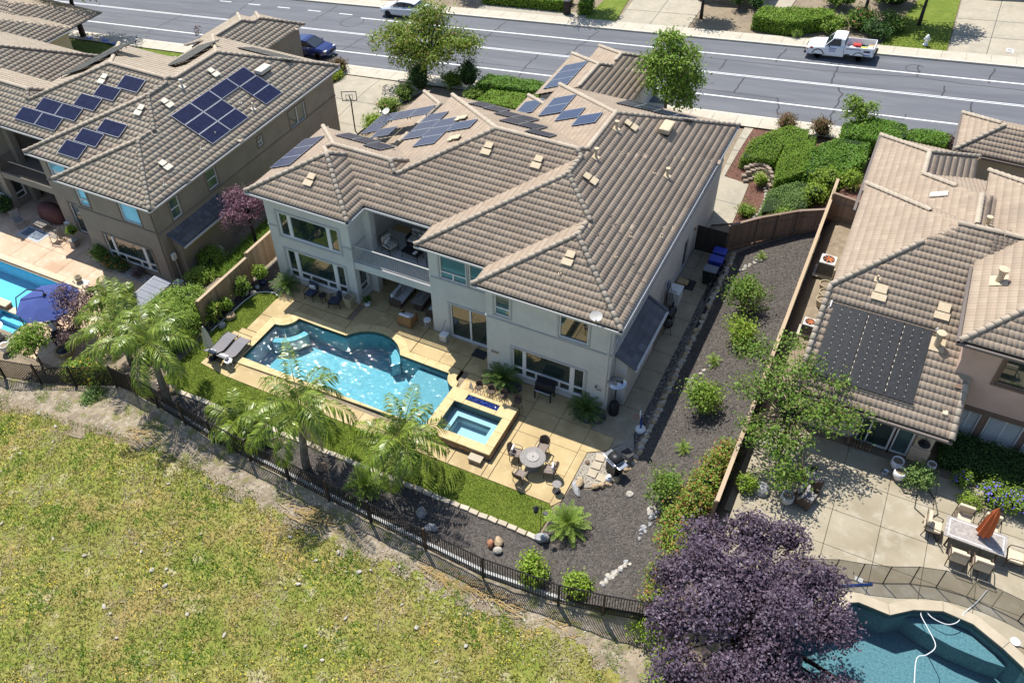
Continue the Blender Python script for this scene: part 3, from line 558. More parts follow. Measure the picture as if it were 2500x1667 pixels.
px, py, a, L = [np.concatenate(t) for t in zip(*fr)]; pz = Hh(px, py)+.05+RNG.uniform(0, .05, len(px))
D = np.stack([np.cos(a), np.sin(a), 0*a], 1)*L[:, None]; S = np.stack([-np.sin(a), np.cos(a), 0*a], 1)*.016; P = np.stack([px, py, pz], 1)
tag(link('fallen_palm_straw', npmesh('fallen_palm_straw', np.stack([P-S, P+S, P+D+S, P+D-S], 1).reshape(-1, 3), np.arange(len(P)*4).reshape(-1, 4)), 'straw_gold'), 'golden dead palm leaflets lying on the dirt outside the fence', 'plant litter', kind='stuff')
# stones in the field: the larger ones singly, crumbs as stuff
rm = [rock_mesh(i, .16, .12, .07, 'field_stone') for i in range(6)]
for me in rm: me.materials.append(MATS['rock_pale'])
STN = [(-24.3, -12.6), (-23.9, -13.0), (-15.6, -15.7), (-15.1, -15.9), (-26.9, -11.3), (-22.0, -11.0), (-20.9, -11.2), (-6.6, -12.9), (-6.1, -12.7), (-7.4, -12.3), (-5.7, -12.4), (-8.1, -13), (-5.2, -11.6), (-4.7, -11.7), (1.1, -11.6), (-.4, -11.5), (2.0, -11.9)]
for i in range(62):
    if i < len(STN): x, y = STN[i]
    else:
        while True:
            x = random.uniform(-27, 4); y = random.uniform(-19.5, -11.5)
            if y < np.interp(x, [p[0] for p in DIRT], [p[1] for p in DIRT])-.3 and (x*.35+y < -14.0 or random.random() < .3): break
    o = bpy.data.objects.new('field_stone', rm[i % 6]); COL.objects.link(o); s = random.uniform(.4, 1.0); o.location = (x, y, float(max(zfl(x, y), hz(x, y) if y > -11 else -9))+.03); o.scale = (s, s*random.uniform(.6, 1), s*.8); o.rotation_euler = (random.uniform(-.4, .4), random.uniform(-.4, .4), random.uniform(0, 6))
    tag(o, 'pale stone lying among the weeds of the field below the iron fence', 'rock', 'pale stones scattered over the field')
x = RNG.uniform(-44, 8, 9000); y = yfence(x)-.2-np.abs(RNG.normal(0, 1.0, 9000)); z = np.maximum(Hh(x, y), np.where(y < -10.9, zfl(x, y), -99))+.03
x2 = RNG.uniform(-30, 8, 1500); y2 = RNG.uniform(-24, -12, 1500); x = np.r_[x, x2]; y = np.r_[y, y2]; z = np.r_[z, zfl(x2, y2)+.03]
Vc, Fc = chips(x, y, z, .075); tag(link('stone_crumbs', npmesh('stone_crumbs', Vc, Fc), 'pebble'), 'small stones and crumbs on the dirt outside the fence', 'stones', kind='stuff')
# ------------------------------------------------------------------ pools
def pool(label, inner, z, floor, mwall, mwater, wz, name='swimming_pool', wres=.09, amp=.012, tile='pooltile'):
    t = thing(name, label, 'pool', (0, 0, 0)); n = len(inner); a = sum(inner[i][0]*inner[(i+1) % n][1]-inner[(i+1) % n][0]*inner[i][1] for i in range(n))
    if a < 0: inner = inner[::-1]
    b = MB(); P = [(x, y, z-.22) for x, y in inner]+[(x, y, floor) for x, y in inner]; b.add(P, [(i, n+i, n+(i+1) % n, (i+1) % n) for i in range(n)]); b.build('pool_wall', mwall, t)
    f = patch('pool_floor', inner, mwall, flat=floor, parent=t)
    b = MB(); P = [(x, y, z) for x, y in inner]+[(x, y, z-.22) for x, y in inner]; b.add(P, [(i, n+i, n+(i+1) % n, (i+1) % n) for i in range(n)]); b.build('waterline_tile', tile, t)
    bm = poly_bm(inner); X = [p[0] for p in inner]; Y = [p[1] for p in inner]
    for ax, lo, hi in ((0, min(X), max(X)), (1, min(Y), max(Y))):
        q = lo+wres
        while q < hi:
            co = [0, 0, 0]; no = [0, 0, 0]; co[ax] = q; no[ax] = 1; bmesh.ops.bisect_plane(bm, geom=bm.verts[:]+bm.edges[:]+bm.faces[:], plane_co=co, plane_no=no); q += wres
    for v in bm.verts:
        x, y = v.co.x, v.co.y
        v.co.z = wz+amp*(.45*math.sin(x*5.1+1.7*math.sin(y*3.3))+.4*math.sin(y*7.3+1.3*math.sin(x*4.1+1))+.5*math.sin(x*11.7-y*8.1+math.sin(y*4))+.45*math.sin(x*6.7+y*14.3+1.5*math.sin(x*2.9))+.4*math.sin(x*21.1+2*math.sin(y*5))+.4*math.sin(y*23.3-x*9+2*math.sin(x*3)))
    me = bpy.data.meshes.new('water'); bm.to_mesh(me); bm.free(); me.polygons.foreach_set('use_smooth', [True]*len(me.polygons)); link('water', me, mwater, t); return t
def coping(t, inner, outer, z, th, m, pieces, closed=True, gap=.008):
    """coping stones between two paired outlines"""
    for (i0, i1) in pieces:
        I_ = [inner[k % len(inner)] for k in range(i0, i1+1)]; O_ = [outer[k % len(outer)] for k in range(i0, i1+1)]
        def pull(a, b): L = math.hypot(b[0]-a[0], b[1]-a[1]) or 1; return (a[0]+(b[0]-a[0])/L*gap, a[1]+(b[1]-a[1])/L*gap)
        I_[0] = pull(I_[0], I_[1]); O_[0] = pull(O_[0], O_[1]); I_[-1] = pull(I_[-1], I_[-2]); O_[-1] = pull(O_[-1], O_[-2])
        n = len(I_); b = MB(); P = [(x, y, zz) for zz in (z-th, z) for x, y in I_+O_]
        Ft = []
        for k in range(n-1):
            a0, a1, b0, b1 = k, k+1, n+k, n+k+1; m2 = 2*n
            Ft += [(m2+a0, m2+a1, m2+b1, m2+b0), (a1, a0, b0, b1), (a0, a1, m2+a1, m2+a0), (b1, b0, m2+b0, m2+b1)]
        Ft += [(0, n, 3*n, 2*n), (n-1, 2*n-1, 4*n-1, 3*n-1)]
        b.add(P, Ft); o = b.build('coping_stone', m, t)
        bm = bmesh.new(); bm.from_mesh(o.data); bmesh.ops.recalc_face_normals(bm, faces=bm.faces[:]); bm.to_mesh(o.data); bm.free()
def dense(A_, B_, seg=1.25):
    I_, O_, marks = [], [], []
    n = len(A_)
    for i in range(n):
        a0, a1, b0, b1 = A_[i], A_[(i+1) % n], B_[i], B_[(i+1) % n]; L = math.hypot(a1[0]-a0[0], a1[1]-a0[1]); k = max(1, round(L/seg))
        for j in range(k): t = j/k; I_.append((a0[0]+(a1[0]-a0[0])*t, a0[1]+(a1[1]-a0[1])*t)); O_.append((b0[0]+(b1[0]-b0[0])*t, b0[1]+(b1[1]-b0[1])*t))
    return I_, O_
pt = pool('freeform turquoise swimming pool with curved bays behind the pale grey house', POOL_IN, .0, -1.35, 'plaster_blue', 'water', -.12, amp=.012, wres=.06)
DI, DO = dense(POOL_IN, POOL_OUT); N = len(DI)
cuts = [0]; acc = 0
for i in range(1, N+1):
    acc += math.hypot(DI[i % N][0]-DI[i-1][0], DI[i % N][1]-DI[i-1][1])
    if acc > .95 or i == N: cuts.append(i); acc = 0
coping(pt, DI, DO, .03, .14, 'coping', list(zip(cuts[:-1], cuts[1:])))
# ledges and bench under the water
MB().prism([(-9.9, -4.74), (-7.52, -4.74), (-7.52, -2.1), (-8.0, -1.5), (-8.15, -1.12), (-9.9, -1.12)], -1.3, -.42).build('sun_shelf', 'plaster_shelf', pt)
MB().prism(ARC(-7.3, -2.6, 1.2, 140, 235, 8)+[(-7.52, -3.6), (-7.52, -2.1)], -1.3, -.25).build('entry_step', 'plaster_shelf', pt)
MB().prism(ARC(-18.42, -1.02, 1.75, -80, -12, 8)+ARC(-18.42, -1.02, 1.4, -12, -80, 8), -1.3, -.5).build('bench', 'plaster_blue', pt)
MB().prism(ARC(-12.75, -2.0, 1.9, 75, 25, 8)+ARC(-12.75, -2.0, 1.45, 20, 60, 8), -1.3, -.5).build('bench', 'plaster_blue', pt)
# raised spa beside the pool
spa = thing('raised_spa', 'raised square spa with tan stone coping and blue fire glass trough', 'spa', (0, 0, 0))
SX0, SX1, SY0, SY1 = -7.2, -3.7, -5.25, -2.1; WX0, WX1, WY0, WY1 = -6.77, -4.16, -4.76, -2.95
core = MB(); core.bb(SX0+.06, WX0-.02, SY0+.06, SY1-.06, 0, .36); core.bb(WX1+.02, SX1-.06, SY0+.06, SY1-.06, 0, .36); core.bb(WX0-.02, WX1+.02, SY0+.06, WY0-.02, 0, .36); core.bb(WX0-.02, WX1+.02, WY1+.02, SY1-.06, 0, .30); core.build('spa_core', 'concrete', spa)
# stacked stone veneer on the visible sides
def veneer(parent, a, b_, z0, z1, nrow, seed=1, m='stone_veneer', depth=.05):
    r = random.Random(seed); L = math.hypot(b_[0]-a[0], b_[1]-a[1]); dx, dy = (b_[0]-a[0])/L, (b_[1]-a[1])/L; hh = (z1-z0)/nrow; ang = math.atan2(dy, dx)
    for i in range(nrow):
        s = 0
        while s < L-.02:
            l_ = min(r.uniform(.14, .42), L-s); d = depth*r.uniform(.6, 1.2)
            if L-s-l_ < .08: l_ = L-s
            MB().box((a[0]+dx*(s+l_/2), a[1]+dy*(s+l_/2), z0+hh*(i+.5)), (l_-.012, d*2, hh-.012), ang).build('veneer_stone', m, parent); s += l_
veneer(spa, (SX1-.04, SY0+.05), (SX1-.04, SY1-.05), .0, .36, 5, 3); veneer(spa, (SX0+.05, SY0+.04), (SX1-.08, SY0+.04), 0, .36, 5, 4)
def cop(x0, x1, y0, y1, z=.45, th=.09, m='coping', parent=spa): MB().rbox(((x0+x1)/2, (y0+y1)/2, z-th/2), (x1-x0-.01, y1-y0-.01, th), .015).build('coping_stone', m, parent)
for x0, x1 in ((SX0, -5.45), (-5.45, SX1)): cop(x0, x1, SY0, WY0)
for y0, y1 in ((WY0, -3.85), (-3.85, WY1)): cop(SX0, WX0, y0, y1); cop(WX1, SX1, y0, y1)
cop(SX0, -6.33, WY1, SY1); cop(-4.6, SX1, WY1, SY1); cop(-6.33, -5.45, WY1, -2.66); cop(-5.45, -4.6, WY1, -2.66); cop(-6.33, -5.45, -2.3, SY1); cop(-5.45, -4.6, -2.3, SY1)
MB().bb(-6.33, -4.6, -2.66, -2.3, .28, .38).build('fire_trough', 'black_metal', spa)
x = RNG.uniform(-6.31, -4.62, 1500); y = RNG.uniform(-2.64, -2.32, 1500); P = np.stack([x, y, RNG.uniform(.37, .42, 1500)], 1); Vl, Fl = leaf_quads(P, RNG.normal(size=(1500, 3))+np.array([0, 0, .6]), .05, .8)
tag(link('fire_glass', npmesh('fire_glass', Vl, Fl), 'fireglass', spa), kind='stuff')
b = MB(); sw_ = MB()
def shell(bb_, x0, x1, y0, y1, z0, z1):
    P = [(x0, y0, z1), (x1, y0, z1), (x1, y1, z1), (x0, y1, z1), (x0, y0, z0), (x1, y0, z0), (x1, y1, z0), (x0, y1, z0)]; bb_.add(P, [(0, 4, 5, 1), (1, 5, 6, 2), (2, 6, 7, 3), (3, 7, 4, 0)])
shell(b, WX0, WX1, WY0, WY1, -.1, .40); b.build('spa_wall', 'pooltile', spa)
b = MB(); b.bb(WX0, WX1, WY1-.42, WY1, -.3, -.05); b.bb(WX0, WX0+.4, WY0, WY1-.42, -.3, -.05); b.bb(WX1-.4, WX1, WY0, WY1-.42, -.3, -.05); b.build('spa_bench', 'plaster_grey', spa)
b = MB(); shell(b, WX0+.4, WX1-.4, WY0, WY1-.42, -.6, -.05); b.build('spa_footwell_wall', 'plaster_grey', spa); b = MB(); b.bb(WX0, WX1, WY0, WY1, -.7, -.6); b.build('spa_floor', 'plaster_grey', spa)
b = MB(); b.lathe([(.09, -.6), (.09, -.585), (.03, -.585)], (-5.9, -4.3, 0), 10); b.build('drain', 'black_plastic', spa); b = MB(); b.lathe([(.09, -.6), (.09, -.585), (.03, -.585)], (-4.85, -4.45, 0), 10); b.build('drain', 'black_plastic', spa)
bm_ = MB(); bm_.quad((WX0, WY0, .30), (WX1, WY0, .30), (WX1, WY1, .30), (WX0, WY1, .30)); bm_.build('spa_water', 'water_still', spa)
st = thing('stone_step', 'low stone step block against the near side of the spa', 'step', (-4.28, -5.52, 0)); MB().bb(-.3, .3, -.16, .16, 0, .2).build('base', 'stone_veneer', st); MB().rbox((0, 0, .235), (.68, .4, .07), .015).build('tread', 'coping_grey', st)
# neighbour's pool on the right (higher lot)
ZR, ZL = 2.5, -2.75
def offset(poly, d):
    n = len(poly); a = sum(poly[i][0]*poly[(i+1) % n][1]-poly[(i+1) % n][0]*poly[i][1] for i in range(n)); s = 1 if a > 0 else -1; R_ = []
    for i in range(n):
        p, q, r_ = Vector(poly[i-1]), Vector(poly[i]), Vector(poly[(i+1) % n]); e1 = (q-p).normalized(); e2 = (r_-q).normalized()
        nn = (Vector((e1.y, -e1.x))+Vector((e2.y, -e2.x))); nn = nn.normalized()/max(.5, nn.length/2); R_.append((q.x+nn.x*d*s, q.y+nn.y*d*s))
    return R_
rp = pool('curved dark blue pool partly hidden by the purple tree', RPOOL, ZR-.02, ZR-1.5, 'plaster_dark', 'water_right', ZR-.14, wres=.3, amp=.004)
RO = offset(RPOOL, .42); DI, DO = dense(RPOOL, RO); N = len(DI); cuts = list(range(0, N, 2))+([N] if N % 2 == 0 else [N-1, N])
coping(rp, DI, DO, ZR+.03, .14, 'coping_grey', [(cuts[i], cuts[i+1]) for i in range(len(cuts)-1) if cuts[i+1] > cuts[i]])
MB().prism([(14.4, -6.45)]+[(14.8, -6.3), (15.6, -5.98), (16.6, -6.06), (17.6, -6.6), (18.0, -6.9)]+[(17.3, -6.95), (16.2, -6.9), (15.2, -6.72)], ZR-1.45, ZR-.5).build('bench', 'plaster_dark', rp)
# pool cleaner hose
hs = thing('cleaner_hose', 'thin white pool cleaner hose looping over the dark blue pool', 'hose', (0, 0, 0))
hp = [(17.0, -4.3, .05), (16.7, -5.0, .05), (16.3, -5.7, .04), (16.15, -6.1, -.08), (15.8, -6.35, -.1), (15.3, -6.3, -.1), (15.0, -6.1, -.1), (14.9, -6.35, -.1), (15.2, -6.8, -.1), (15.55, -7.4, -.1), (15.3, -7.9, -.1), (15.0, -8.2, -.1), (15.05, -9.2, -.1), (15.1, -10.2, -.1)]
sp_ = []
for i in range(len(hp)-1):
    for k in range(4):
        t_ = k/4; p0, p1, p2, p3 = [Vector(hp[max(0, min(len(hp)-1, i+j))]) for j in (-1, 0, 1, 2)]
        sp_.append(.5*((2*p1)+(-p0+p2)*t_+(2*p0-5*p1+4*p2-p3)*t_*t_+(-p0+3*p1-3*p2+p3)*t_**3)+Vector((0, 0, ZR)))
MB().tube(sp_, .017, 5).build('hose', 'hose_white', hs)
cl = thing('pool_cleaner', 'white pool cleaner head at the lower edge of the dark blue pool', 'pool cleaner', (15.3, -9.7, ZR-.16)); MB().rbox((0, 0, .05), (.45, .3, .14), .05).build('body', 'ceramic_white', cl); MB().lathe([(.06, .1), (.06, .2)], seg=10).build('neck', 'ceramic_white', cl)
# left neighbour's pool
lp = pool('pale blue rectangular pool at the left edge beside the blue umbrella', LPOOL, ZL, ZL-1.3, 'plaster_light', 'water_left', ZL-.16, wres=.3, amp=.003)
LO = offset(LPOOL, .42); DI, DO = dense(LPOOL, LO, 1.3); N = len(DI); coping(lp, DI, DO, ZL+.03, .14, 'coping_pale', [(i, i+1) for i in range(N)])
ls = thing('spa_pool', 'small stepped blue spa beside the pale blue pool at the left', 'spa', (0, 0, ZL))
b = MB(); shell(b, -36.3, -34.0, -7.3, -5.75, -.7, .02); b.build('spa_wall', 'plaster_light', ls); MB().bb(-36.3, -34, -7.3, -5.75, -.9, -.7).build('spa_floor', 'plaster_light', ls); MB().bb(-36.3, -34, -6.2, -5.75, -.7, -.35).build('spa_bench', 'plaster_light', ls)
MB().quad((-36.3, -7.3, -.12), (-34, -7.3, -.12), (-34, -5.75, -.12), (-36.3, -5.75, -.12)).build('spa_water', 'water_left', ls)
for x0, x1 in ((-37.2, -36.6), (-36.6, -35.9)): MB().rbox(((x0+x1)/2, -5.5, .28), (x1-x0-.01, .5, .1), .015).build('coping_stone', 'coping_pale', ls)
MB().bb(-37.2, -35.9, -5.72, -5.3, 0, .23).build('raised_wall', 'stone_veneer', ls)
# ------------------------------------------------------------------ neighbours' patios
RPAT = struct(patch('neighbour_patio_right', [(7.0, -4.92), (22, -4.92), (22, 3.5), (7.2, 3.5)], 'soil', flat=ZR-.11))
def flatslab(parent, poly, z, m): return MB().prism(poly, z-.1, z).build('concrete_slab', m, parent)
rx = [7.3, 9.2, 11.0, 12.9, 14.7, 16.6, 18.4, 20.4]; ry = [-4.9, -3.1, -1.3, .55]
slab_grid(RPAT, rx, ry, ZR, 'patio_grey')
ROo = offset(RPOOL, .425); edge = [p for p in ROo if p[1] > -9 and p[0] < 18.6]
edge = sorted(edge, key=lambda p: p[0])
for i in range(len(rx)-1):
    x0, x1 = rx[i]+.012, rx[i+1]-.012; e_ = [(x, float(np.interp(x, [p[0] for p in edge], [p[1] for p in edge]))) for x in np.linspace(x0, x1, 8)]
    flatslab(RPAT, [(x1, -4.91), (x0, -4.91)]+e_, ZR, 'patio_grey')
LPAT = struct(patch('neighbour_patio_left', [(-48, -2.1), (-48, 6.5), (-28.4, 6.5), (-28.4, .5), (-27.6, .4), (-27.6, -8.2), (-33.4, -8.2), (-33.4, -2.1)], 'soil', flat=ZL-.04))
lx = [-48, -46.0, -44.0, -42.0, -40.0, -38.0, -36.0, -34.0, -32.5]
slab_grid(LPAT, lx, [-1.95, -.3, 1.3], ZL, 'patio_pink'); slab_grid(LPAT, [-44, -42, -40, -38.8], [1.3, 3, 4.8, 6.5], ZL, 'patio_pink'); slab_grid(LPAT, [-38.8, -37, -35.1], [1.3, 2.1], ZL, 'patio_pink')
slab_grid(LPAT, [-32.5, -30.8, -29.2, -27.6], [-8.0, -6.2, -4.6, -3.0, -1.4, -.1], ZL, 'patio_pink'); slab_grid(LPAT, [-33.9, -32.5], [-8, -6.9, -5.8], ZL, 'patio_pink')
slab_grid(LPAT, [-37.5, -36.4], [-7.9, -6.6, -5.8], ZL, 'patio_pink')
# ------------------------------------------------------------------ front gardens, drives
slab = lambda nm, poly, m, dz=.02, res=1.0: struct(patch(nm, poly, m, dz, res))
d1 = struct(patch('driveway_left', [(-33.6, 18.5), (-33.2, 26.9), (-27.2, 26.9), (-25.3, 25.8), (-27.6, 20.2), (-28.2, 16)], 'drive', .05, 1))
for xa in (-31.6, -29.6): pass
d2 = struct(patch('driveway_joint_lines', [(-33.5, 23.3), (-26.2, 23.3), (-26.2, 23.33), (-33.5, 23.33)], 'crackseal', .056, 1)); struct(patch('driveway_joint_lines', [(-30.4, 19), (-30.37, 19), (-29.9, 26.9), (-29.93, 26.9)], 'crackseal', .056, 1)); struct(patch('driveway_joint_lines', [(-33.5, 20.6), (-27.5, 20.6), (-27.5, 20.63), (-33.5, 20.63)], 'crackseal', .056, 1))
slab('side_path', [(-.55, 14.4), (-.5, 26.9), (.1, 26.9), (-.25, 21.45), (1.4, 21.2), (1.45, 17.6), (.35, 16.9), (.1, 14.4)], 'drive', .04)
struct(patch('path_joint_lines', [(-.3, 19.3), (1.42, 19.3), (1.42, 19.325), (-.3, 19.325)], 'crackseal', .046, 1))
for yy in (22.6, 24.0, 25.4): struct(patch('path_joint_lines', [(-.5, yy), (.0, yy), (.0, yy+.025), (-.5, yy+.025)], 'crackseal', .046, 1))
slab('red_mulch_bed', [(.1, 26.9), (5.5, 26.9), (9, 26.9), (12, 26.9), (12, 20), (7, 17.2), (5.2, 16.75), (3, 15.6), (1.95, 14.8), (1.47, 17.6), (1.42, 21.22), (-.22, 21.47)], 'mulch_red', .02)
x, y = sample_poly([(.1, 26.9), (5.5, 26.9), (5.2, 16.75), (3, 15.6), (1.95, 14.8), (1.47, 17.6), (1.42, 21.22), (-.22, 21.47)], 7000); Vc, Fc = chips(x, y, Hh(x, y)+.03, .07)
tag(link('red_bark_chips', npmesh('red_bark_chips', Vc, Fc), 'chip_red'), 'reddish brown bark chips in the front side garden by the path', 'mulch', kind='stuff')
slab('front_bed', [(-26.6, 19), (-25.0, 26.9), (-14, 26.9), (-14, 16), (-21.5, 16)], 'soil', .02)
slab('front_bed', [(-34.5, 24.6), (-33.2, 24.6), (-33.2, 26.9), (-36, 26.9)], 'soil', .03)
slab('front_lawn_left', [(-66, 26.9), (-47, 26.9), (-47, 21), (-58, 20)], 'lawn', .04)
slab('front_path_left', [(-47, 26.9), (-44.8, 26.9), (-44.8, 20), (-47, 20)], 'drive', .04)
zf2 = lambda x, y: zstreet(x)+np.maximum(0, (np.asarray(y)-43))*.02
far = lambda nm, poly, m, dz=.05, res=2.0: struct(patch(nm, poly, m, dz, res, zf2))
far('far_verge', [(-110, 41.76), (70, 41.76), (70, 120), (-110, 120)], 'soil', -.02, 6)
far('far_driveway', [(10.55, 41.76), (10.5, 60), (40, 60), (40, 41.76)], 'drive', .04)
for yy in (44.9, 47.9): far('driveway_joint_lines', [(10.55, yy), (30, yy), (30, yy+.04), (10.55, yy+.04)], 'crackseal', .046)
for xx in (13.1, 16.2): far('driveway_joint_lines', [(xx, 41.8), (xx+.04, 41.8), (xx+.5, 58), (xx+.46, 58)], 'crackseal', .046)
far('far_lawn', [(5.8, 41.8), (10.45, 41.8), (10.4, 52), (7.5, 52)], 'lawn', .04); far('far_driveway', [(-15.4, 41.8), (-9.2, 41.8), (-9.5, 60), (-16.2, 60)], 'drive', .04)
for yy in (44.5, 47.5, 51): far('driveway_joint_lines', [(-15.6, yy), (-9.3, yy), (-9.3, yy+.04), (-15.6, yy+.04)], 'crackseal', .046)
far('far_driveway', [(-12.5, 41.8), (-12.46, 41.8), (-12.8, 58), (-12.84, 58)], 'crackseal', .046)
far('far_lawn', [(-18.4, 41.8), (-15.5, 41.8), (-16.2, 48), (-18.2, 46)], 'lawn', .04); far('far_path', [(-4.8, 46), (-2.2, 46), (-1.6, 60), (-4.2, 60)], 'drive', .05)
far('gravel_bed', [(-29, 41.8), (-18.4, 41.8), (-18.4, 43), (-29, 43)], 'gravel', .03)
# ================================================================== HOUSES
PT = .4167
INF = 1e9
class Rect:
    """rectangular roof block; every side has its own eave height, None = gable/open end"""
    def __init__(s, x0, x1, y0, y1, L, R=None, F=None, B=None, ze=None):
        s.x0, s.x1, s.y0, s.y1 = x0, x1, y0, y1
        if ze is not None: L = R = F = B = ze
        s.h = dict(L=L, R=R, F=F, B=B)
    def z(s, x, y, side=None):
        D = dict(L=x-s.x0, R=s.x1-x, F=y-s.y0, B=s.y1-y)
        if side: return s.h[side]+PT*D[side]
        r = np.full(np.shape(x), INF)
        for k, hh in s.h.items():
            if hh is not None: r = np.minimum(r, hh+PT*D[k])
        e = .001; return np.where((x >= s.x0-e) & (x <= s.x1+e) & (y >= s.y0-e) & (y <= s.y1+e), r, -INF)
def tile_template(kind):
    if kind == 'S':
        Wd, Ln, ex = .40, .38, .33; s_ = np.linspace(0, Wd, 11); prof = .028*np.abs(np.sin(PI*s_/(Wd/2)))**.7
        top = [(a, 0, .046+h) for a, h in zip(s_, prof)]; head = [(a, Ln, .016+h*.9) for a, h in zip(s_, prof)]; lip = [(a, .03, -.008+.15*h) for a, h in zip(s_, prof)]
        V_ = top+head+lip; n = len(s_); F_ = [(i, i+1, n+i+1, n+i) for i in range(n-1)]+[(2*n+i, 2*n+i+1, i+1, i) for i in range(n-1)]
    else:
        Wd, Ln, ex = .34, .40, .36; g = .003
        V_ = [(g, 0, .042), (Wd-g, 0, .042), (Wd-g, Ln, .02), (g, Ln, .02), (g, .03, -.008), (Wd-g, .03, -.008), (Wd-g, Ln, 0), (g, Ln, 0)]; F_ = [(0, 1, 2, 3), (4, 5, 1, 0), (5, 6, 2, 1), (7, 4, 0, 3)]
    return Wd, ex, np.array(V_, float), np.array(F_)
ROT = dict(F=0, R=PI/2, B=PI, L=-PI/2)
def roof(house, rects, kind, tmat, extra_caps=(), nmax=300, capmax=300, deck_m='deck', off=(0, 0, 0)):
    rects = [Rect(r.x0+off[0], r.x1+off[0], r.y0+off[1], r.y1+off[1], *[None if r.h[k] is None else r.h[k]+off[2] for k in 'LRFB']) for r in rects]
    def rz(x, y):
        x = np.asarray(x, float); y = np.asarray(y, float); r = np.full(x.shape, -INF)
        for q in rects: r = np.maximum(r, q.z(x, y))
        return r
    X0 = min(r.x0 for r in rects); X1 = max(r.x1 for r in rects); Y0 = min(r.y0 for r in rects); Y1 = max(r.y1 for r in rects)
    gx = np.arange(X0, X1+.01, .2); gy = np.arange(Y0, Y1+.01, .2); A, B = np.meshgrid(gx, gy); Zz = rz(A, B); nx = len(gx)
    I, J = np.meshgrid(np.arange(nx-1), np.arange(len(gy)-1)); I = I.ravel(); J = J.ravel(); q = np.stack([J*nx+I, J*nx+I+1, (J+1)*nx+I+1, (J+1)*nx+I], 1); zq = Zz.ravel()[q]; ok = (zq.min(1) > -100) & (zq.max(1)-zq.min(1) < .45)
    dk = link('roof', npmesh('roof', np.stack([A, B, np.where(Zz > -100, Zz, 0)-.035], -1).reshape(-1, 3), q[ok]), deck_m, house)
    Wd, ex, TV, TF = tile_template(kind); planes = {}
    for r in rects:
        for sd in 'LRFB':
            if r.h[sd] is None: continue
            c = dict(L=r.x0, R=r.x1, F=r.y0, B=r.y1)[sd]; hor = sd in 'FB'; s0, s1 = (r.x0, r.x1) if hor else (r.y0, r.y1); dm = (r.y1-r.y0) if hor else (r.x1-r.x0)
            k = (sd, round(c, 3), round(r.h[sd], 3)); a = planes.get(k, (INF, -INF, 0, r)); planes[k] = (min(a[0], s0), max(a[1], s1), max(a[2], dm), r)
    allV, allF, base, cand = [], [], 0, []
    for (sd, c, ze), (s0, s1, dm, r) in planes.items():
        ns = int((s1-s0)/Wd)+2; nd = int(dm/ex)+1; S, D = np.meshgrid(s0+np.arange(-1, ns)*Wd, np.arange(nd)*ex); S = S.ravel(); D = D.ravel()
        if kind == 'flat': S = S+np.where((np.round(D/ex).astype(int) % 2) == 1, Wd/2, 0)
        def xy(s, d):
            if sd == 'F': return s, c+d
            if sd == 'B': return -s, c-d
            if sd == 'L': return c+d, -s
            return c-d, s
        if sd in 'BL': S = -(S+Wd)
        cx, cy_ = xy(S+Wd/2, D+ex*.55); dlt = (ze+PT*(D+ex*.55))-rz(cx, cy_); on = (dlt > -.13) & (dlt < .10)
        S, D = S[on], D[on]
        if not len(S): continue
        vs = S[:, None]+TV[None, :, 0]; vd = D[:, None]+TV[None, :, 1]; x, y = xy(vs, vd); pz = ze+PT*vd; rr = rz(np.clip(x, X0, X1), np.clip(y, Y0, Y1)); rr = np.where(rr < -100, pz, rr)
        z = np.minimum(pz, rr)+TV[None, :, 2]; reg = (np.abs(z-TV[None, :, 2]-pz).max(1) < 1e-4); Vx = np.stack([x, y, z], -1)
        n = dict(L=(-PT, 0, 1), R=(PT, 0, 1), F=(0, -PT, 1), B=(0, PT, 1))[sd]; n = np.array(n)/math.hypot(1, PT); ctr = Vx.mean(1); v = CAM-ctr; dist = np.linalg.norm(v, axis=1); score = (v@n)/dist**3
        # keep only tiles inside the picture for the singled-out ones
        px = (v*-1)@rv/((v*-1)@fwv)*FPX; py = (v*-1)@uv/((v*-1)@fwv)*FPX; vis = (np.abs(px) < 1230) & (np.abs(py) < 815) & (score > 0) & reg
        cand += [(score[i] if vis[i] else -1, sd, S[i], D[i], c, ze, len(allV)+0, i) for i in range(len(S))]
        allV.append(Vx)
    order = sorted(range(len(cand)), key=lambda i: -cand[i][0])[:nmax]; pick = {(cand[i][6], cand[i][7]) for i in order if cand[i][0] > 0}
    Vc, Fc, b = [], [], 0
    for bi, Vx in enumerate(allV):
        keep = np.array([(bi, i) not in pick for i in range(len(Vx))]); W = Vx[keep]; k = len(W); m = TV.shape[0]
        Vc.append(W.reshape(-1, 3)); Fc.append((TF[None]+(np.arange(k)*m)[:, None, None]+b).reshape(-1, TF.shape[1])); b += k*m
    tag(link('roof_tiles', npmesh('roof_tiles', np.concatenate(Vc), np.concatenate(Fc)), tmat, dk), kind='stuff')
    # template mesh for singled-out tiles (slope built in, turned about z)
    tv = TV.copy(); tv[:, 2] += PT*tv[:, 1]; tm = npmesh('roof_tile', tv, TF); tm.materials.append(MATS[tmat])
    for i in order:
        s_, sd, S, D, c, ze, bi, ii = cand[i]
        if s_ <= 0: continue
        o = bpy.data.objects.new('roof_tile', tm); COL.objects.link(o); o.parent = dk; o.rotation_euler = (0, 0, ROT[sd])
        x, y = dict(F=(S, c+D), B=(-S, c-D), L=(c+D, -S), R=(c-D, S))[sd]; o.location = (x, y, ze+PT*D)
    # ridge and hip caps
    segs = []
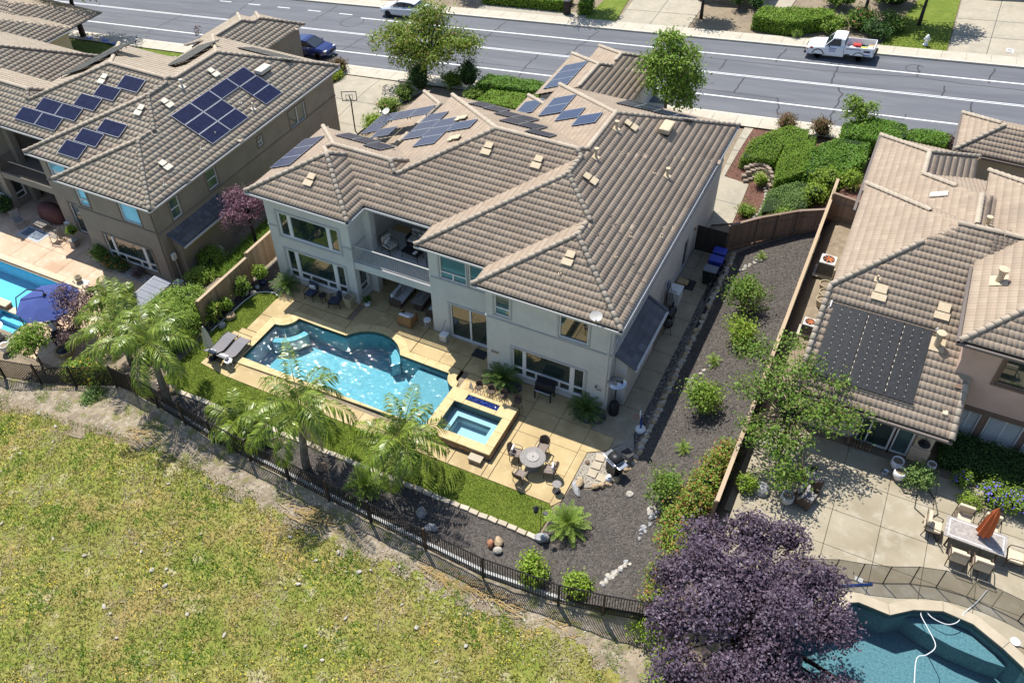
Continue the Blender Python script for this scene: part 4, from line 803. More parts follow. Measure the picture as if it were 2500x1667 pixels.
    for r in rects:
        w_, d_ = r.x1-r.x0, r.y1-r.y0; hm = min(w_, d_)/2
        lines = []
        for sx, X, dx in (('L', r.x0, 1), ('R', r.x1, -1)):
            for sy_, Y, dy in (('F', r.y0, 1), ('B', r.y1, -1)):
                if r.h[sx] is None or r.h[sy_] is None: continue
                dz = (r.h[sx]-r.h[sy_])/PT; x_, y_ = X, Y
                if dz > 0: y_ = Y+dy*dz
                elif dz < 0: x_ = X-dx*dz
                lines.append(((x_, y_), (X+dx*hm*1.02+(x_-X), Y+dy*hm*1.02+(y_-Y))))
        if r.h['L'] is not None and r.h['R'] is not None: xm = (r.x0+r.x1)/2; lines.append(((xm, r.y0), (xm, r.y1)))
        if r.h['F'] is not None and r.h['B'] is not None: ym = (r.y0+r.y1)/2+(r.h['B']-r.h['F'])/PT/2; lines.append(((r.x0, ym), (r.x1, ym)))
        for (a, b2) in lines:
            L = math.hypot(b2[0]-a[0], b2[1]-a[1]); n = int(L/.05); ux, uy = (b2[0]-a[0])/L, (b2[1]-a[1])/L; t = np.arange(n)*.05; x = a[0]+ux*t; y = a[1]+uy*t
            z0 = rz(x, y); own = np.abs(r.z(x, y)-z0) < .01; e = .15; zl = rz(x-uy*e, y+ux*e); zr = rz(x+uy*e, y-ux*e); zl = np.where(zl < -100, z0-.3, zl); zr = np.where(zr < -100, z0-.3, zr)
            good = own & (zl+zr-2*z0 < -.03) & (zl < z0+.005) & (zr < z0+.005); run = None
            for i in range(n+1):
                g_ = i < n and good[i]
                if g_ and run is None: run = i
                if not g_ and run is not None:
                    if i-run > 6: segs.append(((x[run], y[run], z0[run]), (x[i-1], y[i-1], z0[i-1])))
                    run = None
    for a, b2 in extra_caps: segs.append((tuple(np.array(a)+off), tuple(np.array(b2)+off)))
    cm = MB(); n = 7; R0, R1, Lc = .135, .115, .40
    P = [(x_, r_*math.cos(PI*k/(n-1)), r_*math.sin(PI*k/(n-1))*.85+zz) for x_, r_, zz in ((0, R0, .035), (Lc, R1, .0)) for k in range(n)]+[(0, r_*math.cos(PI*k/(n-1)), r_*math.sin(PI*k/(n-1))*.85+.03) for r_ in (R0-.03,) for k in range(n)]
    cm.add(P, [(k, n+k, n+k+1, k+1) for k in range(n-1)]+[(2*n+k, k, k+1, 2*n+k+1) for k in range(n-1)]); me = bpy.data.meshes.new('ridge_cap'); me.from_pydata(cm.v, [], cm.f); me.polygons.foreach_set('use_smooth', [True]*len(me.polygons)); me.materials.append(MATS['cap'])
    seen = []; cnt = 0; rest = []
    for a, b2 in segs:
        a = Vector(a); b2 = Vector(b2)
        if a.z > b2.z: a, b2 = b2, a
        if any((a-p).length+(b2-q_).length < .8 or (a-q_).length+(b2-p).length < .8 for p, q_ in seen): continue
        seen.append((a, b2)); d = b2-a; L = d.length; k = max(1, round(L/.365)); ux = d.normalized(); uy_ = Vector((-ux.y, ux.x, 0)).normalized(); uz = ux.cross(uy_)
        for i in range(k):
            p = a+ux*(L*i/k-.05); M = Matrix((( ux.x, uy_.x, uz.x, p.x), (ux.y, uy_.y, uz.y, p.y), (ux.z, uy_.z, uz.z, p.z+.06), (0, 0, 0, 1)))
            if cnt < capmax:
                o = bpy.data.objects.new('ridge_cap', me); COL.objects.link(o); o.parent = dk; o.matrix_local = M; cnt += 1
    return rz
# ---- walls and windows on axis-aligned faces: F looks to -y, B to +y, R to +x, L to -x
def wbox(mb, face, c, s0, s1, n0, n1, z0, z1):
    if face == 'F': mb.bb(s0, s1, c-n1, c-n0, z0, z1)
    elif face == 'B': mb.bb(s0, s1, c+n0, c+n1, z0, z1)
    elif face == 'R': mb.bb(c+n0, c+n1, s0, s1, z0, z1)
    else: mb.bb(c-n1, c-n0, s0, s1, z0, z1)
def grid_minus(mb, face, c, s0, s1, z0, z1, n0, n1, holes):
    S = sorted({s0, s1, *[max(s0, min(s1, v)) for h in holes for v in h[:2]]}); Zs = sorted({z0, z1, *[max(z0, min(z1, v)) for h in holes for v in h[2:]]})
    for i in range(len(S)-1):
        run = None
        for j in range(len(Zs)):
            solid = False
            if j < len(Zs)-1:
                a, b = (S[i]+S[i+1])/2, (Zs[j]+Zs[j+1])/2; solid = not any(h[0] < a < h[1] and h[2] < b < h[3] for h in holes)
            if solid and run is None: run = Zs[j]
            if not solid and run is not None: wbox(mb, face, c, S[i], S[i+1], n0, n1, run, Zs[j]); run = None
def window(house, face, c, s0, s1, z0, z1, lites, glass='glass', frame='vinyl', trim=None, tw=.11, name='window', sill=True, rows=None):
    b = MB(); grid_minus(b, face, c, s0, s1, z0, z1, -.13, -.03, lites); w_ = b.build(name, frame, house)
    for (a0, a1, b0, b1) in lites:
        q = MB(); wbox(q, face, c, a0, a1, -.10, -.085, b0, b1); q.build('pane', glass if not callable(glass) else glass(a0), w_)
    if trim:
        q = MB(); grid_minus(q, face, c, s0-tw, s1+tw, z0-tw, z1+tw, .0, .045, [(s0, s1, z0, z1)]); q.build('window_trim', trim, w_)
    return w_
def wall(house, face, c, s0, s1, z0, z1, wins, m, th=.2, name='wall'):
    b = MB(); grid_minus(b, face, c, s0, s1, z0, z1, -th, 0, wins); return b.build(name, m, house)
def gutter(house, pts, z, m='gutter', closed=False):
    P = pts+([pts[0]] if closed else [])
    for (xa, ya), (xb, yb) in zip(P[:-1], P[1:]):
        L = math.hypot(xb-xa, yb-ya); b = MB(); b.box(((xa+xb)/2, (ya+yb)/2, z-.06), (L+.12, .13, .11), math.atan2(yb-ya, xb-xa)); b.build('gutter', m, house)
def box_vent(house, x, y, side, c, ze, m='vent', s=.42):
    d = dict(F=y-c, R=c-x, L=x-c, B=c-y)[side]; z = ze+PT*d; rot = ROT[side]; t = MB()
    t.box((0, .05, .20), (s, s*.85, .06), 0, ('X', math.atan(PT))); v = t.build('roof_vent', m, house, loc=(x, y, z), rz=rot); MB().box((0, .05, .11), (s*.8, s*.7, .14), 0, ('X', math.atan(PT))).build('vent_throat', 'deck', v)
    MB().box((0, -.33, .025), (s*1.25, .34, .035), 0, ('X', math.atan(PT))).build('flashing', m, v)
def pipe_vent(house, x, y, side, c, ze, h=.5, r=.05, m='vent', cap=False):
    d = dict(F=y-c, R=c-x, L=x-c, B=c-y)[side]; z = ze+PT*d; b = MB(); b.lathe([(r, -.1), (r, h*.86), (r*1.5, h*.87), (r*1.6, h), (r*.8, h+.01)] if cap else [(r, -.1), (r, h), (r*.7, h)], seg=12)
    v = b.build('vent_pipe', m, house, loc=(x, y, z), smooth=False); MB().box((0, 0, .07), (r*5, r*5, .03), ROT[side], ('X', math.atan(PT))).build('flashing', m, v)
def array(label, side, c, ze, panels, m='panel_blue', group=None, name='solar_array', lift=.14, frame='alu', grid=True):
    """solar panels bolted to one roof slope; panels = list of (u0,u1,d0,d1): u along eave (x or y world), d world coord up the slope"""
    t = thing(name, label, 'solar panels', (0, 0, 0), 0, group)
    for (u0, u1, d0, d1) in panels:
        b = MB(); P = []
        for (u, d) in ((u0, d0), (u1, d0), (u1, d1), (u0, d1)):
            x, y = (u, d) if side in 'FB' else (d, u); dd_ = dict(F=y-c, R=c-x, L=x-c, B=c-y)[side]; P.append(Vector((x, y, ze+PT*dd_+lift)))
        if side in 'BR' or True:
            n = (P[1]-P[0]).cross(P[3]-P[0])
            if n.z < 0: P = [P[0], P[3], P[2], P[1]]
        n = (P[1]-P[0]).cross(P[3]-P[0]).normalized(); ctr = sum(P, Vector())/4
        P = [ctr+(p-ctr)*.985 for p in P]; b.add(P+[p-n*.045 for p in P], [(0, 1, 2, 3), (7, 6, 5, 4), (4, 5, 1, 0), (5, 6, 2, 1), (6, 7, 3, 2), (7, 4, 0, 3)]); o = b.build('solar_panel', m, t)
        fb = MB()
        for i in range(4):
            a, e_ = P[i], P[(i+1) % 4]; ins = (ctr-(a+e_)/2).normalized()*.022; fb.quad(a+n*.003, e_+n*.003, e_+n*.003+ins, a+n*.003+ins)
        fb.build('frame', frame, o)
        if grid:
            gb = MB(); nu, nd = (6, 10) if (P[1]-P[0]).length < (P[3]-P[0]).length else (10, 6); wl = .004
            for k in range(1, nu): t0 = k/nu; a = P[0].lerp(P[1], t0); e_ = P[3].lerp(P[2], t0); s_ = (P[1]-P[0]).normalized()*wl; gb.quad(a-s_+n*.002, a+s_+n*.002, e_+s_+n*.002, e_-s_+n*.002)
            for k in range(1, nd): t0 = k/nd; a = P[0].lerp(P[3], t0); e_ = P[1].lerp(P[2], t0); s_ = (P[3]-P[0]).normalized()*wl; gb.quad(a-s_+n*.002, e_-s_+n*.002, e_+s_+n*.002, a+s_+n*.002)
            gb.build('cell_lines', 'cell_line', o)
        lg = MB()
        for p in P: lg.box(p.lerp(ctr, .12)-Vector((0, 0, .09)), (.04, .04, .16))
        lg.build('mount', 'black_metal', o)
    return t
BASE = [Rect(-6.9, .48, -.42, 8, 5.9, ze=5.9), Rect(-10.8, .48, .98, 18.72, 5.9, ze=5.9), Rect(-16.17, .48, 2.63, 14.69, 5.9, ze=5.9), Rect(-21.2, -12.0, 2.63, 8.25, 5.9, ze=5.9), Rect(-21.2, -14.82, 1.08, 7.5, 5.9, ze=5.9)]
LOWS = [Rect(-20.8, -15.25, 9.5, 18.9, 3.0, R=3.0, B=3.0), Rect(-14.2, -10.0, 14.0, 21.5, 3.0, R=3.0, B=3.0)]
def GAR(dx=0, dy=0, y2=30.35): return [Rect(-13.93+dx, -7.56+dx, 21.8+dy, 28.4+dy, 3.0, R=3.0, B=3.0), Rect(-12.6+dx, -7.56+dx, 23+dy, y2+dy, 3.0, R=3.0, B=3.0)]
EAVE = [(-21.2, 1.08), (-14.82, 1.08), (-14.82, 2.63), (-10.8, 2.63), (-10.8, .98), (-6.9, .98), (-6.9, -.42), (.48, -.42), (.48, 18.72), (-10.8, 18.72), (-10.8, 14.69), (-16.17, 14.69), (-16.17, 8.25), (-21.2, 8.25)]
def house_model(label, o, kind, tmat, wm, trim, glass, gl2, gdx=0, gdy=0, gy2=30.35, ours=True):
    H = thing('house', label, 'house', o)
    B0 = 0; ZT = 5.8
    rz = roof(H, BASE, kind, tmat, nmax=300, capmax=300)
    gc = [((-13.93+gdx, 21.8+gdy, 3.0), (-10.745+gdx, 21.8+gdy, 3+PT*3.185)), ((-7.56+gdx, 21.8+gdy, 3.0), (-10.745+gdx, 21.8+gdy, 3+PT*3.185))]
    roof(H, LOWS+GAR(gdx, gdy, gy2), kind, tmat, extra_caps=gc, nmax=60, capmax=120)
    MB().add([(x, y, 5.78) for x, y in EAVE], [tuple(range(len(EAVE)))]).build('soffit', trim, H)
    MB().bb(-20.8+.3, -15.5, 9.7, 18.5, 0, 2.9).build('wall', wm, H); MB().bb(-13.6+gdx, -7.9+gdx, 22.1+gdy, 28.0+gdy, -1.2, 2.92).build('garage_wall', wm, H); MB().bb(-12.2+gdx, -7.95+gdx, 28+gdy, gy2-.4+gdy, -1.2, 2.9).build('garage_wall', wm, H); MB().bb(-13.8, -10.4, 14.3, 21.2, -.8, 2.9).build('wall', wm, H)
    MB().add([(-13.6+gdx, 22.1+gdy, 2.9), (-7.9+gdx, 22.1+gdy, 2.9), (-10.745+gdx, 22.1+gdy, 4.15)], [(0, 1, 2)]).build('gable_wall', wm, H)
    gutter(H, EAVE[:9], 5.86); gutter(H, [EAVE[13], EAVE[0]], 5.86)
    W = wall
    # wing
    up = (-19.78, -15.85, 3.26, 4.84); lo = (-19.72, -15.8, .42, 2.38)
    W(H, 'F', 1.45, -20.5, -15.15, B0, ZT, [up, lo], wm); W(H, 'L', -20.5, 1.65, 7.8, B0, ZT, [(4.0, 5.0, 3.6, 4.8)], wm); window(H, 'L', -20.5, 4.0, 5.0, 3.6, 4.8, [(4.06, 4.94, 3.66, 4.74)], glass)
    window(H, 'F', 1.45, *up, [(-19.66, -19.14, 3.36, 4.74), (-18.92, -16.63, 3.36, 4.74), (-16.4, -15.93, 3.36, 4.74)], glass, trim=trim)
    window(H, 'F', 1.45, *lo, [(-19.6, -19.14, .95, 2.27), (-18.9, -16.6, .95, 2.27), (-16.35, -15.9, .95, 2.27), (-19.6, -19.14, .5, .86), (-18.9, -18.35, .5, .86), (-18.25, -17.2, .5, .86), (-17.1, -16.6, .5, .86), (-16.35, -15.9, .5, .86)], glass, trim=trim)
    wr = (1.8, 2.55, .55, 2.2); W(H, 'R', -15.15, 1.65, 6.2, B0, ZT, [wr], wm); window(H, 'R', -15.15, *wr, [(1.86, 2.49, 1.0, 2.14), (1.86, 2.49, .6, .92)], glass, trim=trim)
    # recess and balcony
    MB().bb(-15.14, -14.7, 2.75, 3.2, 0, 5.75).build('column', wm, H)
    bw = [(-14.2, -12.6, 3.1, 5.2), (-12.3, -10.9, 3.9, 5.2)]; W(H, 'F', 6.2, -15.15, -10.4, B0, ZT, bw+[(-13.8, -11.6, .05, 2.2)], wm); window(H, 'F', 6.2, *bw[0], [(-14.12, -13.43, 3.15, 5.1), (-13.37, -12.68, 3.15, 5.1)], glass, name='balcony_door'); window(H, 'F', 6.2, *bw[1], [(-12.24, -11.63, 3.96, 5.14), (-11.57, -10.96, 3.96, 5.14)], glass); window(H, 'F', 6.2, -13.8, -11.6, .05, 2.2, [(-13.74, -12.74, .1, 2.14), (-12.66, -11.66, .1, 2.14)], glass, name='sliding_door')
    W(H, 'L', -10.4, 1.6, 6.2, B0, ZT, [], wm)
    bs = MB(); bs.bb(-15.14, -10.41, 1.62, 6.19, 2.68, 2.93); bs.build('balcony_floor', 'trim_grey' if ours else 'trim_taupe', H); MB().bb(-15.14, -10.41, 1.5, 1.62, 2.5, 2.95).build('balcony_beam', wm, H)
    rl = MB(); rl.bb(-15.14, -10.41, 1.54, 1.60, 3.98, 4.03); rr = rl.build('balcony_rail', 'black_metal' if not ours else 'trim_grey', H); pk = MB(); pk.bb(-15.14, -10.41, 1.555, 1.585, 3.06, 3.09)
    for k in range(44): pk.bb(-15.08+k*.108, -15.062+k*.108, 1.56, 1.58, 3.06, 3.98)
    tag(pk.build('baluster', 'trim_grey' if ours else 'black_metal', rr), kind='stuff')
    # E block
    sld = (-9.32, -7.0, .03, 2.3); u1 = (-9.77, -8.24, 3.86, 5.36); u2 = (-8.1, -6.58, 3.86, 5.36)
    W(H, 'F', 1.4, -10.4, -6.45, B0, ZT, [sld, u1, u2], wm)
    window(H, 'F', 1.4, *sld, [(-9.24, -8.2, .1, 2.22), (-8.1, -7.08, .1, 2.22)], glass, trim=trim, name='sliding_door')
    window(H, 'F', 1.4, *u1, [(-9.7, -8.31, 4.35, 5.3), (-9.7, -9.06, 3.92, 4.28), (-8.98, -8.31, 3.92, 4.28)], gl2, trim=trim, tw=.08); window(H, 'F', 1.4, *u2, [(-8.03, -6.65, 4.35, 5.3), (-8.03, -7.4, 3.92, 4.28), (-7.32, -6.65, 3.92, 4.28)], gl2, trim=trim, tw=.08)
    W(H, 'L', -6.45, .2, 1.4, B0, ZT, [], wm)
    # main block
    v1 = (-6.0, -5.16, 4.06, 5.38); v2 = (-2.63, -1.14, 3.95, 5.33); v3 = (-5.05, -1.2, .40, 2.22)
    W(H, 'F', 0, -6.45, .05, B0, ZT, [v1, v2, v3], wm)
    window(H, 'F', 0, *v1, [(-5.93, -5.23, 4.55, 5.3), (-5.93, -5.23, 4.12, 4.48)], gl2, trim=trim, tw=.08); window(H, 'F', 0, *v2, [(-2.56, -1.21, 4.02, 5.26)], glass if ours else gl2, trim=trim, tw=.09)
    window(H, 'F', 0, *v3, [(-4.98, -4.5, .95, 2.15), (-4.31, -1.97, .95, 2.15), (-1.73, -1.27, .95, 2.15), (-4.98, -4.5, .46, .86), (-4.31, -3.8, .46, .86), (-3.7, -2.55, .46, .86), (-2.45, -1.97, .46, .86), (-1.73, -1.27, .46, .86)], glass, trim=trim)
    # plaster panels between the upper windows
    for (a0, a1) in ((-5.0, -2.72), (-1.02, -.06)):
        b = MB(); wbox(b, 'F', 0, a0, a1, .012, .03, 3.9, 5.4); b.build('plaster_panel', wm, H)
    b = MB()
    for f_, c_, s0, s1 in (('F', 1.45, -20.5, -15.15), ('F', 1.4, -10.4, -6.46), ('F', 0, -6.45, .05), ('R', .05, 0, 18.3), ('L', -6.45, 0, 1.4), ('R', -15.15, 1.47, 2.7)): 
        if c_ == 1.45: wbox(b, f_, c_, s0, -19.95, .003, .05, 3.78, 3.86); wbox(b, f_, c_, -15.7, s1, .003, .05, 3.78, 3.86)
        else: wbox(b, f_, c_, s0, s1, .003, .05, 3.76, 3.84)
    b.build('belt_course', trim, H)
    # right side wall
    dr = (11.7, 12.6, .05, 2.1); rw = [(.35, .95, 4.1, 5.2), (7.0, 7.6, 4.2, 5.1), (14.5, 16.2, 3.9, 5.2), dr] if ours else [(1.3, 2.1, 3.9, 5.3), (4.6, 5.5, 4.0, 5.3), (9.6, 10.1, 4.3, 5.0), (13.0, 14.8, 3.8, 5.1)]
    W(H, 'R', .05, .2, 18.1, B0 if ours else -.0, ZT, rw, wm)
    for q in rw:
        if q == dr: window(H, 'R', .05, *q, [(q[0]+.1, q[1]-.1, q[2]+.1, q[3]-.1)], 'gate_dark', frame=trim, name='side_door')
        else:
            mid = (q[0]+q[1])/2; zm = (q[2]+q[3])/2; lt = [(q[0]+.07, mid-.03, q[2]+.07, q[3]-.07), (mid+.03, q[1]-.07, q[2]+.07, q[3]-.07)] if q[1]-q[0] > 1.2 else [(q[0]+.07, q[1]-.07, q[2]+.07, zm-.03), (q[0]+.07, q[1]-.07, zm+.03, q[3]-.07)]
            window(H, 'R', .05, *q, lt, glass if ours else 'glass_teal', trim=trim, tw=.08)
    W(H, 'B', 18.3, -10.4, .05, -1, ZT, [], wm); W(H, 'L', -10.4, 14.3, 18.1, -1, ZT, [], wm); W(H, 'L', -15.8, 8.0, 14.1, 0, ZT, [], wm); W(H, 'B', 14.3, -15.8, -10.4, 0, ZT, [], wm); W(H, 'B', 8.0, -20.5, -15.8, 0, ZT, [], wm)
    # lean-to chimney bay on the side
    bay = MB(); bay.bb(.06, .68, .69, 5.0, 0, 2.85); bay.build('bay_wall', wm, H); MB().add([(.06, .69, 2.85), (.68, .69, 2.85), (.06, .69, 3.3)], [(0, 1, 2)]).build('bay_wall', wm, H); MB().add([(.06, 5, 2.85), (.06, 5, 3.3), (.68, 5, 2.85)], [(0, 1, 2)]).build('bay_wall', wm, H)
    br = MB(); br.add([(.06, .55, 3.38), (1.08, .55, 2.84), (1.08, 5.1, 2.84), (.06, 5.1, 3.38), (.06, .55, 3.30), (1.08, .55, 2.76), (1.08, 5.1, 2.76), (.06, 5.1, 3.30)], [(0, 1, 2, 3), (7, 6, 5, 4), (0, 4, 5, 1), (1, 5, 6, 2), (2, 6, 7, 3)]); bro = br.build('bay_roof', 'deck', H)
    sl_ = -.5294; Wd, ex, TV, TF = tile_template(kind); rows = 3 if kind == 'S' else 3; tv = TV.copy(); tv[:, 2] += .5294*tv[:, 1]; tm = npmesh('bay_roof_tile', tv, TF); tm.materials.append(MATS['tile_dark'])
    for r_ in range(3):
        k = 0
        while .58+k*Wd < 5.05-Wd*.5:
            oo = bpy.data.objects.new('bay_roof_tile', tm); COL.objects.link(oo); oo.parent = bro; oo.rotation_euler = (0, 0, PI/2); oo.location = (1.1-r_*ex, .58+k*Wd, 2.86+.5294*r_*ex); k += 1
    for yy in (.55, 5.12): MB().tube([(.04, yy, 3.43), (1.14, yy, 2.86)], .09, 8).build('rake_cap', 'tile_dark', bro)
    MB().box((1.15, 2.83, 2.78), (.12, 4.6, .1)).build('gutter', 'gutter', H)
    ds = MB(); ds.tube([(-.18, -.40, 5.72), (-.10, -.06, 5.4), (-.10, -.06, .15), (-.1, -.3, .06)], .04, 6); ds.build('downspout', 'gutter' if ours else 'trim_taupe', H)
    return H
HOME = house_model('large pale grey stucco house with tan tiled hip roof behind the turquoise pool', (0, 0, 0), 'S', 'tile_s', 'stucco', 'trim_grey', 'glass', 'glass_teal')
LEFT = house_model('taupe stucco house with flat tan roof tiles and dark solar panels at the left', (-28.48, .6, -2.75), 'flat', 'tile_flat', 'stucco_taupe', 'trim_taupe', 'glass', 'glass_blue', gdx=-2.35, gdy=-.85, gy2=29.2, ours=False)
# vents on our roof
for (x, y, s_, c_) in ((-10.0, 7.45, 'F', 2.63), (-7.15, 7.42, 'F', 2.63), (-18.0, 2.7, 'F', 1.08), (-3.09, 2.1, 'F', -.42), (-4.24, 12.76, 'R', .48), (-4.28, 7.09, 'R', .48), (-12.2, 8.0, 'L', -16.17), (-13.2, 10.6, 'L', -16.17)): box_vent(HOME, x, y, s_, c_, 5.9)
for (x, y, h_, r_, cp_) in ((-4.62, 11.84, .55, .075, True), (-4.58, 8.85, .6, .075, True), (-1.29, 10.84, .55, .075, True), (-1.9, 10.43, .28, .03, False), (-1.23, 5.19, .3, .03, False), (-.05, 6.4, .28, .03, False), (-1.3, 3.4, .25, .03, False)): pipe_vent(HOME, x, y, 'R', .48, 5.9, h_, r_, cap=cp_)
pipe_vent(HOME, -3.2, 1.2, 'F', -.42, 5.9, .28, .03)
b = MB(); b.rbox((0, 0, .28), (.62, 1.15, .30), .1); v = b.build('turbine_hood', 'vent', HOME, loc=(-2.55, 14.26, 5.9+PT*3.03)); MB().bb(-.26, .26, -.5, .5, 0, .2).build('hood_base', 'deck', v)
for (x, y, s_, c_) in ((-33.4, 6.2, 'F', 1.58), (-31.95, 3.4, 'F', 1.58), (-38.2, 8.1, 'F', 3.23), (-32.6, 11.9, 'R', -28.0), (-32.6, 7.5, 'R', -28.0), (-29.56, 3.4, 'R', -28.0)): box_vent(LEFT, x+28.48, y-.6, s_, c_+28.48 if s_ == 'R' else c_-.6, 5.9, 'vent_light')
for (x, y, h_, r_, cp_) in ((-32.9, 9.4, .55, .075, True), (-29.1, 11.2, .5, .06, False), (-29.9, 11.0, .25, .03, False), (-29.0, 6.0, .25, .03, False), (-29.2, 7.6, .25, .03, False), (-28.6, 2.2, .25, .03, False)): pipe_vent(LEFT, x+28.48, y-.6, 'R', .48, 5.9, h_, r_, 'vent_light', cp_)
b = MB(); b.rbox((0, 0, .24), (.6, 1.1, .28), .06); v = b.build('roof_hood', 'vent_light', LEFT, loc=(-30.71+28.48, 14.0, 5.9+PT*2.7)); MB().bb(-.26, .26, -.48, .48, 0, .15).build('hood_base', 'deck', v)
# balcony-sunlit satellite dishes, solar arrays
Zo = 5.9
def cells(u0, du, nu, d0, dd_, nd): return [(u0+i*du, u0+(i+1)*du, d0+j*dd_, d0+(j+1)*dd_) for i in range(nu) for j in range(nd)]
array('blue solar panels on the far left hip slope of the pale grey house', 'L', -21.2, Zo, cells(3.35, 1.1, 3, -21.35, 1.48, 1))
array('stepped dark solar panels on the small rear-left slope of the pale grey house', 'B', 8.25, Zo, [(-19.4, -18.33, 6.95, 8.2), (-18.31, -17.24, 6.95, 8.2), (-17.22, -16.1, 6.45, 7.9)], 'panel')
array('largest stepped cluster of blue solar panels on the pale grey house roof', 'L', -16.17, Zo, cells(8.95, 1.03, 3, -16.35, 1.42, 1)+cells(7.75, 1.06, 3, -14.9, 1.42, 1)+[(9.1, 10.12, -13.45, -12.0)])
array('blue solar panels overhanging beside the big cluster, nearest the driveway', 'L', -20.8, 3.9, [(11.1, 12.3, -20.8, -19.45), (12.4, 13.6, -20.8, -19.45), (12.4, 13.6, -19.43, -18.05), (12.4, 13.6, -18.03, -16.7), (10.2, 11.3, -19.43, -18.1)])
array('diagonal steps of dark solar panels on the street side slope behind the long ridge', 'B', 14.69, Zo, [(-14.2, -13.12, 13.0, 14.5), (-13.1, -12.02, 12.75, 14.25), (-12.0, -10.92, 12.0, 13.5), (-10.9, -9.8, 12.0, 13.5), (-10.9, -9.8, 10.45, 11.95), (-9.78, -8.6, 10.45, 11.95), (-8.8, -7.4, 9.3, 10.4)], 'panel')
array('two-panel blue solar row nearest the garage on the inner roof slope', 'L', -10.8, Zo, cells(14.2, 1.15, 2, -10.25, 1.45, 1))
array('single blue solar panel in the middle of the inner roof slope', 'L', -10.8, Zo, [(13.1, 14.3, -8.75, -7.35)])
array('single blue solar panel highest on the inner roof slope by the ridge', 'L', -10.8, Zo, [(12.05, 13.23, -7.3, -5.92)])
array('dark solar panels on the street slope by the right end of the main roof', 'B', 18.72, Zo, cells(-6.2, 1.12, 2, 16.1, 1.2, 2)+cells(-3.9, 1.12, 2, 16.0, 1.6, 1), 'panel')
array('blue solar panels on the garage roof by the street', 'L', -13.93, 3.0, cells(22.35, 1.24, 3, -13.55, 1.75, 1))
array('blue solar panel on the low roof beside the garage', 'L', -14.2, 3.0, [(18.4, 20.3, -13.9, -12.5)])
zl3 = Zo-2.75
array('stepped dark solar panels along the rear slope of the taupe house', 'F', 3.23, zl3, cells(-42.5, 1.78, 2, 3.8, .95, 1)+cells(-41.5, 1.73, 2, 4.76, .94, 1)+[(-39.0, -37.2, 5.74, 6.68), (-38.1, -36.36, 6.72, 7.64), (-36.86, -35.1, 7.68, 8.66)], 'panel', grid=False)
array('three stepped dark solar panels on the lower rear slope of the taupe house', 'F', 1.58, zl3, [(-36.92, -35.2, 2.04, 3.02), (-36.4, -34.6, 3.06, 4.0), (-35.35, -33.5, 4.04, 4.97)], 'panel', grid=False)
array('big L-shaped dark solar array on the right slope of the taupe house', 'R', -28.0, zl3, cells(6.77, 1.78, 4, -31.7, .97, 1)+cells(6.77, 1.78, 2, -30.72, .97, 2)+cells(12.11, 1.78, 1, -30.72, .97, 2), 'panel', grid=False)
array('dark solar panels on the hidden street slope of the taupe house, seen edge-on', 'B', 19.32, zl3, cells(-34.5, 1.1, 4, 16.6, 1.5, 1), 'panel_black', grid=False)
array('tilted dark solar panels in the roof valley of the taupe house', 'L', -39.28, zl3, [(12.5+i*.9, 13.35+i*.9, -37.6, -35.4) for i in range(4)], 'panel_black', grid=False, lift=.3)
array('dark solar panels at the far left valley of the taupe house roof', 'L', -44.65, zl3, [(9.0+i*1.1, 10.05+i*1.1, -43.9+.3*i, -41.2+.3*i) for i in range(4)], 'panel_black', grid=False, lift=.25)
# ------------------------------------------------------------------ right neighbour
RH = thing('house', 'peach stucco house with tan tiled roof and black pool heating mat at the right', 'house', (0, 0, 0))
RR = [Rect(8.18, 14.4, .37, 14.1, 6.97, F=4.9, B=6.97), Rect(14.4, 22, 3.2, 14.1, None, F=4.9+PT*(3.2-.37), B=6.97), Rect(8.1, 18.4, 9.8, 17.85, 6.45, R=6.45, B=6.45), Rect(8.1, 13.2, 12, 20.15, 6.45, R=6.45, B=6.45)]
RB = [Rect(13.5, 26, 2.64, 16, 8.1, ze=8.1)]; RG = [Rect(12.05, 18.5, 21.8, 26.2, 5.7, ze=5.7)]
roof(RH, RR, 'S', 'tile_s', extra_caps=[((8.15, .37, 4.92), (8.15, 5.33, 6.97)), ((14.42, .37, 4.92), (14.42, 2.7, 5.88))], nmax=220, capmax=140)
roof(RH, RB+RG, 'S', 'tile_s', nmax=80, capmax=120)
gutter(RH, [(8.04, 12.5), (8.04, 20.15)], 6.42, 'gutter_dark'); gutter(RH, [(8.18, .30), (14.45, .30)], 4.88, 'gutter_dark'); gutter(RH, [(13.43, 7.9), (13.43, 2.57), (20, 2.57)], 8.06, 'gutter_dark'); gutter(RH, [(12.0, 26.2), (12.0, 21.75), (18.5, 21.75)], 5.66, 'gutter_dark')
MB().add([(13.5, 2.64, 7.98), (26, 2.64, 7.98), (26, 16, 7.98), (13.5, 16, 7.98)], [(0, 1, 2, 3)]).build('soffit', 'trim_brown', RH)
wl = [(11.1, 12.48, ZR, 4.25), (12.55, 13.28, ZR, 4.2)]; wall(RH, 'F', 1.0, 8.7, 14.05, ZR, 4.95, wl, 'stucco_cream')
window(RH, 'F', 1.0, *wl[0], [(11.17, 11.5, ZR+.08, 4.17), (11.56, 12.4, ZR+.08, 4.17)], 'glass', name='sliding_door', trim='trim_brown', tw=.06); window(RH, 'F', 1.0, *wl[1], [(12.62, 13.2, ZR+.08, 4.12)], 'glass_teal', name='patio_door', trim='trim_brown', tw=.06)
wall(RH, 'R', 14.05, 1.2, 3.1, ZR, 5.4, [], 'stucco_cream'); wall(RH, 'L', 8.7, 1.2, 5.2, ZR, 4.95, [], 'stucco_cream'); wall(RH, 'L', 8.7, 5.2, 20, ZR, 6.4, [], 'stucco_cream'); MB().bb(13.3, 14.08, .92, .98, ZR, ZR+.8).build('wainscot', 'coping_pale', RH)
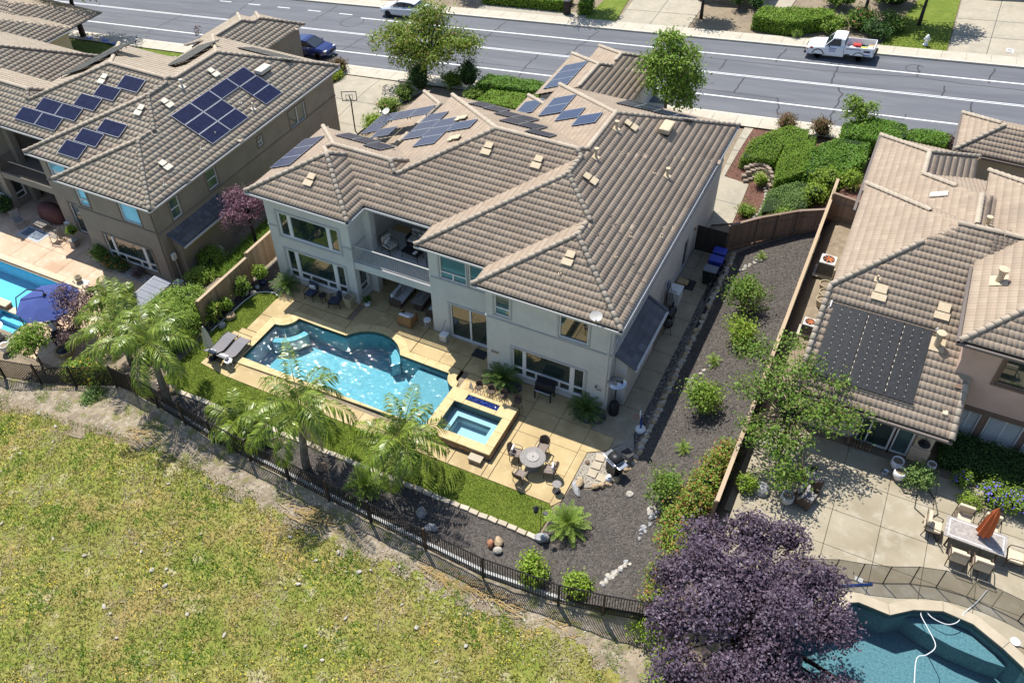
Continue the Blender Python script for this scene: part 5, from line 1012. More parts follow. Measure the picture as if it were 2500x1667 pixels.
pw = [(15.4, 19.5, 6.1, 7.6), (14.7, 15.62, 2.75, 4.27), (15.9, 17.3, 2.75, 4.27), (17.55, 18.9, 2.75, 4.27)]
wall(RH, 'F', 3.1, 13.9, 26, ZR, 8.0, pw, 'stucco_peach'); wall(RH, 'L', 13.9, 3.3, 10, 5, 8.0, [], 'stucco_peach')
window(RH, 'F', 3.1, *pw[0], [(15.5, 17.4, 6.2, 7.5), (17.5, 19.4, 6.2, 7.5)], 'glass', frame='trim_brown', trim='trim_brown')
for q in pw[1:]:
    w_ = window(RH, 'F', 3.1, *q, [(q[0]+.07, q[1]-.07, q[2]+.07, q[3]-.07)], 'glass_teal', trim='trim_brown', tw=.12); m_ = (q[0]+q[1])/2
    sb = MB()
    for k in range(17): sb.box(((q[0]+q[1])/2, 3.17, q[2]+.12+k*.082), (q[1]-q[0]-.2, .03, .05), 0, ('X', .5))
    sb.bb(m_-.03, m_+.03, 3.14, 3.18, q[2]+.07, q[3]-.07); tag(sb.build('shutter_slat', 'shutter', w_), kind='stuff')
MB().bb(14.05, 22, 3.04, 3.098, 4.42, 4.52).build('belt_course', 'trim_brown', RH); MB().bb(14.05, 14.5, 2.4, 3.09, 4.6, 5.9).build('leader_box', 'trim_brown', RH)
wall(RH, 'F', 22.2, 12.4, 18.2, 1.8, 5.6, [], 'stucco_cream'); wall(RH, 'L', 12.4, 22.4, 26, 1.8, 5.6, [], 'stucco_cream'); MB().bb(12.6, 18.2, 22.4, 25.9, 2, 5.6).build('garage_wall', 'stucco_cream', RH)
sc_ = MB(); sc_.lathe([(.03, .32), (.06, .28), (.05, .2), (.24, .1), (.26, .06), (.2, .06)], (13.68, .78, 3.75), 14); sc_.tube([(13.68, .99, 4.1), (13.68, .78, 4.1), (13.68, .78, 4.05)], .02, 5); sc_.build('barn_light', 'black_metal', RH)
for (x, y) in ((10.2, 5.6), (12.83, 5.53)):
    box_vent(RH, x, y, 'F', .37, 4.9, 'vent', .5)
for (x, y) in ((9.93, 6.1),): pipe_vent(RH, x, y, 'F', .37, 4.9, .3, .05)
pipe_vent(RH, 12.95, 4.0, 'F', .37, 4.9, .75, .13, cap=True); pipe_vent(RH, 14.46, 6.6, 'L', 13.5, 8.1, .7, .14, cap=True); pipe_vent(RH, 13.7, 10.8, 'B', 14.1, 6.97, .5, .09, cap=True)
MB().box((11.5, 13.1, 7.98), (.8, .4, .05), 0, ('Y', -.39)).build('flashing', 'vent_light', RH)
pm = thing('pool_heating_mat', 'big black ribbed pool heating mat on the tan tile roof at the right', 'solar mat', (0, 0, 0))
zmat = lambda y: 4.9+PT*(y-.37)+.13
for k in range(11):
    x0 = 8.55+k*.375; g_ = .055 if k in (3, 7) else .012; b = MB(); b.add([(x0, 1.25, zmat(1.25)), (x0+.375-g_, 1.25, zmat(1.25)), (x0+.375-g_, 4.5, zmat(4.5)), (x0, 4.5, zmat(4.5)), (x0, 1.25, zmat(1.25)-.03), (x0+.375-g_, 1.25, zmat(1.25)-.03), (x0+.375-g_, 4.5, zmat(4.5)-.03), (x0, 4.5, zmat(4.5)-.03)], [(0, 1, 2, 3), (4, 5, 1, 0), (5, 6, 2, 1), (7, 4, 0, 3)]); b.build('mat_strip', 'panel_black', pm)
    if k: 
        cb = MB()
        for j in range(12): yy = 1.4+j*.26; cb.bb(x0-.02, x0+.006, yy, yy+.13, zmat(yy)-.01, zmat(yy)+.012)
        tag(cb.build('clip', 'vent_light', pm), kind='stuff')
for yy in (1.2, 4.55): MB().tube([(8.45, yy, zmat(yy)+.02), (12.75, yy, zmat(yy)+.02)], .035, 8).build('header_pipe', 'black_plastic', pm)
MB().tube([(8.42, 4.55, zmat(4.55)+.02), (8.42, 4.3, zmat(4.3)-.02), (8.3, 4.3, zmat(4.3)-.3)], .035, 8).build('elbow_pipe', 'white', pm); MB().tube([(12.76, 4.55, zmat(4.55)+.02), (12.8, 4.55, zmat(4.55)+.12)], .04, 8).build('elbow_pipe', 'white', pm)
array('small black solar panel on the upper roof of the peach house at the right edge', 'B', 14.1, 6.97, [(14.6, 15.7, 10.4, 11.9), (15.72, 16.8, 10.4, 11.9)], 'panel_black')
# ------------------------------------------------------------------ far left house and houses across the street
FH = thing('house', 'tan tiled house in the top left corner beyond the taupe house', 'house', (0, 0, 0))
roof(FH, [Rect(-66, -50.3, 1, 17.46, 0, ze=0), Rect(-72, -58.0, 10, 22.1, -1.0, ze=-1.0), Rect(-80, -60, 17, 27, -2.0, ze=-2.0)], 'flat', 'tile_flat', nmax=60, capmax=120)
MB().bb(-65.5, -50.8, 1.5, 17, -6, -.1).build('wall', 'stucco_cream', FH); MB().bb(-71.5, -58.5, 10.5, 21.6, -6, -1.1).build('wall', 'stucco_cream', FH); gutter(FH, [(-50.3, 1), (-50.3, 17.46)], -.04); gutter(FH, [(-58.0, 17.4), (-58.0, 22.1)], -1.04)
box_vent(FH, -55.0, 10.5, 'R', -50.3, 0, 'vent_light'); pipe_vent(FH, -53, 4.8, 'R', -50.3, 0, .5, .07, 'vent_light', True)
AH = thing('house', 'stone-based stucco house across the street at the top edge', 'house', (0, 0, 0))
MB().bb(-10, -4.6, 47.6, 58, -1.5, 3.5).build('wall', 'stucco_cream', AH); veneer(AH, (-10, 47.5), (-4.6, 47.5), -.2, 1.7, 8, 9, 'block', .06); MB().bb(-10.2, -4.4, 47.35, 47.65, 1.7, 1.82).build('ledge', 'coping_pale', AH); MB().bb(-4.62, -4.5, 47.8, 58, -1.5, 3.4).build('side_wall', 'stucco_cream', AH)
AG = thing('house', 'garage front of the house across the street in the top right corner', 'house', (0, 0, 0)); MB().bb(10.4, 30, 53.0, 60, 1.5, 6.5).build('wall', 'stucco_taupe', AG)
for k in range(3): MB().bb(12+k*5.2, 16.6+k*5.2, 52.9, 52.99, 2.3, 4.8).build('garage_door', 'stucco_cream', AG)
# ================================================================== FENCES
def iron_fence(label, pts, hgt=1.5, step=2.3, m='iron', dxp=.11, zb=lambda x, y: hz(x, y)+.05):
    t = thing('iron_fence', label, 'fence', (0, 0, 0)); pk = None
    for (xa, ya), (xb, yb) in zip(pts[:-1], pts[1:]):
        n = max(1, round(math.hypot(xb-xa, yb-ya)/step))
        for i in range(n):
            a = Vector((xa+(xb-xa)*i/n, ya+(yb-ya)*i/n, 0)); b_ = Vector((xa+(xb-xa)*(i+1)/n, ya+(yb-ya)*(i+1)/n, 0)); a.z = zb(a.x, a.y); b_.z = zb(b_.x, b_.y); ang = math.atan2(yb-ya, xb-xa)
            p = MB(); p.box((a.x, a.y, a.z+hgt/2+.03), (.09, .09, hgt+.1), ang); p.add([], []); p.build('post', 'iron_brown' if i % 2 else m, t)
            for hh in (.14, hgt-.03): MB().tube([a+Vector((0, 0, hh)), b_+Vector((0, 0, hh))], .026 if hh < 1 else .034, 4).build('rail', m, t)
            pb = MB(); L = (b_-a).length; k = int(L/dxp)
            for j in range(1, k): q = a.lerp(b_, j/k); pb.box((q.x, q.y, q.z+hgt/2+.05), (.03, .03, hgt-.14), ang)
            tag(pb.build('pickets', m, t), kind='stuff')
    return t
FPTS = [(-46, -9.9), (-31.5, -9.8), (-26.8, -8.9), (-23.6, -8.7), (-20, -9.3), (-16.1, -9.85), (-6.9, -10.45), (-1.2, -10.75), (2.1, -10.5), (5.76, -10.06), (7.0, -9.85)]
iron_fence('long black iron picket fence between the gardens and the weedy field', FPTS)
fc = thing('fence_kerb', 'low grey concrete kerb along the foot of the black iron fence', 'kerb', (0, 0, 0))
for (xa, ya), (xb, yb) in zip(FPTS[4:-1], FPTS[5:]):
    n = 2
    for i in range(n):
        x0, y0 = xa+(xb-xa)*i/n, ya+(yb-ya)*i/n+.22; x1, y1 = xa+(xb-xa)*(i+1)/n, ya+(yb-ya)*(i+1)/n+.22; L = math.hypot(x1-x0, y1-y0); MB().box(((x0+x1)/2, (y0+y1)/2, -.05), (L-.01, .14, .26), math.atan2(y1-y0, x1-x0)).build('kerb_stone', 'trim_grey', fc)
def wood_fence(label, pts, zg, hgt, m, capm='fence_cap', bw=.15, inner=1, posts=2.4, name='wooden_fence', rails=True):
    t = thing(name, label, 'fence', (0, 0, 0))
    for (xa, ya), (xb, yb) in zip(pts[:-1], pts[1:]):
        L = math.hypot(xb-xa, yb-ya); ang = math.atan2(yb-ya, xb-xa); n = max(1, int(L/bw)); ux, uy = (xb-xa)/L, (yb-ya)/L
        for i in range(n):
            s = (i+.5)*L/n; x, y = xa+ux*s, ya+uy*s; z = zg(x, y); hh = hgt-.04
            MB().box((x, y, z+hh/2), (L/n-.008, .022+.008*(i % 2), hh), ang).build('board', m, t)
        k = max(1, round(L/posts))
        for i in range(k+1):
            x, y = xa+ux*L*i/k-uy*.07*inner, ya+uy*L*i/k+ux*.07*inner; MB().box((x, y, zg(x, y)+hgt/2), (.1, .1, hgt), ang).build('post', m, t)
        for i in range(k):
            p0 = (xa+ux*L*i/k, ya+uy*L*i/k); p1 = (xa+ux*L*(i+1)/k, ya+uy*L*(i+1)/k); za, zb = zg(*p0), zg(*p1); b = MB(); b.add([], [])
            nx, ny = -uy*.085, ux*.085
            b.add([(p0[0]-nx, p0[1]-ny, za+hgt-.02), (p1[0]-nx, p1[1]-ny, zb+hgt-.02), (p1[0]+nx, p1[1]+ny, zb+hgt-.02), (p0[0]+nx, p0[1]+ny, za+hgt-.02), (p0[0]-nx, p0[1]-ny, za+hgt+.03), (p1[0]-nx, p1[1]-ny, zb+hgt+.03), (p1[0]+nx, p1[1]+ny, zb+hgt+.03), (p0[0]+nx, p0[1]+ny, za+hgt+.03)], [(4, 5, 6, 7), (3, 2, 1, 0), (0, 1, 5, 4), (1, 2, 6, 5), (2, 3, 7, 6), (3, 0, 4, 7)]); b.build('cap_rail', capm, t)
            if rails:
                for hh in (.35, hgt*.72):
                    ox, oy = -uy*.045*inner, ux*.045*inner; MB().tube([(p0[0]+ox, p0[1]+oy, za+hh), (p1[0]+ox, p1[1]+oy, zb+hh)], .04, 4).build('rail', m, t)
    return t
wood_fence('stepped brown wooden fence on the left of the pool garden', [(-21.75, -3.7), (-21.75, .5)], lambda x, y: 0, 1.75, 'fence_wood')
wood_fence('taller brown wooden fence panel running to the pale grey house corner', [(-21.75, .5), (-21.75, 7.8)], lambda x, y: .2, 1.8, 'fence_wood')
wood_fence('long wooden fence with pale cap between the mulch slope and the peach house', [(6.7, -5.6), (6.68, 6.5), (6.62, 17.2), (6.6, 19.2)], lambda x, y: 1.75 if y < 17.5 else 1.9, 1.85, 'fence_grey', posts=2.44)
wood_fence('brown wooden fence bending across the top of the mulch slope', [(1.85, 14.75), (3.2, 15.75), (5.2, 16.75), (6.55, 17.05)], lambda x, y: .2+(x-2)*.23, 1.75, 'fence_grey', capm='fence_grey', inner=-1, posts=1.3)
wood_fence('wooden gate fence beside the peach house by the clipped hedges', [(6.7, 17.3), (8.3, 17.0)], lambda x, y: 2.3, 1.7, 'fence_grey', capm='fence_grey', inner=-1, posts=1.6)
g_ = thing('side_gate', 'dark wooden side gate beside the blue bins', 'gate', (0, 0, 0))
for k in range(12): MB().bb(.1+k*.15, .243+k*.15, 14.1, 14.14, .05, 1.8).build('board', 'gate_dark', g_)
for zz in (.3, 1.6): MB().bb(.1, 1.9, 14.14, 14.18, zz, zz+.1).build('rail', 'gate_dark', g_)
# ================================================================== PLANTS
def cloud(blobs, nclump, per, cr, size, asp=.55, shell=.7, up=.45, zmin=None, flat=1.0):
    B = np.array(blobs, float); wgt = (B[:, 3]*B[:, 4]*B[:, 5])**(2/3); wgt /= wgt.sum(); idx = RNG.choice(len(B), nclump, p=wgt); D = unit(RNG.normal(size=(nclump, 3))); D[:, 2] = np.where(D[:, 2] < -.35, -D[:, 2], D[:, 2]); r = RNG.uniform(shell, 1.0, (nclump, 1))
    Cc = B[idx, :3]+D*B[idx, 3:6]*r; N0 = unit(D/B[idx, 3:6])
    if zmin is not None: k = Cc[:, 2] > zmin; Cc, N0 = Cc[k], N0[k]
    sz = RNG.uniform(.6, 1.35, (len(Cc), 1)); P = np.repeat(Cc, per, 0)+RNG.normal(size=(len(Cc)*per, 3))*cr*np.repeat(sz, per, 0)*np.array([1, 1, .75*flat]); N = np.repeat(N0, per, 0)*.5+RNG.normal(size=(len(P), 3))*.55+np.array([0, 0, up])
    V_, F_ = leaf_quads(P, N, size, asp); return V_, F_, Cc
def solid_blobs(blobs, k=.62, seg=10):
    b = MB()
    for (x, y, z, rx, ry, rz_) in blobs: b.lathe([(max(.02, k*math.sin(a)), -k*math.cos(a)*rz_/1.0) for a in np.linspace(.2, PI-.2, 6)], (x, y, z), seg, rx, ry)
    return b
def tree(name, label, base, th, tr, blobs, nclump, per, cr, size, leaf, bark='bark', group=None, cat='tree', nlimb=14, asp=.55, shell=.55, lean=(0, 0), core=None, up=.45, multi=1, spread=1):
    t = thing(name, label, cat, base, 0, group)
    if spread != 1: blobs = [(x*spread, y*spread, z, a/spread**.8, b_/spread**.8, c_/spread**.5) for x, y, z, a, b_, c_ in blobs]
    V_, F_, Cc = cloud(blobs, nclump, per, cr, size, asp, shell, up); link('crown', npmesh('crown', V_, F_), leaf, t)
    b = MB(); top = Vector((lean[0], lean[1], th)); cz = Vector(np.mean([q[:3] for q in blobs], 0))
    for mI in range(multi):
        ox = random.uniform(-.25, .25)*(multi > 1); oy = random.uniform(-.25, .25)*(multi > 1); tp = top+Vector((ox*2, oy*2, 0)); b.tube([(ox, oy, -.15), Vector((ox, oy, 0)).lerp(tp, .5)+Vector((.04*tr*10*random.uniform(-1, 1), .04, 0)), tp], [tr*1.25, tr, tr*.8], 8)
        b.tube([tp, tp.lerp(cz, .6), cz+Vector((ox, oy, .2))], [tr*.75, tr*.5, tr*.2], 6)
    b.build('trunk', bark, t, True)
    lb = MB()
    for i in RNG.choice(len(Cc), min(nlimb, len(Cc)), False):
        e_ = Vector(Cc[i]); s0 = top.lerp(cz, random.uniform(0, .7)); mid = s0.lerp(e_, .5)+Vector((0, 0, .12*(e_-s0).length)); lb.tube([s0, mid, e_], [tr*.4, tr*.26, tr*.08], 5, False)
    lb.build('limbs', bark, t, True)
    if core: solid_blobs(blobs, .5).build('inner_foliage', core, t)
    return t
def shrub(name, label, base, blobs, nclump, per, cr, size, leaf, group=None, cat='shrub', core='core', flower=None, nf=0, asp=.55, shell=.75, stems=3, up=.45, fs=.08):
    t = thing(name, label, cat, base, 0, group); V_, F_, Cc = cloud(blobs, nclump, per, cr, size, asp, shell, up, zmin=.02); link('foliage', npmesh('foliage', V_, F_), leaf, t)
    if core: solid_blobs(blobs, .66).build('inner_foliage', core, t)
    sb = MB()
    for k in range(stems): c_ = Cc[RNG.integers(len(Cc))]; sb.tube([(random.uniform(-.05, .05), random.uniform(-.05, .05), -.1), (c_[0]*.5, c_[1]*.5, c_[2]*.6), tuple(c_)], [.03, .02, .008], 5, False)
    sb.build('stems', 'bark', t)
    if flower:
        B = np.array(blobs, float); i = RNG.integers(0, len(B), nf); D = unit(RNG.normal(size=(nf, 3))); D[:, 2] = np.abs(D[:, 2]); P = B[i, :3]+D*B[i, 3:6]*1.03; Vf, Ff = leaf_quads(P, D+RNG.normal(size=(nf, 3))*.3, fs, .8); tag(link('flowers', npmesh('flowers', Vf, Ff), flower, t), kind='stuff')
    return t
def hedge(name, label, poly, zb, hgt, n, size, leaf, cat='hedge', group=None, dome=.0, core='core', zf=None):
    """clipped mass over an outline: core prism, leaves over its top and sides"""
    t = thing(name, label, cat, (0, 0, 0), 0, group); zf = zf or (lambda x, y: zb); cx = np.mean([p[0] for p in poly]); cy_ = np.mean([p[1] for p in poly])
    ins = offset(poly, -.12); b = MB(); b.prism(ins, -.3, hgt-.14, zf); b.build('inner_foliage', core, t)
    x, y = sample_poly(poly, n); R_ = max(max(abs(p[0]-cx), abs(p[1]-cy_)) for p in poly); d = np.hypot(x-cx, y-cy_)/R_; z = np.array([zf(a, c_) for a, c_ in zip(x, y)])+hgt+RNG.normal(0, .05, n)-dome*d**2+.07*np.sin(x*3.1)*np.sin(y*2.7)
    P = [np.stack([x, y, z], 1)]; N = [RNG.normal(size=(n, 3))*.5+np.array([0, 0, 1])]
    m = len(poly); per = [math.hypot(poly[(i+1) % m][0]-poly[i][0], poly[(i+1) % m][1]-poly[i][1]) for i in range(m)]; ns = int(n*.9); a = sum(poly[i][0]*poly[(i+1) % m][1]-poly[(i+1) % m][0]*poly[i][1] for i in range(m)); sg = 1 if a > 0 else -1
    e_ = RNG.choice(m, ns, p=np.array(per)/sum(per)); tt = RNG.uniform(0, 1, ns); A = np.array(poly); Bq = np.roll(A, -1, 0); q = A[e_]*(1-tt[:, None])+Bq[e_]*tt[:, None]; dr = (Bq-A)[e_]; nn = unit(np.stack([dr[:, 1], -dr[:, 0]], 1))*sg; zz = RNG.uniform(0, 1, ns); q = q+nn*RNG.normal(-.02, .06, ns)[:, None]; dd_ = np.hypot(q[:, 0]-cx, q[:, 1]-cy_)/R_
    P.append(np.stack([q[:, 0], q[:, 1], np.array([zf(a_, c_) for a_, c_ in q])+zz*(hgt-dome*dd_**2)], 1)); N.append(np.concatenate([nn, 0*nn[:, :1]], 1)+RNG.normal(size=(ns, 3))*.5+np.array([0, 0, .35]))
    V_, F_ = leaf_quads(np.concatenate(P), np.concatenate(N), size, .55); link('foliage', npmesh('foliage', V_, F_), leaf, t); return t
def frond_mesh(L, e0, droop, nl, ll, lw, rw, curl=.55, vee=.2, seed=0, sag=.45):
    r = np.random.default_rng(seed); n = 14; ts = np.linspace(0, 1, n); el = e0-droop*ts**1.25; ds = L/(n-1); x = np.r_[0, np.cumsum(np.cos(el[:-1])*ds)]; z = np.r_[0, np.cumsum(np.sin(el[:-1])*ds)]
    b = MB(); b.tube([(x[i], 0, z[i]) for i in range(n)], [rw*(1-.8*t_) for t_ in ts], 4, False); Vr = np.array(b.v); 
    tl = np.repeat(np.linspace(.10, .995, nl), 2); sd = np.tile([1, -1], nl); px = np.interp(tl, ts, x); pz = np.interp(tl, ts, z); ea = np.interp(tl, ts, el)
    T = np.stack([np.cos(ea), 0*ea, np.sin(ea)], 1); S = np.stack([0*ea, sd, 0*ea], 1); Nn = np.stack([-np.sin(ea), 0*ea, np.cos(ea)], 1)
    ln = ll*np.sin(np.clip(tl*.9+.14, 0, 1)*PI)**.55*(1+r.normal(0, .12, len(tl))); D = unit(S*.8+T*(curl+r.normal(0, .12, (len(tl), 1)))+Nn*(vee+r.normal(0, .16, (len(tl), 1)))); P = np.stack([px, 0*px, pz], 1)
    mid = P+D*ln[:, None]*.5; tip = P+D*ln[:, None]*.95; tip[:, 2] -= sag*ln*(1+r.normal(0, .2, len(tl))); mid[:, 2] -= sag*.22*ln
    Wv = unit(np.cross(D, Nn))*lw*.5; Vl = np.stack([P, mid+Wv, tip, mid-Wv], 1).reshape(-1, 3); F = [tuple(f) for f in b.f]; k = len(Vr); F += [tuple(k+4*i+j for j in range(4)) for i in range(len(tl))]
    me = bpy.data.meshes.new('frond'); me.from_pydata([tuple(v) for v in np.concatenate([Vr, Vl])], [], F); nr = len(b.f); me.materials.append(MATS['leaf_palm']); me.materials.append(MATS['rachis']); me.polygons.foreach_set('material_index', [1]*nr+[0]*(len(F)-nr)); me.update(); return me
def palm(label, base, h, top, nf=17, L=2.7, tr=.17, seed=0, tilt=0, leaf='leaf_palm', name='palm_tree', group=None):
    r = random.Random(seed); t = thing(name, label, 'palm', base); b = MB(); k = 9
    pts = [Vector((top[0]*(i/k)**1.4, top[1]*(i/k)**1.4, h*i/k-.1*(i == 0))) for i in range(k+1)]; b.tube(pts, [tr*(1.35-.5*i/k+.05*(i % 2)) for i in range(k+1)], 10); b.build('trunk', 'palm_trunk', t, True)
    c_ = MB(); c_.tube([(top[0], top[1], h-.15), (top[0], top[1], h+.35), (top[0], top[1], h+.6)], [tr*.8, tr*.75, tr*.2], 8); c_.build('crownshaft', 'rachis', t, True)
    for i in range(nf):
        u = i/nf; e0 = math.radians(80-74*u**.9+r.uniform(-8, 8)); me = frond_mesh(L*r.uniform(.8, 1.15), e0, math.radians(r.uniform(110, 155))*(.75+.25*u), 54, .72, .06, .03, .55, .05, seed*100+i, .8)
        me.materials[0] = MATS[leaf]; o = bpy.data.objects.new('frond', me); COL.objects.link(o); o.parent = t; o.location = (top[0], top[1], h+.35+.1*(1-u)); o.rotation_euler = (r.uniform(-.25, .25), 0, i*2.39996+r.uniform(-.25, .25))
    for i in range(2):
        me = frond_mesh(L*.7, math.radians(-35-15*i), math.radians(45), 40, .5, .05, .03, .6, -.1, seed*100+50+i, .6); me.materials[0] = MATS['straw']; me.materials[1] = MATS['straw_gold']; o = bpy.data.objects.new('dead_frond', me); COL.objects.link(o); o.parent = t; o.location = (top[0], top[1], h+.1); o.rotation_euler = (0, 0, r.uniform(0, 6))
    return t
SAGO = [frond_mesh(1.0, math.radians(e_), math.radians(d_), 46, .20, .018, .016, .55, .25, 900+i, .08) for i, (e_, d_) in enumerate(((70, 60), (48, 60), (28, 50), (12, 40)))]
def sago(label, base, s=1.0, n=30, leaf='leaf_sago', seed=0, name='sago_palm'):
    r = random.Random(seed); t = thing(name, label, 'sago palm', base); MB().lathe([(.13*s, -.05), (.16*s, .1*s), (.12*s, .22*s), (.04*s, .26*s)], seg=10).build('stump', 'bark', t)
    ms = []
    for me in SAGO: m2 = me.copy(); m2.materials[0] = MATS[leaf]; ms.append(m2)
    for i in range(n):
        o = bpy.data.objects.new('frond', ms[min(3, int(i/n*4))]); COL.objects.link(o); o.parent = t; o.location = (0, 0, .2*s); k = s*r.uniform(.85, 1.1); o.scale = (k, k, k); o.rotation_euler = (0, r.uniform(-.08, .08), i*2.39996+r.uniform(-.15, .15))
    return t
# --- our garden
palm('tall leaning palm at the left end of the pool lawn, trunk on the mulch', (-19.98, -8.66, 0), 3.1, (-.15, .25), 15, 3.2, .15, 3)
palm('middle palm with thick trunk between lawn and iron fence', (-11.2, -9.2, 0), 3.5, (.2, .3), 15, 3.1, .15, 8)
palm('palm in front of the spa, nearest the round paver edging', (-6.75, -8.3, 0), 2.5, (.1, .3), 15, 3.1, .14, 5)
palm('young trunkless palm in the bed left of the middle palm', (-15.2, -8.9, 0), .35, (0, 0), 13, 1.9, .12, 21)
palm('pale thin palm in the left neighbour garden by the grey shed', (-27.9, -4.4, ZL), 2.3, (0, .1), 12, 2.3, .12, 31)
palm('bushy palm at the left behind the black fence, fronds over the hedge', (-24.4, -6.9, -1.6), 2.6, (0, .1), 14, 3.1, .14, 37)
cut = thing('palm_stump', 'short cut palm trunk left of the middle palm', 'stump', (-12.4, -8.9, 0)); MB().tube([(0, 0, -.05), (-.03, 0, .4), (-.05, 0, .75)], [.13, .11, .10], 9).build('trunk', 'palm_trunk', cut, True)
MB().lathe([(.06, .75), (.075, .77), (.02, .78)], (-.05, 0, 0), 9).build('cut_face', 'straw', cut)
sago('bright green sago palm on the mulch by the lawn corner', (1.0, -7.0, 0), 1.15, 34, 'leaf_sago_bright', 1)
sago('dark sago palm in a gravel bed under the big window', (-5.3, -.5, 0), 1.2, 34, 'leaf_sago', 2)
sago('dark sago palm in a gravel bed by the house corner and patio heater', (-.8, -.55, 0), 1.1, 32, 'leaf_sago', 3)
sago('sago palm in the mulch at the left corner of the pale grey house', (-19.6, .75, 0), 1.0, 28, 'leaf_sago', 4)
sago('sago palm in the bed beside the spa palm, by the iron fence', (-8.0, -9.1, 0), 1.15, 30, 'leaf_sago_bright', 5)
sago('sago palm under the middle palm by the brown boulder', (-13.9, -9.0, 0), 1.0, 26, 'leaf_sago_bright', 6)
for i, (x, y, s, lab) in enumerate(((4.0, 14.15, .45, 'small yellow-green sago near the top of the mulch slope'), (3.95, 4.8, .55, 'small yellow-green sago halfway down the mulch slope'), (4.3, -1.35, .5, 'small yellow-green sago low on the mulch slope near the photinia hedge'))): sago(lab, (x, y, zsl(x, y)), s, 16, 'leaf_sago_bright', 20+i)
def ball(r, h=None, k=1.0, n=3, seed=0):
    rr = random.Random(seed); h = h or r; return [(rr.uniform(-.35, .35)*r, rr.uniform(-.35, .35)*r, h*(.55+rr.uniform(-.1, .25)), r*rr.uniform(.6, .85), r*rr.uniform(.6, .85), h*rr.uniform(.5, .7)) for _ in range(n)]
shrub('citrus_shrub', 'bright green shrub behind the iron fence, left of the near pair', (.62, -9.85, 0), ball(.62, .8, seed=1), 120, 14, .12, .12, 'leaf_lime')
shrub('citrus_shrub', 'bright green shrub behind the iron fence, right of the near pair', (2.5, -9.75, 0), ball(.62, .75, seed=2), 120, 14, .12, .12, 'leaf_lime')
for i, (x, y, s, h_, lf, lab) in enumerate(((4.25, 9.4, 1.35, 1.7, 'leaf_mid', 'large feathery green shrub on the upper mulch slope'), (4.75, 6.5, .95, 1.3, 'leaf_lime', 'yellow-green rounded shrub in the middle of the mulch slope'), (4.2, 1.5, 1.1, 1.6, 'leaf_bright', 'open green shrub on the mulch slope across from the patio heater'), (4.5, -4.6, 1.0, 1.6, 'leaf_mid', 'dark green upright shrub on the slope by the grill'))): shrub('shrub', lab, (x, y, zsl(x, y)-.02), ball(s, h_, seed=40+i, n=6), int(150*s), 14, .16, .13, lf, core=None, stems=9, shell=.35)
for i, (x, y, r_, h_, lf, lab) in enumerate(((-21.3, -1.0, .5, 1.1, 'leaf_bright', 'round shrub against the left wooden fence, second from the house'), (-21.1, .45, .5, .8, 'leaf_lime', 'yellow-green shrub in the dark blue pot by the left fence'), (-21.35, -2.2, .35, .7, 'leaf_bright', 'small shrub in the bed by the lower left fence'), (-21.3, -3.1, .5, .9, 'leaf_lime', 'orange-tipped shrub at the lower end of the left fence'))): shrub('shrub', lab, (x, y, .0 if i != 1 else .3), ball(r_, h_, seed=60+i), 70, 14, .09, .10, lf, flower='flower_red' if i == 3 else None, nf=50, fs=.07)
# big hedge mass on the left property line
shrub('tall_hedge', 'big bright green hedge shrub at the end of the left wooden fence', (-23.3, -4.3, -1.0), [(.1, 1.2, 1.2, 1.5, 1.3, 1.3), (.6, -.2, 1.3, 1.4, 1.4, 1.5), (.9, -1.6, 1.3, 1.1, 1.1, 1.4), (-.9, .6, 1.0, 1.3, 1.2, 1.2), (1.1, -.9, 1.8, .9, 1.3, 1.0)], 900, 18, .16, .12, 'leaf_bright', stems=5)
shrub('flower_shrub', 'orange-yellow flowering shrub under the bushy palm by the black fence', (-25.6, -8.2, -2.2), [(0, 0, .5, 1.1, .7, .7), (1.1, .1, .7, .9, .6, .7), (-1.3, .2, .5, .9, .6, .6)], 260, 16, .13, .12, 'leaf_bright', flower='flower_gold', nf=200, fs=.13)
shrub('flower_shrub', 'golden brown and green shrub behind the black fence beside the small tree', (-27.9, -8.0, ZL), [(0, 0, .4, .9, .6, .6), (.9, 0, .5, .7, .5, .6)], 160, 15, .13, .11, 'leaf_lime', flower='flower_orange', nf=70, fs=.09)
shrub('grey_shrub', 'pale silvery green shrub leaning through the black fence', (-24.6, -9.5, -2.0), ball(.8, .8, seed=71), 110, 14, .13, .11, 'leaf_grassy', core=None)
tree('small_tree', 'small round green tree behind the black fence at the left', (-30.3, -8.3, ZL), 1.1, .06, [(0, 0, 1.9, 1.05, 1.0, .95), (.4, .3, 2.3, .7, .7, .7), (-.4, -.2, 1.6, .7, .7, .6)], 230, 15, .15, .13, 'leaf_bright', nlimb=10)
tree('plum_tree', 'brownish purple plum tree beside the blue umbrella in the left garden', (-29.8, -5.6, ZL), 1.0, .09, [(0, 0, 2.0, 1.2, 1.2, 1.0), (.7, .7, 2.6, .8, .9, .8), (-.8, .5, 2.5, .7, .8, .8), (.6, -1.0, 1.3, .8, .8, .6)], 260, 15, .17, .13, 'leaf_plum_brown', 'bark_dark', nlimb=14)
tree('plum_tree', 'pinkish purple plum tree between the two houses', (-25.3, 4.8, -1.55), 1.5, .10, [(0, 0, 2.6, 1.35, 1.3, 1.1), (.5, .5, 3.3, .9, .9, .8), (-.9, .2, 2.9, .8, .8, .8), (-.3, -.9, 2.4, .8, .8, .7)], 320, 16, .16, .12, 'leaf_plum_pink', 'bark_dark', nlimb=14)
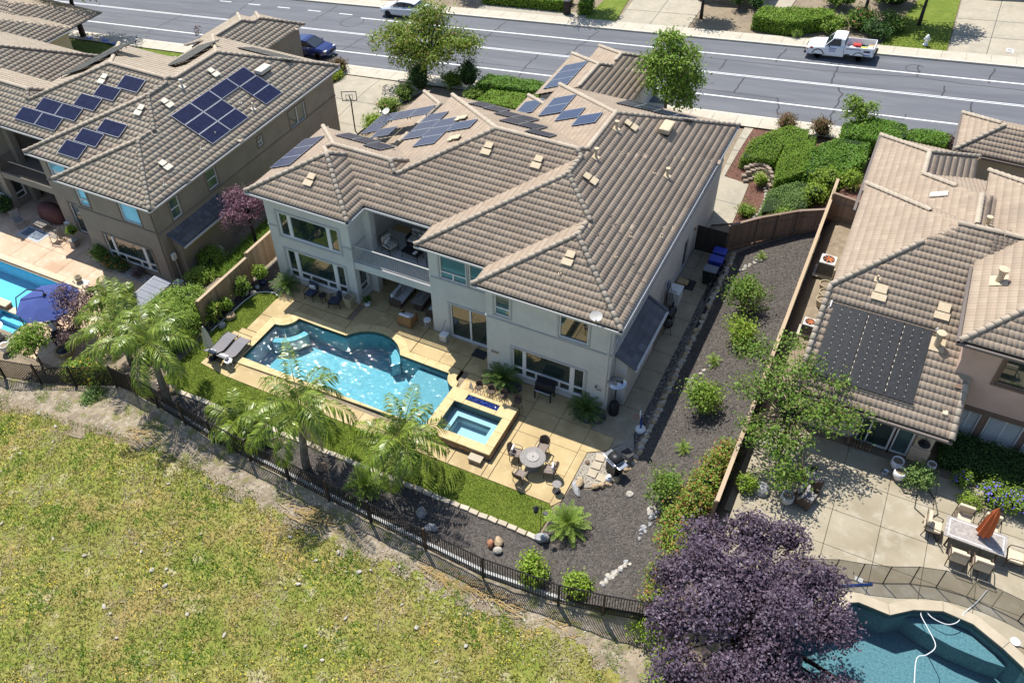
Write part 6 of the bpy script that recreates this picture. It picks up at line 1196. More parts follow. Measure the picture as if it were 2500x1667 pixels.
tree('plum_tree', 'huge dark purple plum tree beside the dark blue pool at the bottom right', (9.1, -10.5, 1.0), 1.6, .22, [(-.2, .6, 4.3, 1.5, 1.4, 1.3), (1.2, 1.3, 4.1, 1.35, 1.2, 1.1), (-1.5, .4, 4.2, 1.3, 1.3, 1.2), (-.6, 2.2, 4.1, 1.2, 1.1, 1.0), (.5, 2.9, 3.7, .8, .8, .7), (-1.9, 1.7, 3.8, 1.0, 1.0, .9), (2.1, .5, 3.7, 1.1, 1.1, 1.0), (.9, -.4, 4.9, 1.2, 1.2, 1.0), (-.9, -.9, 4.7, 1.25, 1.2, 1.1), (-1.9, -1.3, 3.9, 1.1, 1.1, 1.1), (2.7, -1.5, 3.1, 1.2, 1.1, 1.0), (3.3, -.9, 2.7, .8, .8, .6), (1.6, -2.0, 3.5, 1.2, 1.1, 1.1), (.2, -2.3, 3.9, 1.2, 1.1, 1.2), (-1.3, -2.6, 3.6, 1.1, 1.0, 1.1), (.9, -3.2, 2.7, 1.2, .9, 1.1), (2.6, -2.6, 2.5, 1.0, .9, .9), (-2.5, .4, 3.3, .7, .8, .8), (1.9, 2.0, 3.6, .7, .7, .6), (3.3, -2.2, 2.9, 1.1, 1.1, 1.0), (2.2, -3.3, 3.0, 1.2, 1.1, 1.1), (.8, -1.3, 4.2, 1.1, 1.1, 1.0)], 2500, 20, .17, .12, 'leaf_plum', 'bark_dark', nlimb=50, shell=.7, core='core_plum', spread=1.2)
tree('maple_tree', 'loose bright green tree spreading over the heating mat roof of the peach house', (8.3, -1.2, 2.4), 2.0, .10, [(-.9, .8, 2.9, 1.4, 1.3, 1.0), (.8, .4, 2.6, 1.6, 1.3, 1.0), (-.3, 2.0, 3.3, 1.2, 1.1, .8), (2.1, .9, 2.4, 1.2, .9, .7), (-2.1, 2.6, 2.9, 1.1, .9, .6), (.1, -1.0, 1.9, 1.5, 1.2, 1.0), (-1.0, 3.6, 3.2, .8, .8, .5), (.6, -2.1, 1.3, 1.0, .9, .9), (-2.0, .8, 2.4, .9, .9, .6), (2.9, 1.7, 2.3, .7, .5, .4), (1.4, 2.1, 3.0, .9, .6, .4), (-1.2, -.9, 2.0, .8, .8, .7)], 620, 12, .19, .14, 'leaf_mid', 'bark', nlimb=90, shell=.25)
shrub('photinia_hedge', 'red-tipped green photinia hedge along the fence behind the purple tree', (5.8, -4.2, 1.2), [(-.2, -2.8, .8, .75, .8, .9), (-.3, -1.8, .7, .7, .8, .9), (0, -.8, .9, .8, .8, 1.0), (.1, .3, .8, .75, .8, .9), (.3, 1.3, .9, .65, .8, .9), (.4, 2.3, .8, .5, .7, .8), (.2, -3.6, .9, .7, .7, .9)], 620, 15, .14, .11, 'leaf_photinia', cat='hedge')
shrub('photinia_shrub', 'red-tipped photinia shrub at the fence end under the purple tree', (5.6, -8.6, 1.0), [(0, 0, .6, .55, .6, .8), (.1, -.9, .5, .5, .5, .7)], 130, 14, .13, .10, 'leaf_photinia')
shrub('vine_shrub', 'straggling green vine where the iron fence meets the purple tree', (6.2, -10.2, .2), [(0, 0, .5, .7, .5, .7), (-.6, -.3, .3, .5, .3, .4), (.5, -1.2, .3, .5, .7, .5), (.6, -2.4, .3, .5, .6, .5)], 170, 12, .13, .11, 'leaf_lime', core=None)
shrub('chartreuse_shrub', 'small chartreuse shrub behind the wooden fence by the grey boulder', (7.55, -3.6, ZR), ball(.5, .5, seed=91), 70, 14, .09, .09, 'leaf_lime')
# --- left house plants
shrub('shrub', 'glossy green shrub at the corner of the big window of the taupe house', (-34.2, .45, ZL), ball(.65, .9, seed=81), 110, 14, .12, .13, 'leaf_mid'); shrub('flower_shrub', 'orange flowering shrub under the window of the taupe house', (-32.7, .2, ZL), [(0, 0, .35, .9, .5, .45), (-.7, -.1, .3, .5, .4, .4)], 120, 14, .11, .10, 'leaf_dark', flower='flower_orange', nf=170, fs=.08)
shrub('dark_shrub', 'low dark purple shrub in the white pebbles beside the taupe house', (-31.0, .2, ZL), ball(.45, .4, seed=82), 60, 14, .09, .09, 'leaf_plum_brown')
shrub('shrub', 'green shrub by the left column of the taupe house', (-44.3, 1.4, ZL), ball(.9, .9, seed=83), 130, 14, .14, .12, 'leaf_dark', flower='flower_yellow', nf=25)
shrub('shrub', 'yellow-green potted plant beside the rocking chair on the left patio', (-37.6, 1.3, ZL+.35), ball(.4, .45, seed=84), 50, 13, .08, .10, 'leaf_lime')
for i, (x, y, s, lab) in enumerate(((-27.0, 2.6, 1.1, 'bright green shrub on the slope beside the taupe house'), (-26.3, .8, .8, 'lower bright green shrub on the slope by the wooden fence'))): shrub('shrub', lab, (x, y, hz(x, y)), ball(s, s*.9, seed=86+i, n=5), 170, 15, .15, .12, 'leaf_bright')
gp = [(-26.6, 1.5), (-22.2, .8), (-21.9, 12), (-27.6, 12)]; struct(patch('side_slope_grass', gp, 'lawn', .03, .5)); x, y = sample_poly(gp, 16000); Vb, Fb = blades(x, y, Hh(x, y)+.02, .28, .04, .8); tag(link('ground_cover', npmesh('ground_cover', Vb, Fb), 'weed_green'), 'bright green ground cover on the slope between the two houses', 'ground cover', kind='stuff')
pw_ = [(-32.2, -.3), (-28.6, -.3), (-28.6, .5), (-32, .5)]; struct(patch('white_pebble_bed', pw_, 'gravel', flat=ZL+.005)); x, y = sample_poly(pw_, 1200); Vc, Fc = chips(x, y, x*0+ZL+.02, .06); tag(link('white_pebbles', npmesh('white_pebbles', Vc, Fc), 'ceramic_white'), 'white pebbles along the taupe house wall', 'pebbles', kind='stuff')
# --- right garden plants
hedge('clipped_hedge', 'low dark clipped hedge under the shuttered windows of the peach house', [(14.5, 1.0), (20, .8), (20, 2.8), (14.5, 2.8)], ZR, .7, 3000, .1, 'leaf_dark')
shrub('blue_flower_shrub', 'larger blue flowering sage by the rust umbrella', (16.9, .1, ZR), [(0, 0, .4, .8, .6, .5), (.9, 0, .5, .7, .6, .5)], 170, 14, .13, .09, 'leaf_bright', flower='flower_blue', nf=260, fs=.09); shrub('blue_flower_shrub', 'smaller blue flowering sage left of the rust umbrella', (15.5, .55, ZR), ball(.4, .5, seed=93), 60, 13, .1, .09, 'leaf_bright', flower='flower_blue', nf=60, fs=.09)
shrub('shrub', 'low yellow-green ground shrub beside the blue sage', (15.9, -.45, ZR), ball(.5, .3, seed=94, n=4), 80, 13, .1, .08, 'leaf_lime')
shrub('potted_shrub', 'leafy grey-green shrub spilling between the white pots', (13.85, -.25, ZR+.1), ball(.65, .7, seed=95, n=4), 110, 14, .13, .11, 'leaf_grassy', core=None)
# --- front gardens
def dom(poly, lab, hgt, n, lf, zoff=0, size=.12, dome=.25, nm='clipped_hedge'): return hedge(nm, lab, poly, 0, hgt, n, size, lf, zf=lambda x, y: hz(x, y)+zoff, dome=dome)
dom([(4.5, 21.2), (6.4, 20.8), (7.7, 22.4), (7.6, 25.2), (5.8, 25.4), (4.4, 23.8)], 'dense dark green mounded hedge beside the peach house roof', 1.2, 5000, 'leaf_hedge')
dom([(6.0, 25.6), (7.8, 25.3), (9.6, 26.2), (9.3, 28.0), (7.2, 28.3), (5.6, 27)], 'dense dark green mounded hedge by the street, right of the young tree', 1.3, 5000, 'leaf_hedge')
dom([(9.7, 26.2), (11.8, 26.4), (12.2, 28.0), (9.5, 28.1)], 'low green hedge by the street behind the peach house garage', 1.0, 2400, 'leaf_hedge', size=.11)
dom([(.35, 22.4), (2.5, 22.6), (2.6, 24.0), (3.9, 24.6), (3.7, 26.4), (2.4, 26.4), (.5, 24.2)], 'flat clipped bright green juniper nearest the front path', .9, 5000, 'leaf_juniper', size=.09, dome=.1)
dom([(3.0, 20.6), (4.4, 21.5), (4.4, 25.0), (2.75, 24.0), (2.7, 22.5)], 'clipped bright green juniper block beside the stone block wall', 1.0, 4600, 'leaf_juniper', size=.09, dome=.1)
dom([(1.2, 26.0), (2.4, 26.5), (4.3, 26.4), (4.2, 25.3), (2.4, 25.0), (1.0, 25.2)], 'low straw-green juniper strip along the street pavement', .35, 2200, 'leaf_grassy', size=.09, dome=.05)
dom([(2.85, 18.0), (5.3, 18.6), (5.4, 21.0), (4.3, 21.1), (2.8, 20.2)], 'smooth grassy grey-green mound above the wooden fence', .75, 5200, 'leaf_grassy', size=.09, dome=.35, nm='grass_mound')
for i, (x, y, r_, h_, lf, lab) in enumerate(((5.6, 19.9, .9, 1.0, 'leaf_lime', 'lime green shrub above the bend of the wooden fence'), (5.9, 21.1, .8, 1.2, 'leaf_lime', 'lime green shrub below the dark mounded hedge'), (4.4, 18.0, .8, .6, 'leaf_bright', 'bright spreading shrub along the bent wooden fence'), (7.4, 21.0, .7, .8, 'leaf_lime', 'lime shrub squeezed between hedge and peach house roof'), (2.0, 18.7, .5, .5, 'leaf_bright', 'small leafy shrub at the path end of the wooden fence'), (2.0, 21.3, .4, .6, 'leaf_lime', 'tiny yellow-green shrub by the stone block wall'), (2.2, 27.2, .8, .9, 'leaf_redbush', 'reddish green shrub at the street pavement, left one'), (4.5, 27.0, .8, .9, 'leaf_redbush', 'reddish green shrub at the street pavement, right one'), (12.2, 27.5, .6, .7, 'leaf_plum_brown', 'dark red shrub beside the garage roof of the peach house'), (14.6, 21.4, 1.2, .9, 'leaf_bright', 'yellow-green shrub in the entry court of the peach house'))): shrub('shrub', lab, (x, y, hz(x, y)), ball(r_, h_, seed=120+i, n=4), int(130*r_), 15, .14, .12, lf)
tree('young_tree', 'young loose green tree by the street above the hedges', (6.3, 27.9, 1.9), .8, .05, [(0, 0, 1.3, 1.15, 1.0, .8), (-.4, .2, 2.0, .6, .6, .7), (.6, .1, 1.9, .6, .6, .6)], 170, 14, .16, .15, 'leaf_bright', nlimb=16, shell=.4)
bw_ = thing('block_wall', 'small curved retaining wall of brown split stone blocks in the front garden', 'wall', (0, 0, 0)); bme = bpy.data.meshes.new('block'); tb = MB(); tb.box((0, 0, .07), (.36, .26, .15), 0, None, .92); bme.from_pydata(tb.v, [], tb.f); bme.materials.append(MATS['block'])
for r_ in range(4):
    for k in range(9):
        t_ = k/8; x = .95+1.75*t_; y = 22.05+.75*math.sin(t_*2.6)-.9*t_*t_-.22*r_; o = bpy.data.objects.new('block', bme); COL.objects.link(o); o.parent = bw_; o.location = (x+.18*(r_ % 2), y, hz(x, y)+.42-.13*r_); o.rotation_euler = (0, 0, .5-1.3*t_+random.uniform(-.1, .1))
br_ = thing('stone_border', 'row of small pale stones edging the red bark beside the grassy mound', 'border', (0, 0, 0))
for k in range(12): t_ = k/11; x = 2.5+.35*math.sin(t_*3)-.1*t_; y = 21.0-3.0*t_; rock((x, y, hz(x, y)+.08), (.16, .13, .1), 'rock_pale', parent=br_, name='border_stone', seed=k)
# street trees
tree('street_tree', 'rusty-tipped green street tree left of the garage roof', (-26.0, 27.4, -1.5), 2.2, .13, [(0, 0, 3.3, 2.9, 2.5, 1.8), (-2.5, -.2, 3.1, 2.0, 1.7, 1.2), (2.7, .3, 3.5, 2.1, 1.8, 1.3), (3.9, .5, 3.6, .9, .9, .7), (.2, 1.2, 4.8, 1.7, 1.6, 1.2), (-.8, -.6, 2.2, 1.8, 1.5, 1.0), (1.5, -1, 2.6, 1.5, 1.3, 1.0)], 850, 14, .27, .21, 'leaf_autumn', nlimb=50, shell=.4)
tree('street_tree', 'upright green street tree right of the garage roof', (-5.9, 25.9, .8), 1.8, .12, [(0, 0, 2.9, 1.9, 1.8, 1.4), (.4, .3, 4.3, 1.7, 1.6, 1.3), (-.4, .5, 5.4, 1.0, 1.0, .9), (.9, -.2, 2.1, 1.2, 1.1, .8), (-1.3, .2, 3.9, .9, .9, .8), (1.5, .5, 3.2, .9, .8, .7)], 560, 15, .26, .21, 'leaf_bright', nlimb=22, shell=.5)
tree('street_tree', 'broad dark-trunked street tree over the lawn at the top left', (-64.5, 27.6, -5.5), 3.4, .24, [(0, 0, 5.6, 3.2, 3.0, 1.9), (3.2, .8, 5.2, 2.6, 2.2, 1.5), (-3.2, .3, 5.4, 2.6, 2.2, 1.5), (.5, 1.5, 7, 2.2, 2, 1.4)], 700, 14, .3, .27, 'leaf_mid', 'bark_dark', nlimb=30, shell=.5)
tree('street_tree', 'street tree cut by the top left corner', (-77.5, 30.3, -6.9), 3.0, .2, [(0, 0, 5.2, 2.6, 2.4, 1.8), (2, 0, 5, 2, 1.8, 1.3)], 260, 14, .3, .28, 'leaf_mid', 'bark_dark', nlimb=14)
for i, (x, y, lab, blobs, lf) in enumerate(((-8.7, 44.0, 'loose yellow-green tree in front of the stone-based house', [(0, 0, 3.4, 1.8, 1.6, 1.0), (-1, .5, 3.8, 1.2, 1.2, .8)], 'leaf_lime'), (3.8, 46.6, 'tree behind the flower bed across the street', [(0, 0, 4.2, 2.4, 2.2, 1.5), (1.4, .8, 4.4, 1.6, 1.5, 1.2)], 'leaf_bright'), (8.0, 46.1, 'tree over the lawn across the street beside the driveway', [(0, 0, 3.9, 2.4, 2.0, 1.3), (1.6, .6, 3.9, 1.6, 1.5, 1.1)], 'leaf_bright'), (-19.4, 43.6, 'dark-trunked tree behind the long hedge across the street', [(0, 0, 4.2, 2.2, 2.2, 1.5)], 'leaf_mid'), (-31.5, 45.5, 'tree over the parked silver car across the street', [(0, 0, 4.0, 2.4, 2.2, 1.6)], 'leaf_mid'))): tree('far_tree', lab, (x, y, zstreet(x)+.05), 2.2, .13, blobs, 240, 13, .26, .24, lf, 'bark_dark', nlimb=20, shell=.4)
fz = lambda x, y: zstreet(x)+.05
hedge('long_hedge', 'long clipped hedge across the street beside the parked silver car', [(-29, 43.1), (-20.9, 42.9), (-20.7, 45), (-29, 45.5)], 0, .9, 4200, .16, 'leaf_juniper', zf=fz); hedge('round_hedge', 'clipped round bush beside the pillar across the street', [(-19.3, 42.5), (-18.3, 42.6), (-18.2, 43.8), (-19.2, 43.9)], 0, 1.0, 900, .14, 'leaf_juniper', zf=fz)
hedge('clipped_hedge', 'wavy clipped green hedge across the street, left of the white pickup', [(-4.2, 42.6), (-1.2, 41.95), (.6, 43.0), (1.8, 43.9), (1.6, 45.2), (-1, 45), (-4, 44.6)], 0, 1.15, 4600, .15, 'leaf_juniper', zf=fz)
shrub('grassy_clump', 'spiky green clump in front of the wavy hedge', (-.5, 41.95, 1.25), ball(.5, .5, seed=150), 60, 14, .12, .16, 'leaf_bright', asp=.15); 
for i, (x, y, r_, h_, lf, fl, lab) in enumerate(((2.2, 43.6, 1.1, .8, 'leaf_bright', None, 'bright green lily clump behind the pickup cab'), (3.6, 44.6, 1.4, 1.1, 'leaf_mid', 'flower_red', 'rose bed with red blooms behind the pickup'), (5.2, 43.4, 1.1, .9, 'leaf_dark', None, 'dark green lily clump behind the pickup bed'), (6.4, 45.0, 1.2, .9, 'leaf_mid', None, 'green shrub under the trees across the street'), (-6.2, 46.6, .7, 1.2, 'leaf_dark', None, 'dark round shrub against the stone wall across the street'), (-4.9, 46.6, .6, 1.0, 'leaf_dark', None, 'second dark shrub at the stone wall corner across the street'), (1.5, 48.5, 1.6, 1.6, 'leaf_mid', None, 'large shrub at the top edge above the wavy hedge'), (5.5, 50, 2.0, 1.8, 'leaf_mid', None, 'large shrub at the top edge behind the far lawn'), (-24, 47.5, 1.6, 1.0, 'leaf_bright', None, 'shrub mass above the long hedge'))): shrub('shrub', lab, (x, y, fz(x, y)), ball(r_, h_, seed=160+i, n=4), int(100*r_), 14, .18, .17, lf, flower=fl, nf=60, fs=.14)
# garden between driveway and garage
for i, (x, y, r_, h_, lf, fl, lab) in enumerate(((-25.6, 25.9, 1.1, 1.5, 'leaf_dark', None, 'dark rounded shrub below the rusty-tipped street tree'), (-23.4, 27.0, 1.0, 1.0, 'leaf_bright', None, 'bright shrub to the right of the street tree trunk'), (-22.0, 27.2, .9, 1.9, 'leaf_dark', None, 'tall dark loose shrub behind the roof valley'), (-26.5, 22.6, .9, .7, 'leaf_bright', 'flower_red', 'bright shrub beside the driveway with tiny pink blooms'), (-26.3, 24.6, .9, .9, 'leaf_mid', None, 'mid green shrub in the driveway bed'), (-26.6, 20.5, .8, .7, 'leaf_lime', None, 'lime shrub at the near end of the driveway bed'), (-20.6, 25.8, .9, .6, 'leaf_bright', None, 'low rounded bright shrub in front of the clipped hedge'), (-33.8, 26.0, .7, .5, 'leaf_lime', 'flower_yellow', 'yellow flowering mound beside the driveway'), (-34.2, 27.2, .8, .8, 'leaf_redbush', None, 'reddish bush behind the yellow mound'), (-34.6, 25.6, .6, .5, 'leaf_mid', None, 'green bush left of the yellow mound'), (-45.0, 24.3, .9, .8, 'leaf_bright', None, 'green bush at the taupe house garage'))): shrub('shrub', lab, (x, y, hz(x, y)), ball(r_, h_, seed=190+i, n=4), int(120*r_), 14, .16, .14, lf, flower=fl, nf=130 if fl == 'flower_yellow' else 30, fs=.12)
hedge('clipped_hedge', 'clipped green front hedge left of the garage roof', [(-20.8, 26.2), (-15, 26.0), (-15, 27.6), (-20.5, 27.8)], 0, 1.2, 4200, .13, 'leaf_hedge', zf=hz); hedge('clipped_hedge', 'second clipped front hedge block with dark face beside the roof valley', [(-19.4, 23.5), (-15.3, 23.2), (-15.3, 25.6), (-19.2, 25.6)], 0, 1.1, 3600, .13, 'leaf_juniper', zf=hz)
tree('plum_sapling', 'thin dark red sapling by the taupe house garage', (-44.6, 23.2, -3.3), 1.0, .04, [(0, 0, 1.6, .7, .7, .8), (.2, .2, 2.8, .4, .4, .8), (-.2, 0, 3.9, .2, .2, .6)], 80, 12, .14, .14, 'leaf_plum_brown', 'bark_dark', nlimb=14, shell=.2)
x, y = sample_poly([(-66, 26.8), (-47, 26.8), (-47, 21), (-58, 20)], 6000); Vb, Fb = blades(x, y, Hh(x, y)+.03, .08, .04, .5); tag(link('front_lawn_grass', npmesh('front_lawn_grass', Vb, Fb), 'blade'), 'shaded lawn at the top left beside the street', 'grass', kind='stuff')
x, y = sample_poly([(5.8, 41.8), (10.45, 41.8), (10.4, 52), (7.5, 52)], 6000); Vb, Fb = blades(x, y, fz(x, y)+.0, .08, .04, .5); tag(link('far_lawn_grass', npmesh('far_lawn_grass', Vb, Fb), 'blade'), 'dappled lawn across the street beside the driveway', 'grass', kind='stuff')
# ================================================================== OBJECTS IN OUR GARDEN
def T_(name, label, cat, x, y, z=0, rz=0, group=None): return thing(name, label, cat, (x, y, z), rz, group)
# edging pavers between lawn and mulch
ed = thing('paver_edging', 'row of pale concrete edging blocks along the lower edge of the lawn', 'edging', (0, 0, 0)); pme = MB(); pme.rbox((0, 0, .02), (.42, .24, .13), .03); em = bpy.data.meshes.new('edging_block'); em.from_pydata(pme.v, [], pme.f); em.materials.append(MATS['paver'])
x = -20.9
while x < -.1:
    o = bpy.data.objects.new('edging_block', em); COL.objects.link(o); o.parent = ed; o.location = (x, -8.08+.02*math.sin(x*3), 0); o.rotation_euler = (0, 0, random.uniform(-.09, .09)); x += .47
# left bed white edging strip
eb = thing('bed_edging', 'thin white edging strip between left bed and lawn', 'edging', (0, 0, 0)); MB().tube([(-21.17, -3.9, .03), (-21.1, -1.2, .03), (-20.95, -.32, .03), (-20.5, .0, .03), (-20.0, .12, .03), (-19.65, .02, .03)], .03, 5).build('strip', 'white', eb)
# rock retaining border along the slope and cobble ditch
rb = thing('rock_border', 'rough tan rock border along the foot of the mulch slope', 'rock border', (0, 0, 0)); rms = [rock_mesh(300+i, .2, .17, .17, 'border_rock') for i in range(5)]
for k_, me in enumerate(rms): me.materials.append(MATS['rock_tan' if k_ % 2 else 'rock_pale'])
y = 14.6; k = 0
while y > -2.7:
    o = bpy.data.objects.new('border_rock', rms[k % 5]); COL.objects.link(o); o.parent = rb; o.location = (2.42+random.uniform(-.07, .07), y, .07); s = random.uniform(.8, 1.25); o.scale = (s, s, s); o.rotation_euler = (0, 0, random.uniform(0, 6)); y -= .2*s; k += 1
x, y = sample_poly([(1.82, -.7), (2.35, -2.4), (2.35, 14.3), (1.82, 14.2)], 2600); Vc, Fc = chips(x, y, x*0+.0, .10); struct(patch('cobble_ditch', [(1.8, -.75), (2.4, -2.5), (2.4, 14.4), (1.8, 14.3)], 'mulch', flat=-.03)); tag(link('ditch_cobbles', npmesh('ditch_cobbles', Vc, Fc), 'cobble'), 'dark river cobbles in the ditch beside the side path', 'cobbles', kind='stuff')
GRV = [(.23, -2.83), (1.07, -2.28), (1.54, -1.55), (1.78, -.8), (2.4, -2.4), (2.3, -3.6), (1.4, -4.5), (.4, -4.85), (.23, -4.6)]
struct(patch('gravel_patch', GRV, 'gravel', flat=-.012)); x, y = sample_poly(GRV, 2600); Vc, Fc = chips(x, y, x*0+.0, .06); tag(link('gravel_stones', npmesh('gravel_stones', Vc, Fc), 'pebble'), 'pale gravel around the stepping stones by the grill', 'gravel', kind='stuff')
for i, (x, y, lab) in enumerate(((.88, -2.84, 'square stepping stone nearest the house by the grill'), (.9, -3.34, 'middle square stepping stone by the grill'), (.89, -3.84, 'square stepping stone nearest the lawn by the grill'), (1.37, -3.9, 'irregular stepping stone at the front leg of the grill'))): t = tag(MB().rbox((0, 0, .02), (.42, .42, .06), .015).build('stepping_stone', 'coping_grey', loc=(x, y, 0), rz=random.uniform(-.15, .15)), lab, 'stepping stone')
for i, (x, y, s, m_, lab) in enumerate(((.58, -4.6, (.35, .2, .2), 'rock_tan', 'tan rock at the patio end of the gravel patch'), (.45, -3.35, (.14, .12, .12), 'rock_brown', 'small brown rock against the patio edge by the gravel'), (1.29, -4.5, (.22, .18, .18), 'rock_tan', 'tan rock in the gravel border, second from the patio'), (1.55, -4.32, (.2, .18, .18), 'rock_tan', 'tan rock in the gravel border, in front of the grill'), (1.8, -4.1, (.22, .18, .2), 'rock_tan', 'tan rock in the gravel border, beside the gas bottle'), (2.0, -3.75, (.26, .2, .22), 'rock_tan', 'larger tan rock right of the grill'), (2.25, -2.95, (.25, .22, .22), 'rock_tan', 'tan rock behind the grill at the slope foot'), (.55, -4.95, (.5, .16, .12), 'rock_grey', 'long flat grey rock below the gravel patch'), (-1.35, -9.0, (.30, .22, .22), 'rock_tan', 'tan boulder in the group of three on the mulch'), (-1.62, -9.25, (.22, .2, .24), 'rock_rust', 'rust red boulder in the group of three on the mulch'), (-1.2, -9.4, (.24, .2, .2), 'rock_pale', 'pale boulder in the group of three on the mulch'), (-5.06, -9.2, (.22, .3, .5), 'rock_grey', 'upright grey boulder on the mulch under the spa palm'), (-4.33, -9.65, (.35, .22, .22), 'rock_grey', 'flat grey boulder by the iron fence under the spa palm'), (.25, -8.05, (.36, .26, .3), 'rock_grey', 'grey boulder at the end of the paver edging'), (-10.5, -9.0, (.3, .26, .28), 'rock_brown', 'brown boulder right of the middle palm trunk'), (-13.2, -8.7, (.34, .28, .3), 'rock_brown', 'brown boulder left of the middle palm'), (-20.5, -8.3, (.36, .3, .34), 'rock_brown', 'dark brown boulder left of the leaning palm trunk'), (-20.0, -8.1, (.3, .24, .26), 'rock_tan', 'tan boulder touching the leaning palm trunk'), (-20.9, -2.6, (.34, .28, .3), 'rock_tan', 'tan boulder at the left lawn edge by the flowering shrub'), (-20.9, -3.3, (.24, .2, .2), 'rock_grey', 'grey boulder at the lower end of the left bed'), (-21.0, -.45, (.2, .18, .22), 'rock_pale', 'pale rock in the left bed beside the potted shrub'), (-19.9, .55, (.22, .2, .2), 'rock_grey', 'dark rock beside the sago at the house corner'), (1.2, -6.3, (.22, .18, .2), 'rock_grey', 'grey rock behind the bright sago palm'), (4.1, -5.1, (.3, .22, .14), 'rock_pale', 'flat pale rock on the slope by the upright shrub'), (8.1, -3.45, (.4, .35, .35), 'rock_grey', 'grey boulder beside the fence in the peach house garden'), (2.9, -4.4, (.22, .18, .16), 'rock_pale', 'pale rock alone on the lower mulch slope'))): rock((x, y, (zsl(x, y) if 2.5 < x < 6.6 else (ZR if x > 7 else 0))+s[2]*.25), s, m_, lab, seed=500+i)
for (cx, cy_, n, m_, lab, rot) in ((3.75, -8.6, 22, 'rock_pale', 'curved pile of white stones on the lower mulch', 1.1), (3.6, 13.5, 14, 'rock_pale', 'ring of white stones round the top sago of the slope', .9), (4.2, -5.9, 12, 'rock_grey', 'pile of grey stones under the upright slope shrub', 1.4), (3.5, 3.9, 5, 'rock_pale', 'small cluster of white stones by the middle slope sago', 1.2)):
    t = thing('stone_pile', lab, 'stones', (0, 0, 0))
    for k in range(n): u = k/max(1, n-1)-.5; x = cx+u*1.4*math.cos(rot)+random.uniform(-.13, .13)+.25*u*u; y = cy_+u*1.4*math.sin(rot)+random.uniform(-.12, .12); rock((x, y, zsl(x, y)+.03), (random.uniform(.09, .16), random.uniform(.08, .13), random.uniform(.06, .1)), m_ if k % 4 else 'rock_grey', parent=t, name='stone', seed=700+k)
# gravel islands under the house sagos
for (cx, cy_, rx, ry, lab) in ((-5.2, -.55, .95, .5, 'cobbles of the sago bed under the big window'), (-.6, -.55, .85, .62, 'cobbles of the sago bed by the house corner')):
    pl = [(cx+rx*math.cos(a), cy_+ry*math.sin(a)) for a in np.linspace(0, 2*PI, 18)[:-1]]; struct(patch('cobble_bed', pl, 'mulch', flat=.006)); x, y = sample_poly(pl, 700); Vc, Fc = chips(x, y, x*0+.02, .09); tag(link('bed_cobbles', npmesh('bed_cobbles', Vc, Fc), 'cobble'), lab, 'cobbles', kind='stuff')
# ---- furniture kinds
def wicker_chair(label, x, y, rz, pillow=False, m='wicker', seat='wicker_light', z=0):
    t = T_('patio_chair', label, 'chair', x, y, z, rz); part('seat', MB().rbox((0, 0, .42), (.52, .5, .07), .03), seat, t)
    b = MB(); n = 7; P = []
    for k in range(n): a = (k/(n-1)-.5); P.append([(a*.54, -.25-.10*(1-4*a*a)*.6, .42), (a*.50, -.33-.10*(1-4*a*a), .42+.46-.10*(2*a)**2), (a*.50, -.29-.10*(1-4*a*a), .42+.46-.10*(2*a)**2), (a*.54, -.21-.10*(1-4*a*a)*.6, .42)])
    b.loft(P); part('backrest', b, m, t, False)
    for s in (-1, 1):
        part('armrest', MB().tube([(s*.27, -.26, .62), (s*.29, 0, .66), (s*.28, .22, .62), (s*.26, .25, .42)], .02, 6), seat, t)
        for yy in (-.2, .22): part('leg', MB().tube([(s*.23, yy, .42), (s*.25, yy*1.08, 0)], .018, 6), 'black_metal', t)
    if pillow: part('pillow', MB().rbox((0, -.16, .62), (.36, .1, .34), .05, 0, ('X', -.2)), 'cushion_white', t)
    return t
tb = T_('patio_table', 'round grey stone fire table with raised centre on the sunny patio', 'table', -1.75, -4.67); part('table_top', MB().lathe([(.5, .66), (.6, .68), (.6, .72), (.56, .735)], seg=32), 'stone_grey', tb); part('centre_disc', MB().lathe([(.29, .735), (.29, .765), (.27, .772)], seg=28), 'stone_table', tb); part('knob', MB().lathe([(.04, .77), (.04, .80), (.02, .81)], seg=10), 'steel', tb); part('pedestal', MB().lathe([(.34, 0), (.34, .06), (.26, .12), (.26, .66)], seg=20), 'stone_grey', tb)
wicker_chair('wicker armchair behind the round table, facing the lawn', -1.68, -3.75, PI); wicker_chair('wicker armchair with white pillow left of the round table', -2.68, -4.55, -PI/2+.1, True); wicker_chair('wicker armchair in front of the round table with its back to the lawn', -1.95, -5.6, -.15); wicker_chair('wicker armchair with white pillow right of the round table', -.85, -4.75, PI/2+.25, True)
dt = T_('drum_table', 'small round metal drum table near the patio corner', 'side table', -.2, -5.45); part('table_top', MB().lathe([(.2, .5), (.21, .51), (.21, .535), (.19, .54)], seg=20), 'stone_grey', dt)
for k in range(8): a = k*PI/4; part('strut', MB().tube([(.19*math.cos(a), .19*math.sin(a), .5), (.12*math.cos(a+.8), .12*math.sin(a+.8), .25), (.19*math.cos(a+1.6), .19*math.sin(a+1.6), .02)], .012, 5), 'black_metal', dt)
part('base_ring', MB().lathe([(.19, 0), (.2, .02), (.18, .03)], seg=18), 'black_metal', dt)
gr = T_('gas_grill', 'stainless gas grill with black lid on the gravel patch', 'grill', 1.75, -3.3, 0, -.5); part('cabinet', MB().rbox((0, 0, .45), (.62, .55, .75), .02), 'black_metal', gr); part('cook_box', MB().rbox((0, 0, .87), (.66, .58, .14), .03), 'steel', gr)
lidb = MB(); lidb.loft([[(s, .27*math.cos(a), .93+.24*math.sin(a)) for a in np.linspace(0, PI, 9)]+[] for s in (-.3, .3)]); part('lid', lidb, 'black_metal', gr, True); part('lid_handle', MB().tube([(-.24, -.3, 1.0), (.24, -.3, 1.0)], .018, 6), 'steel', gr)
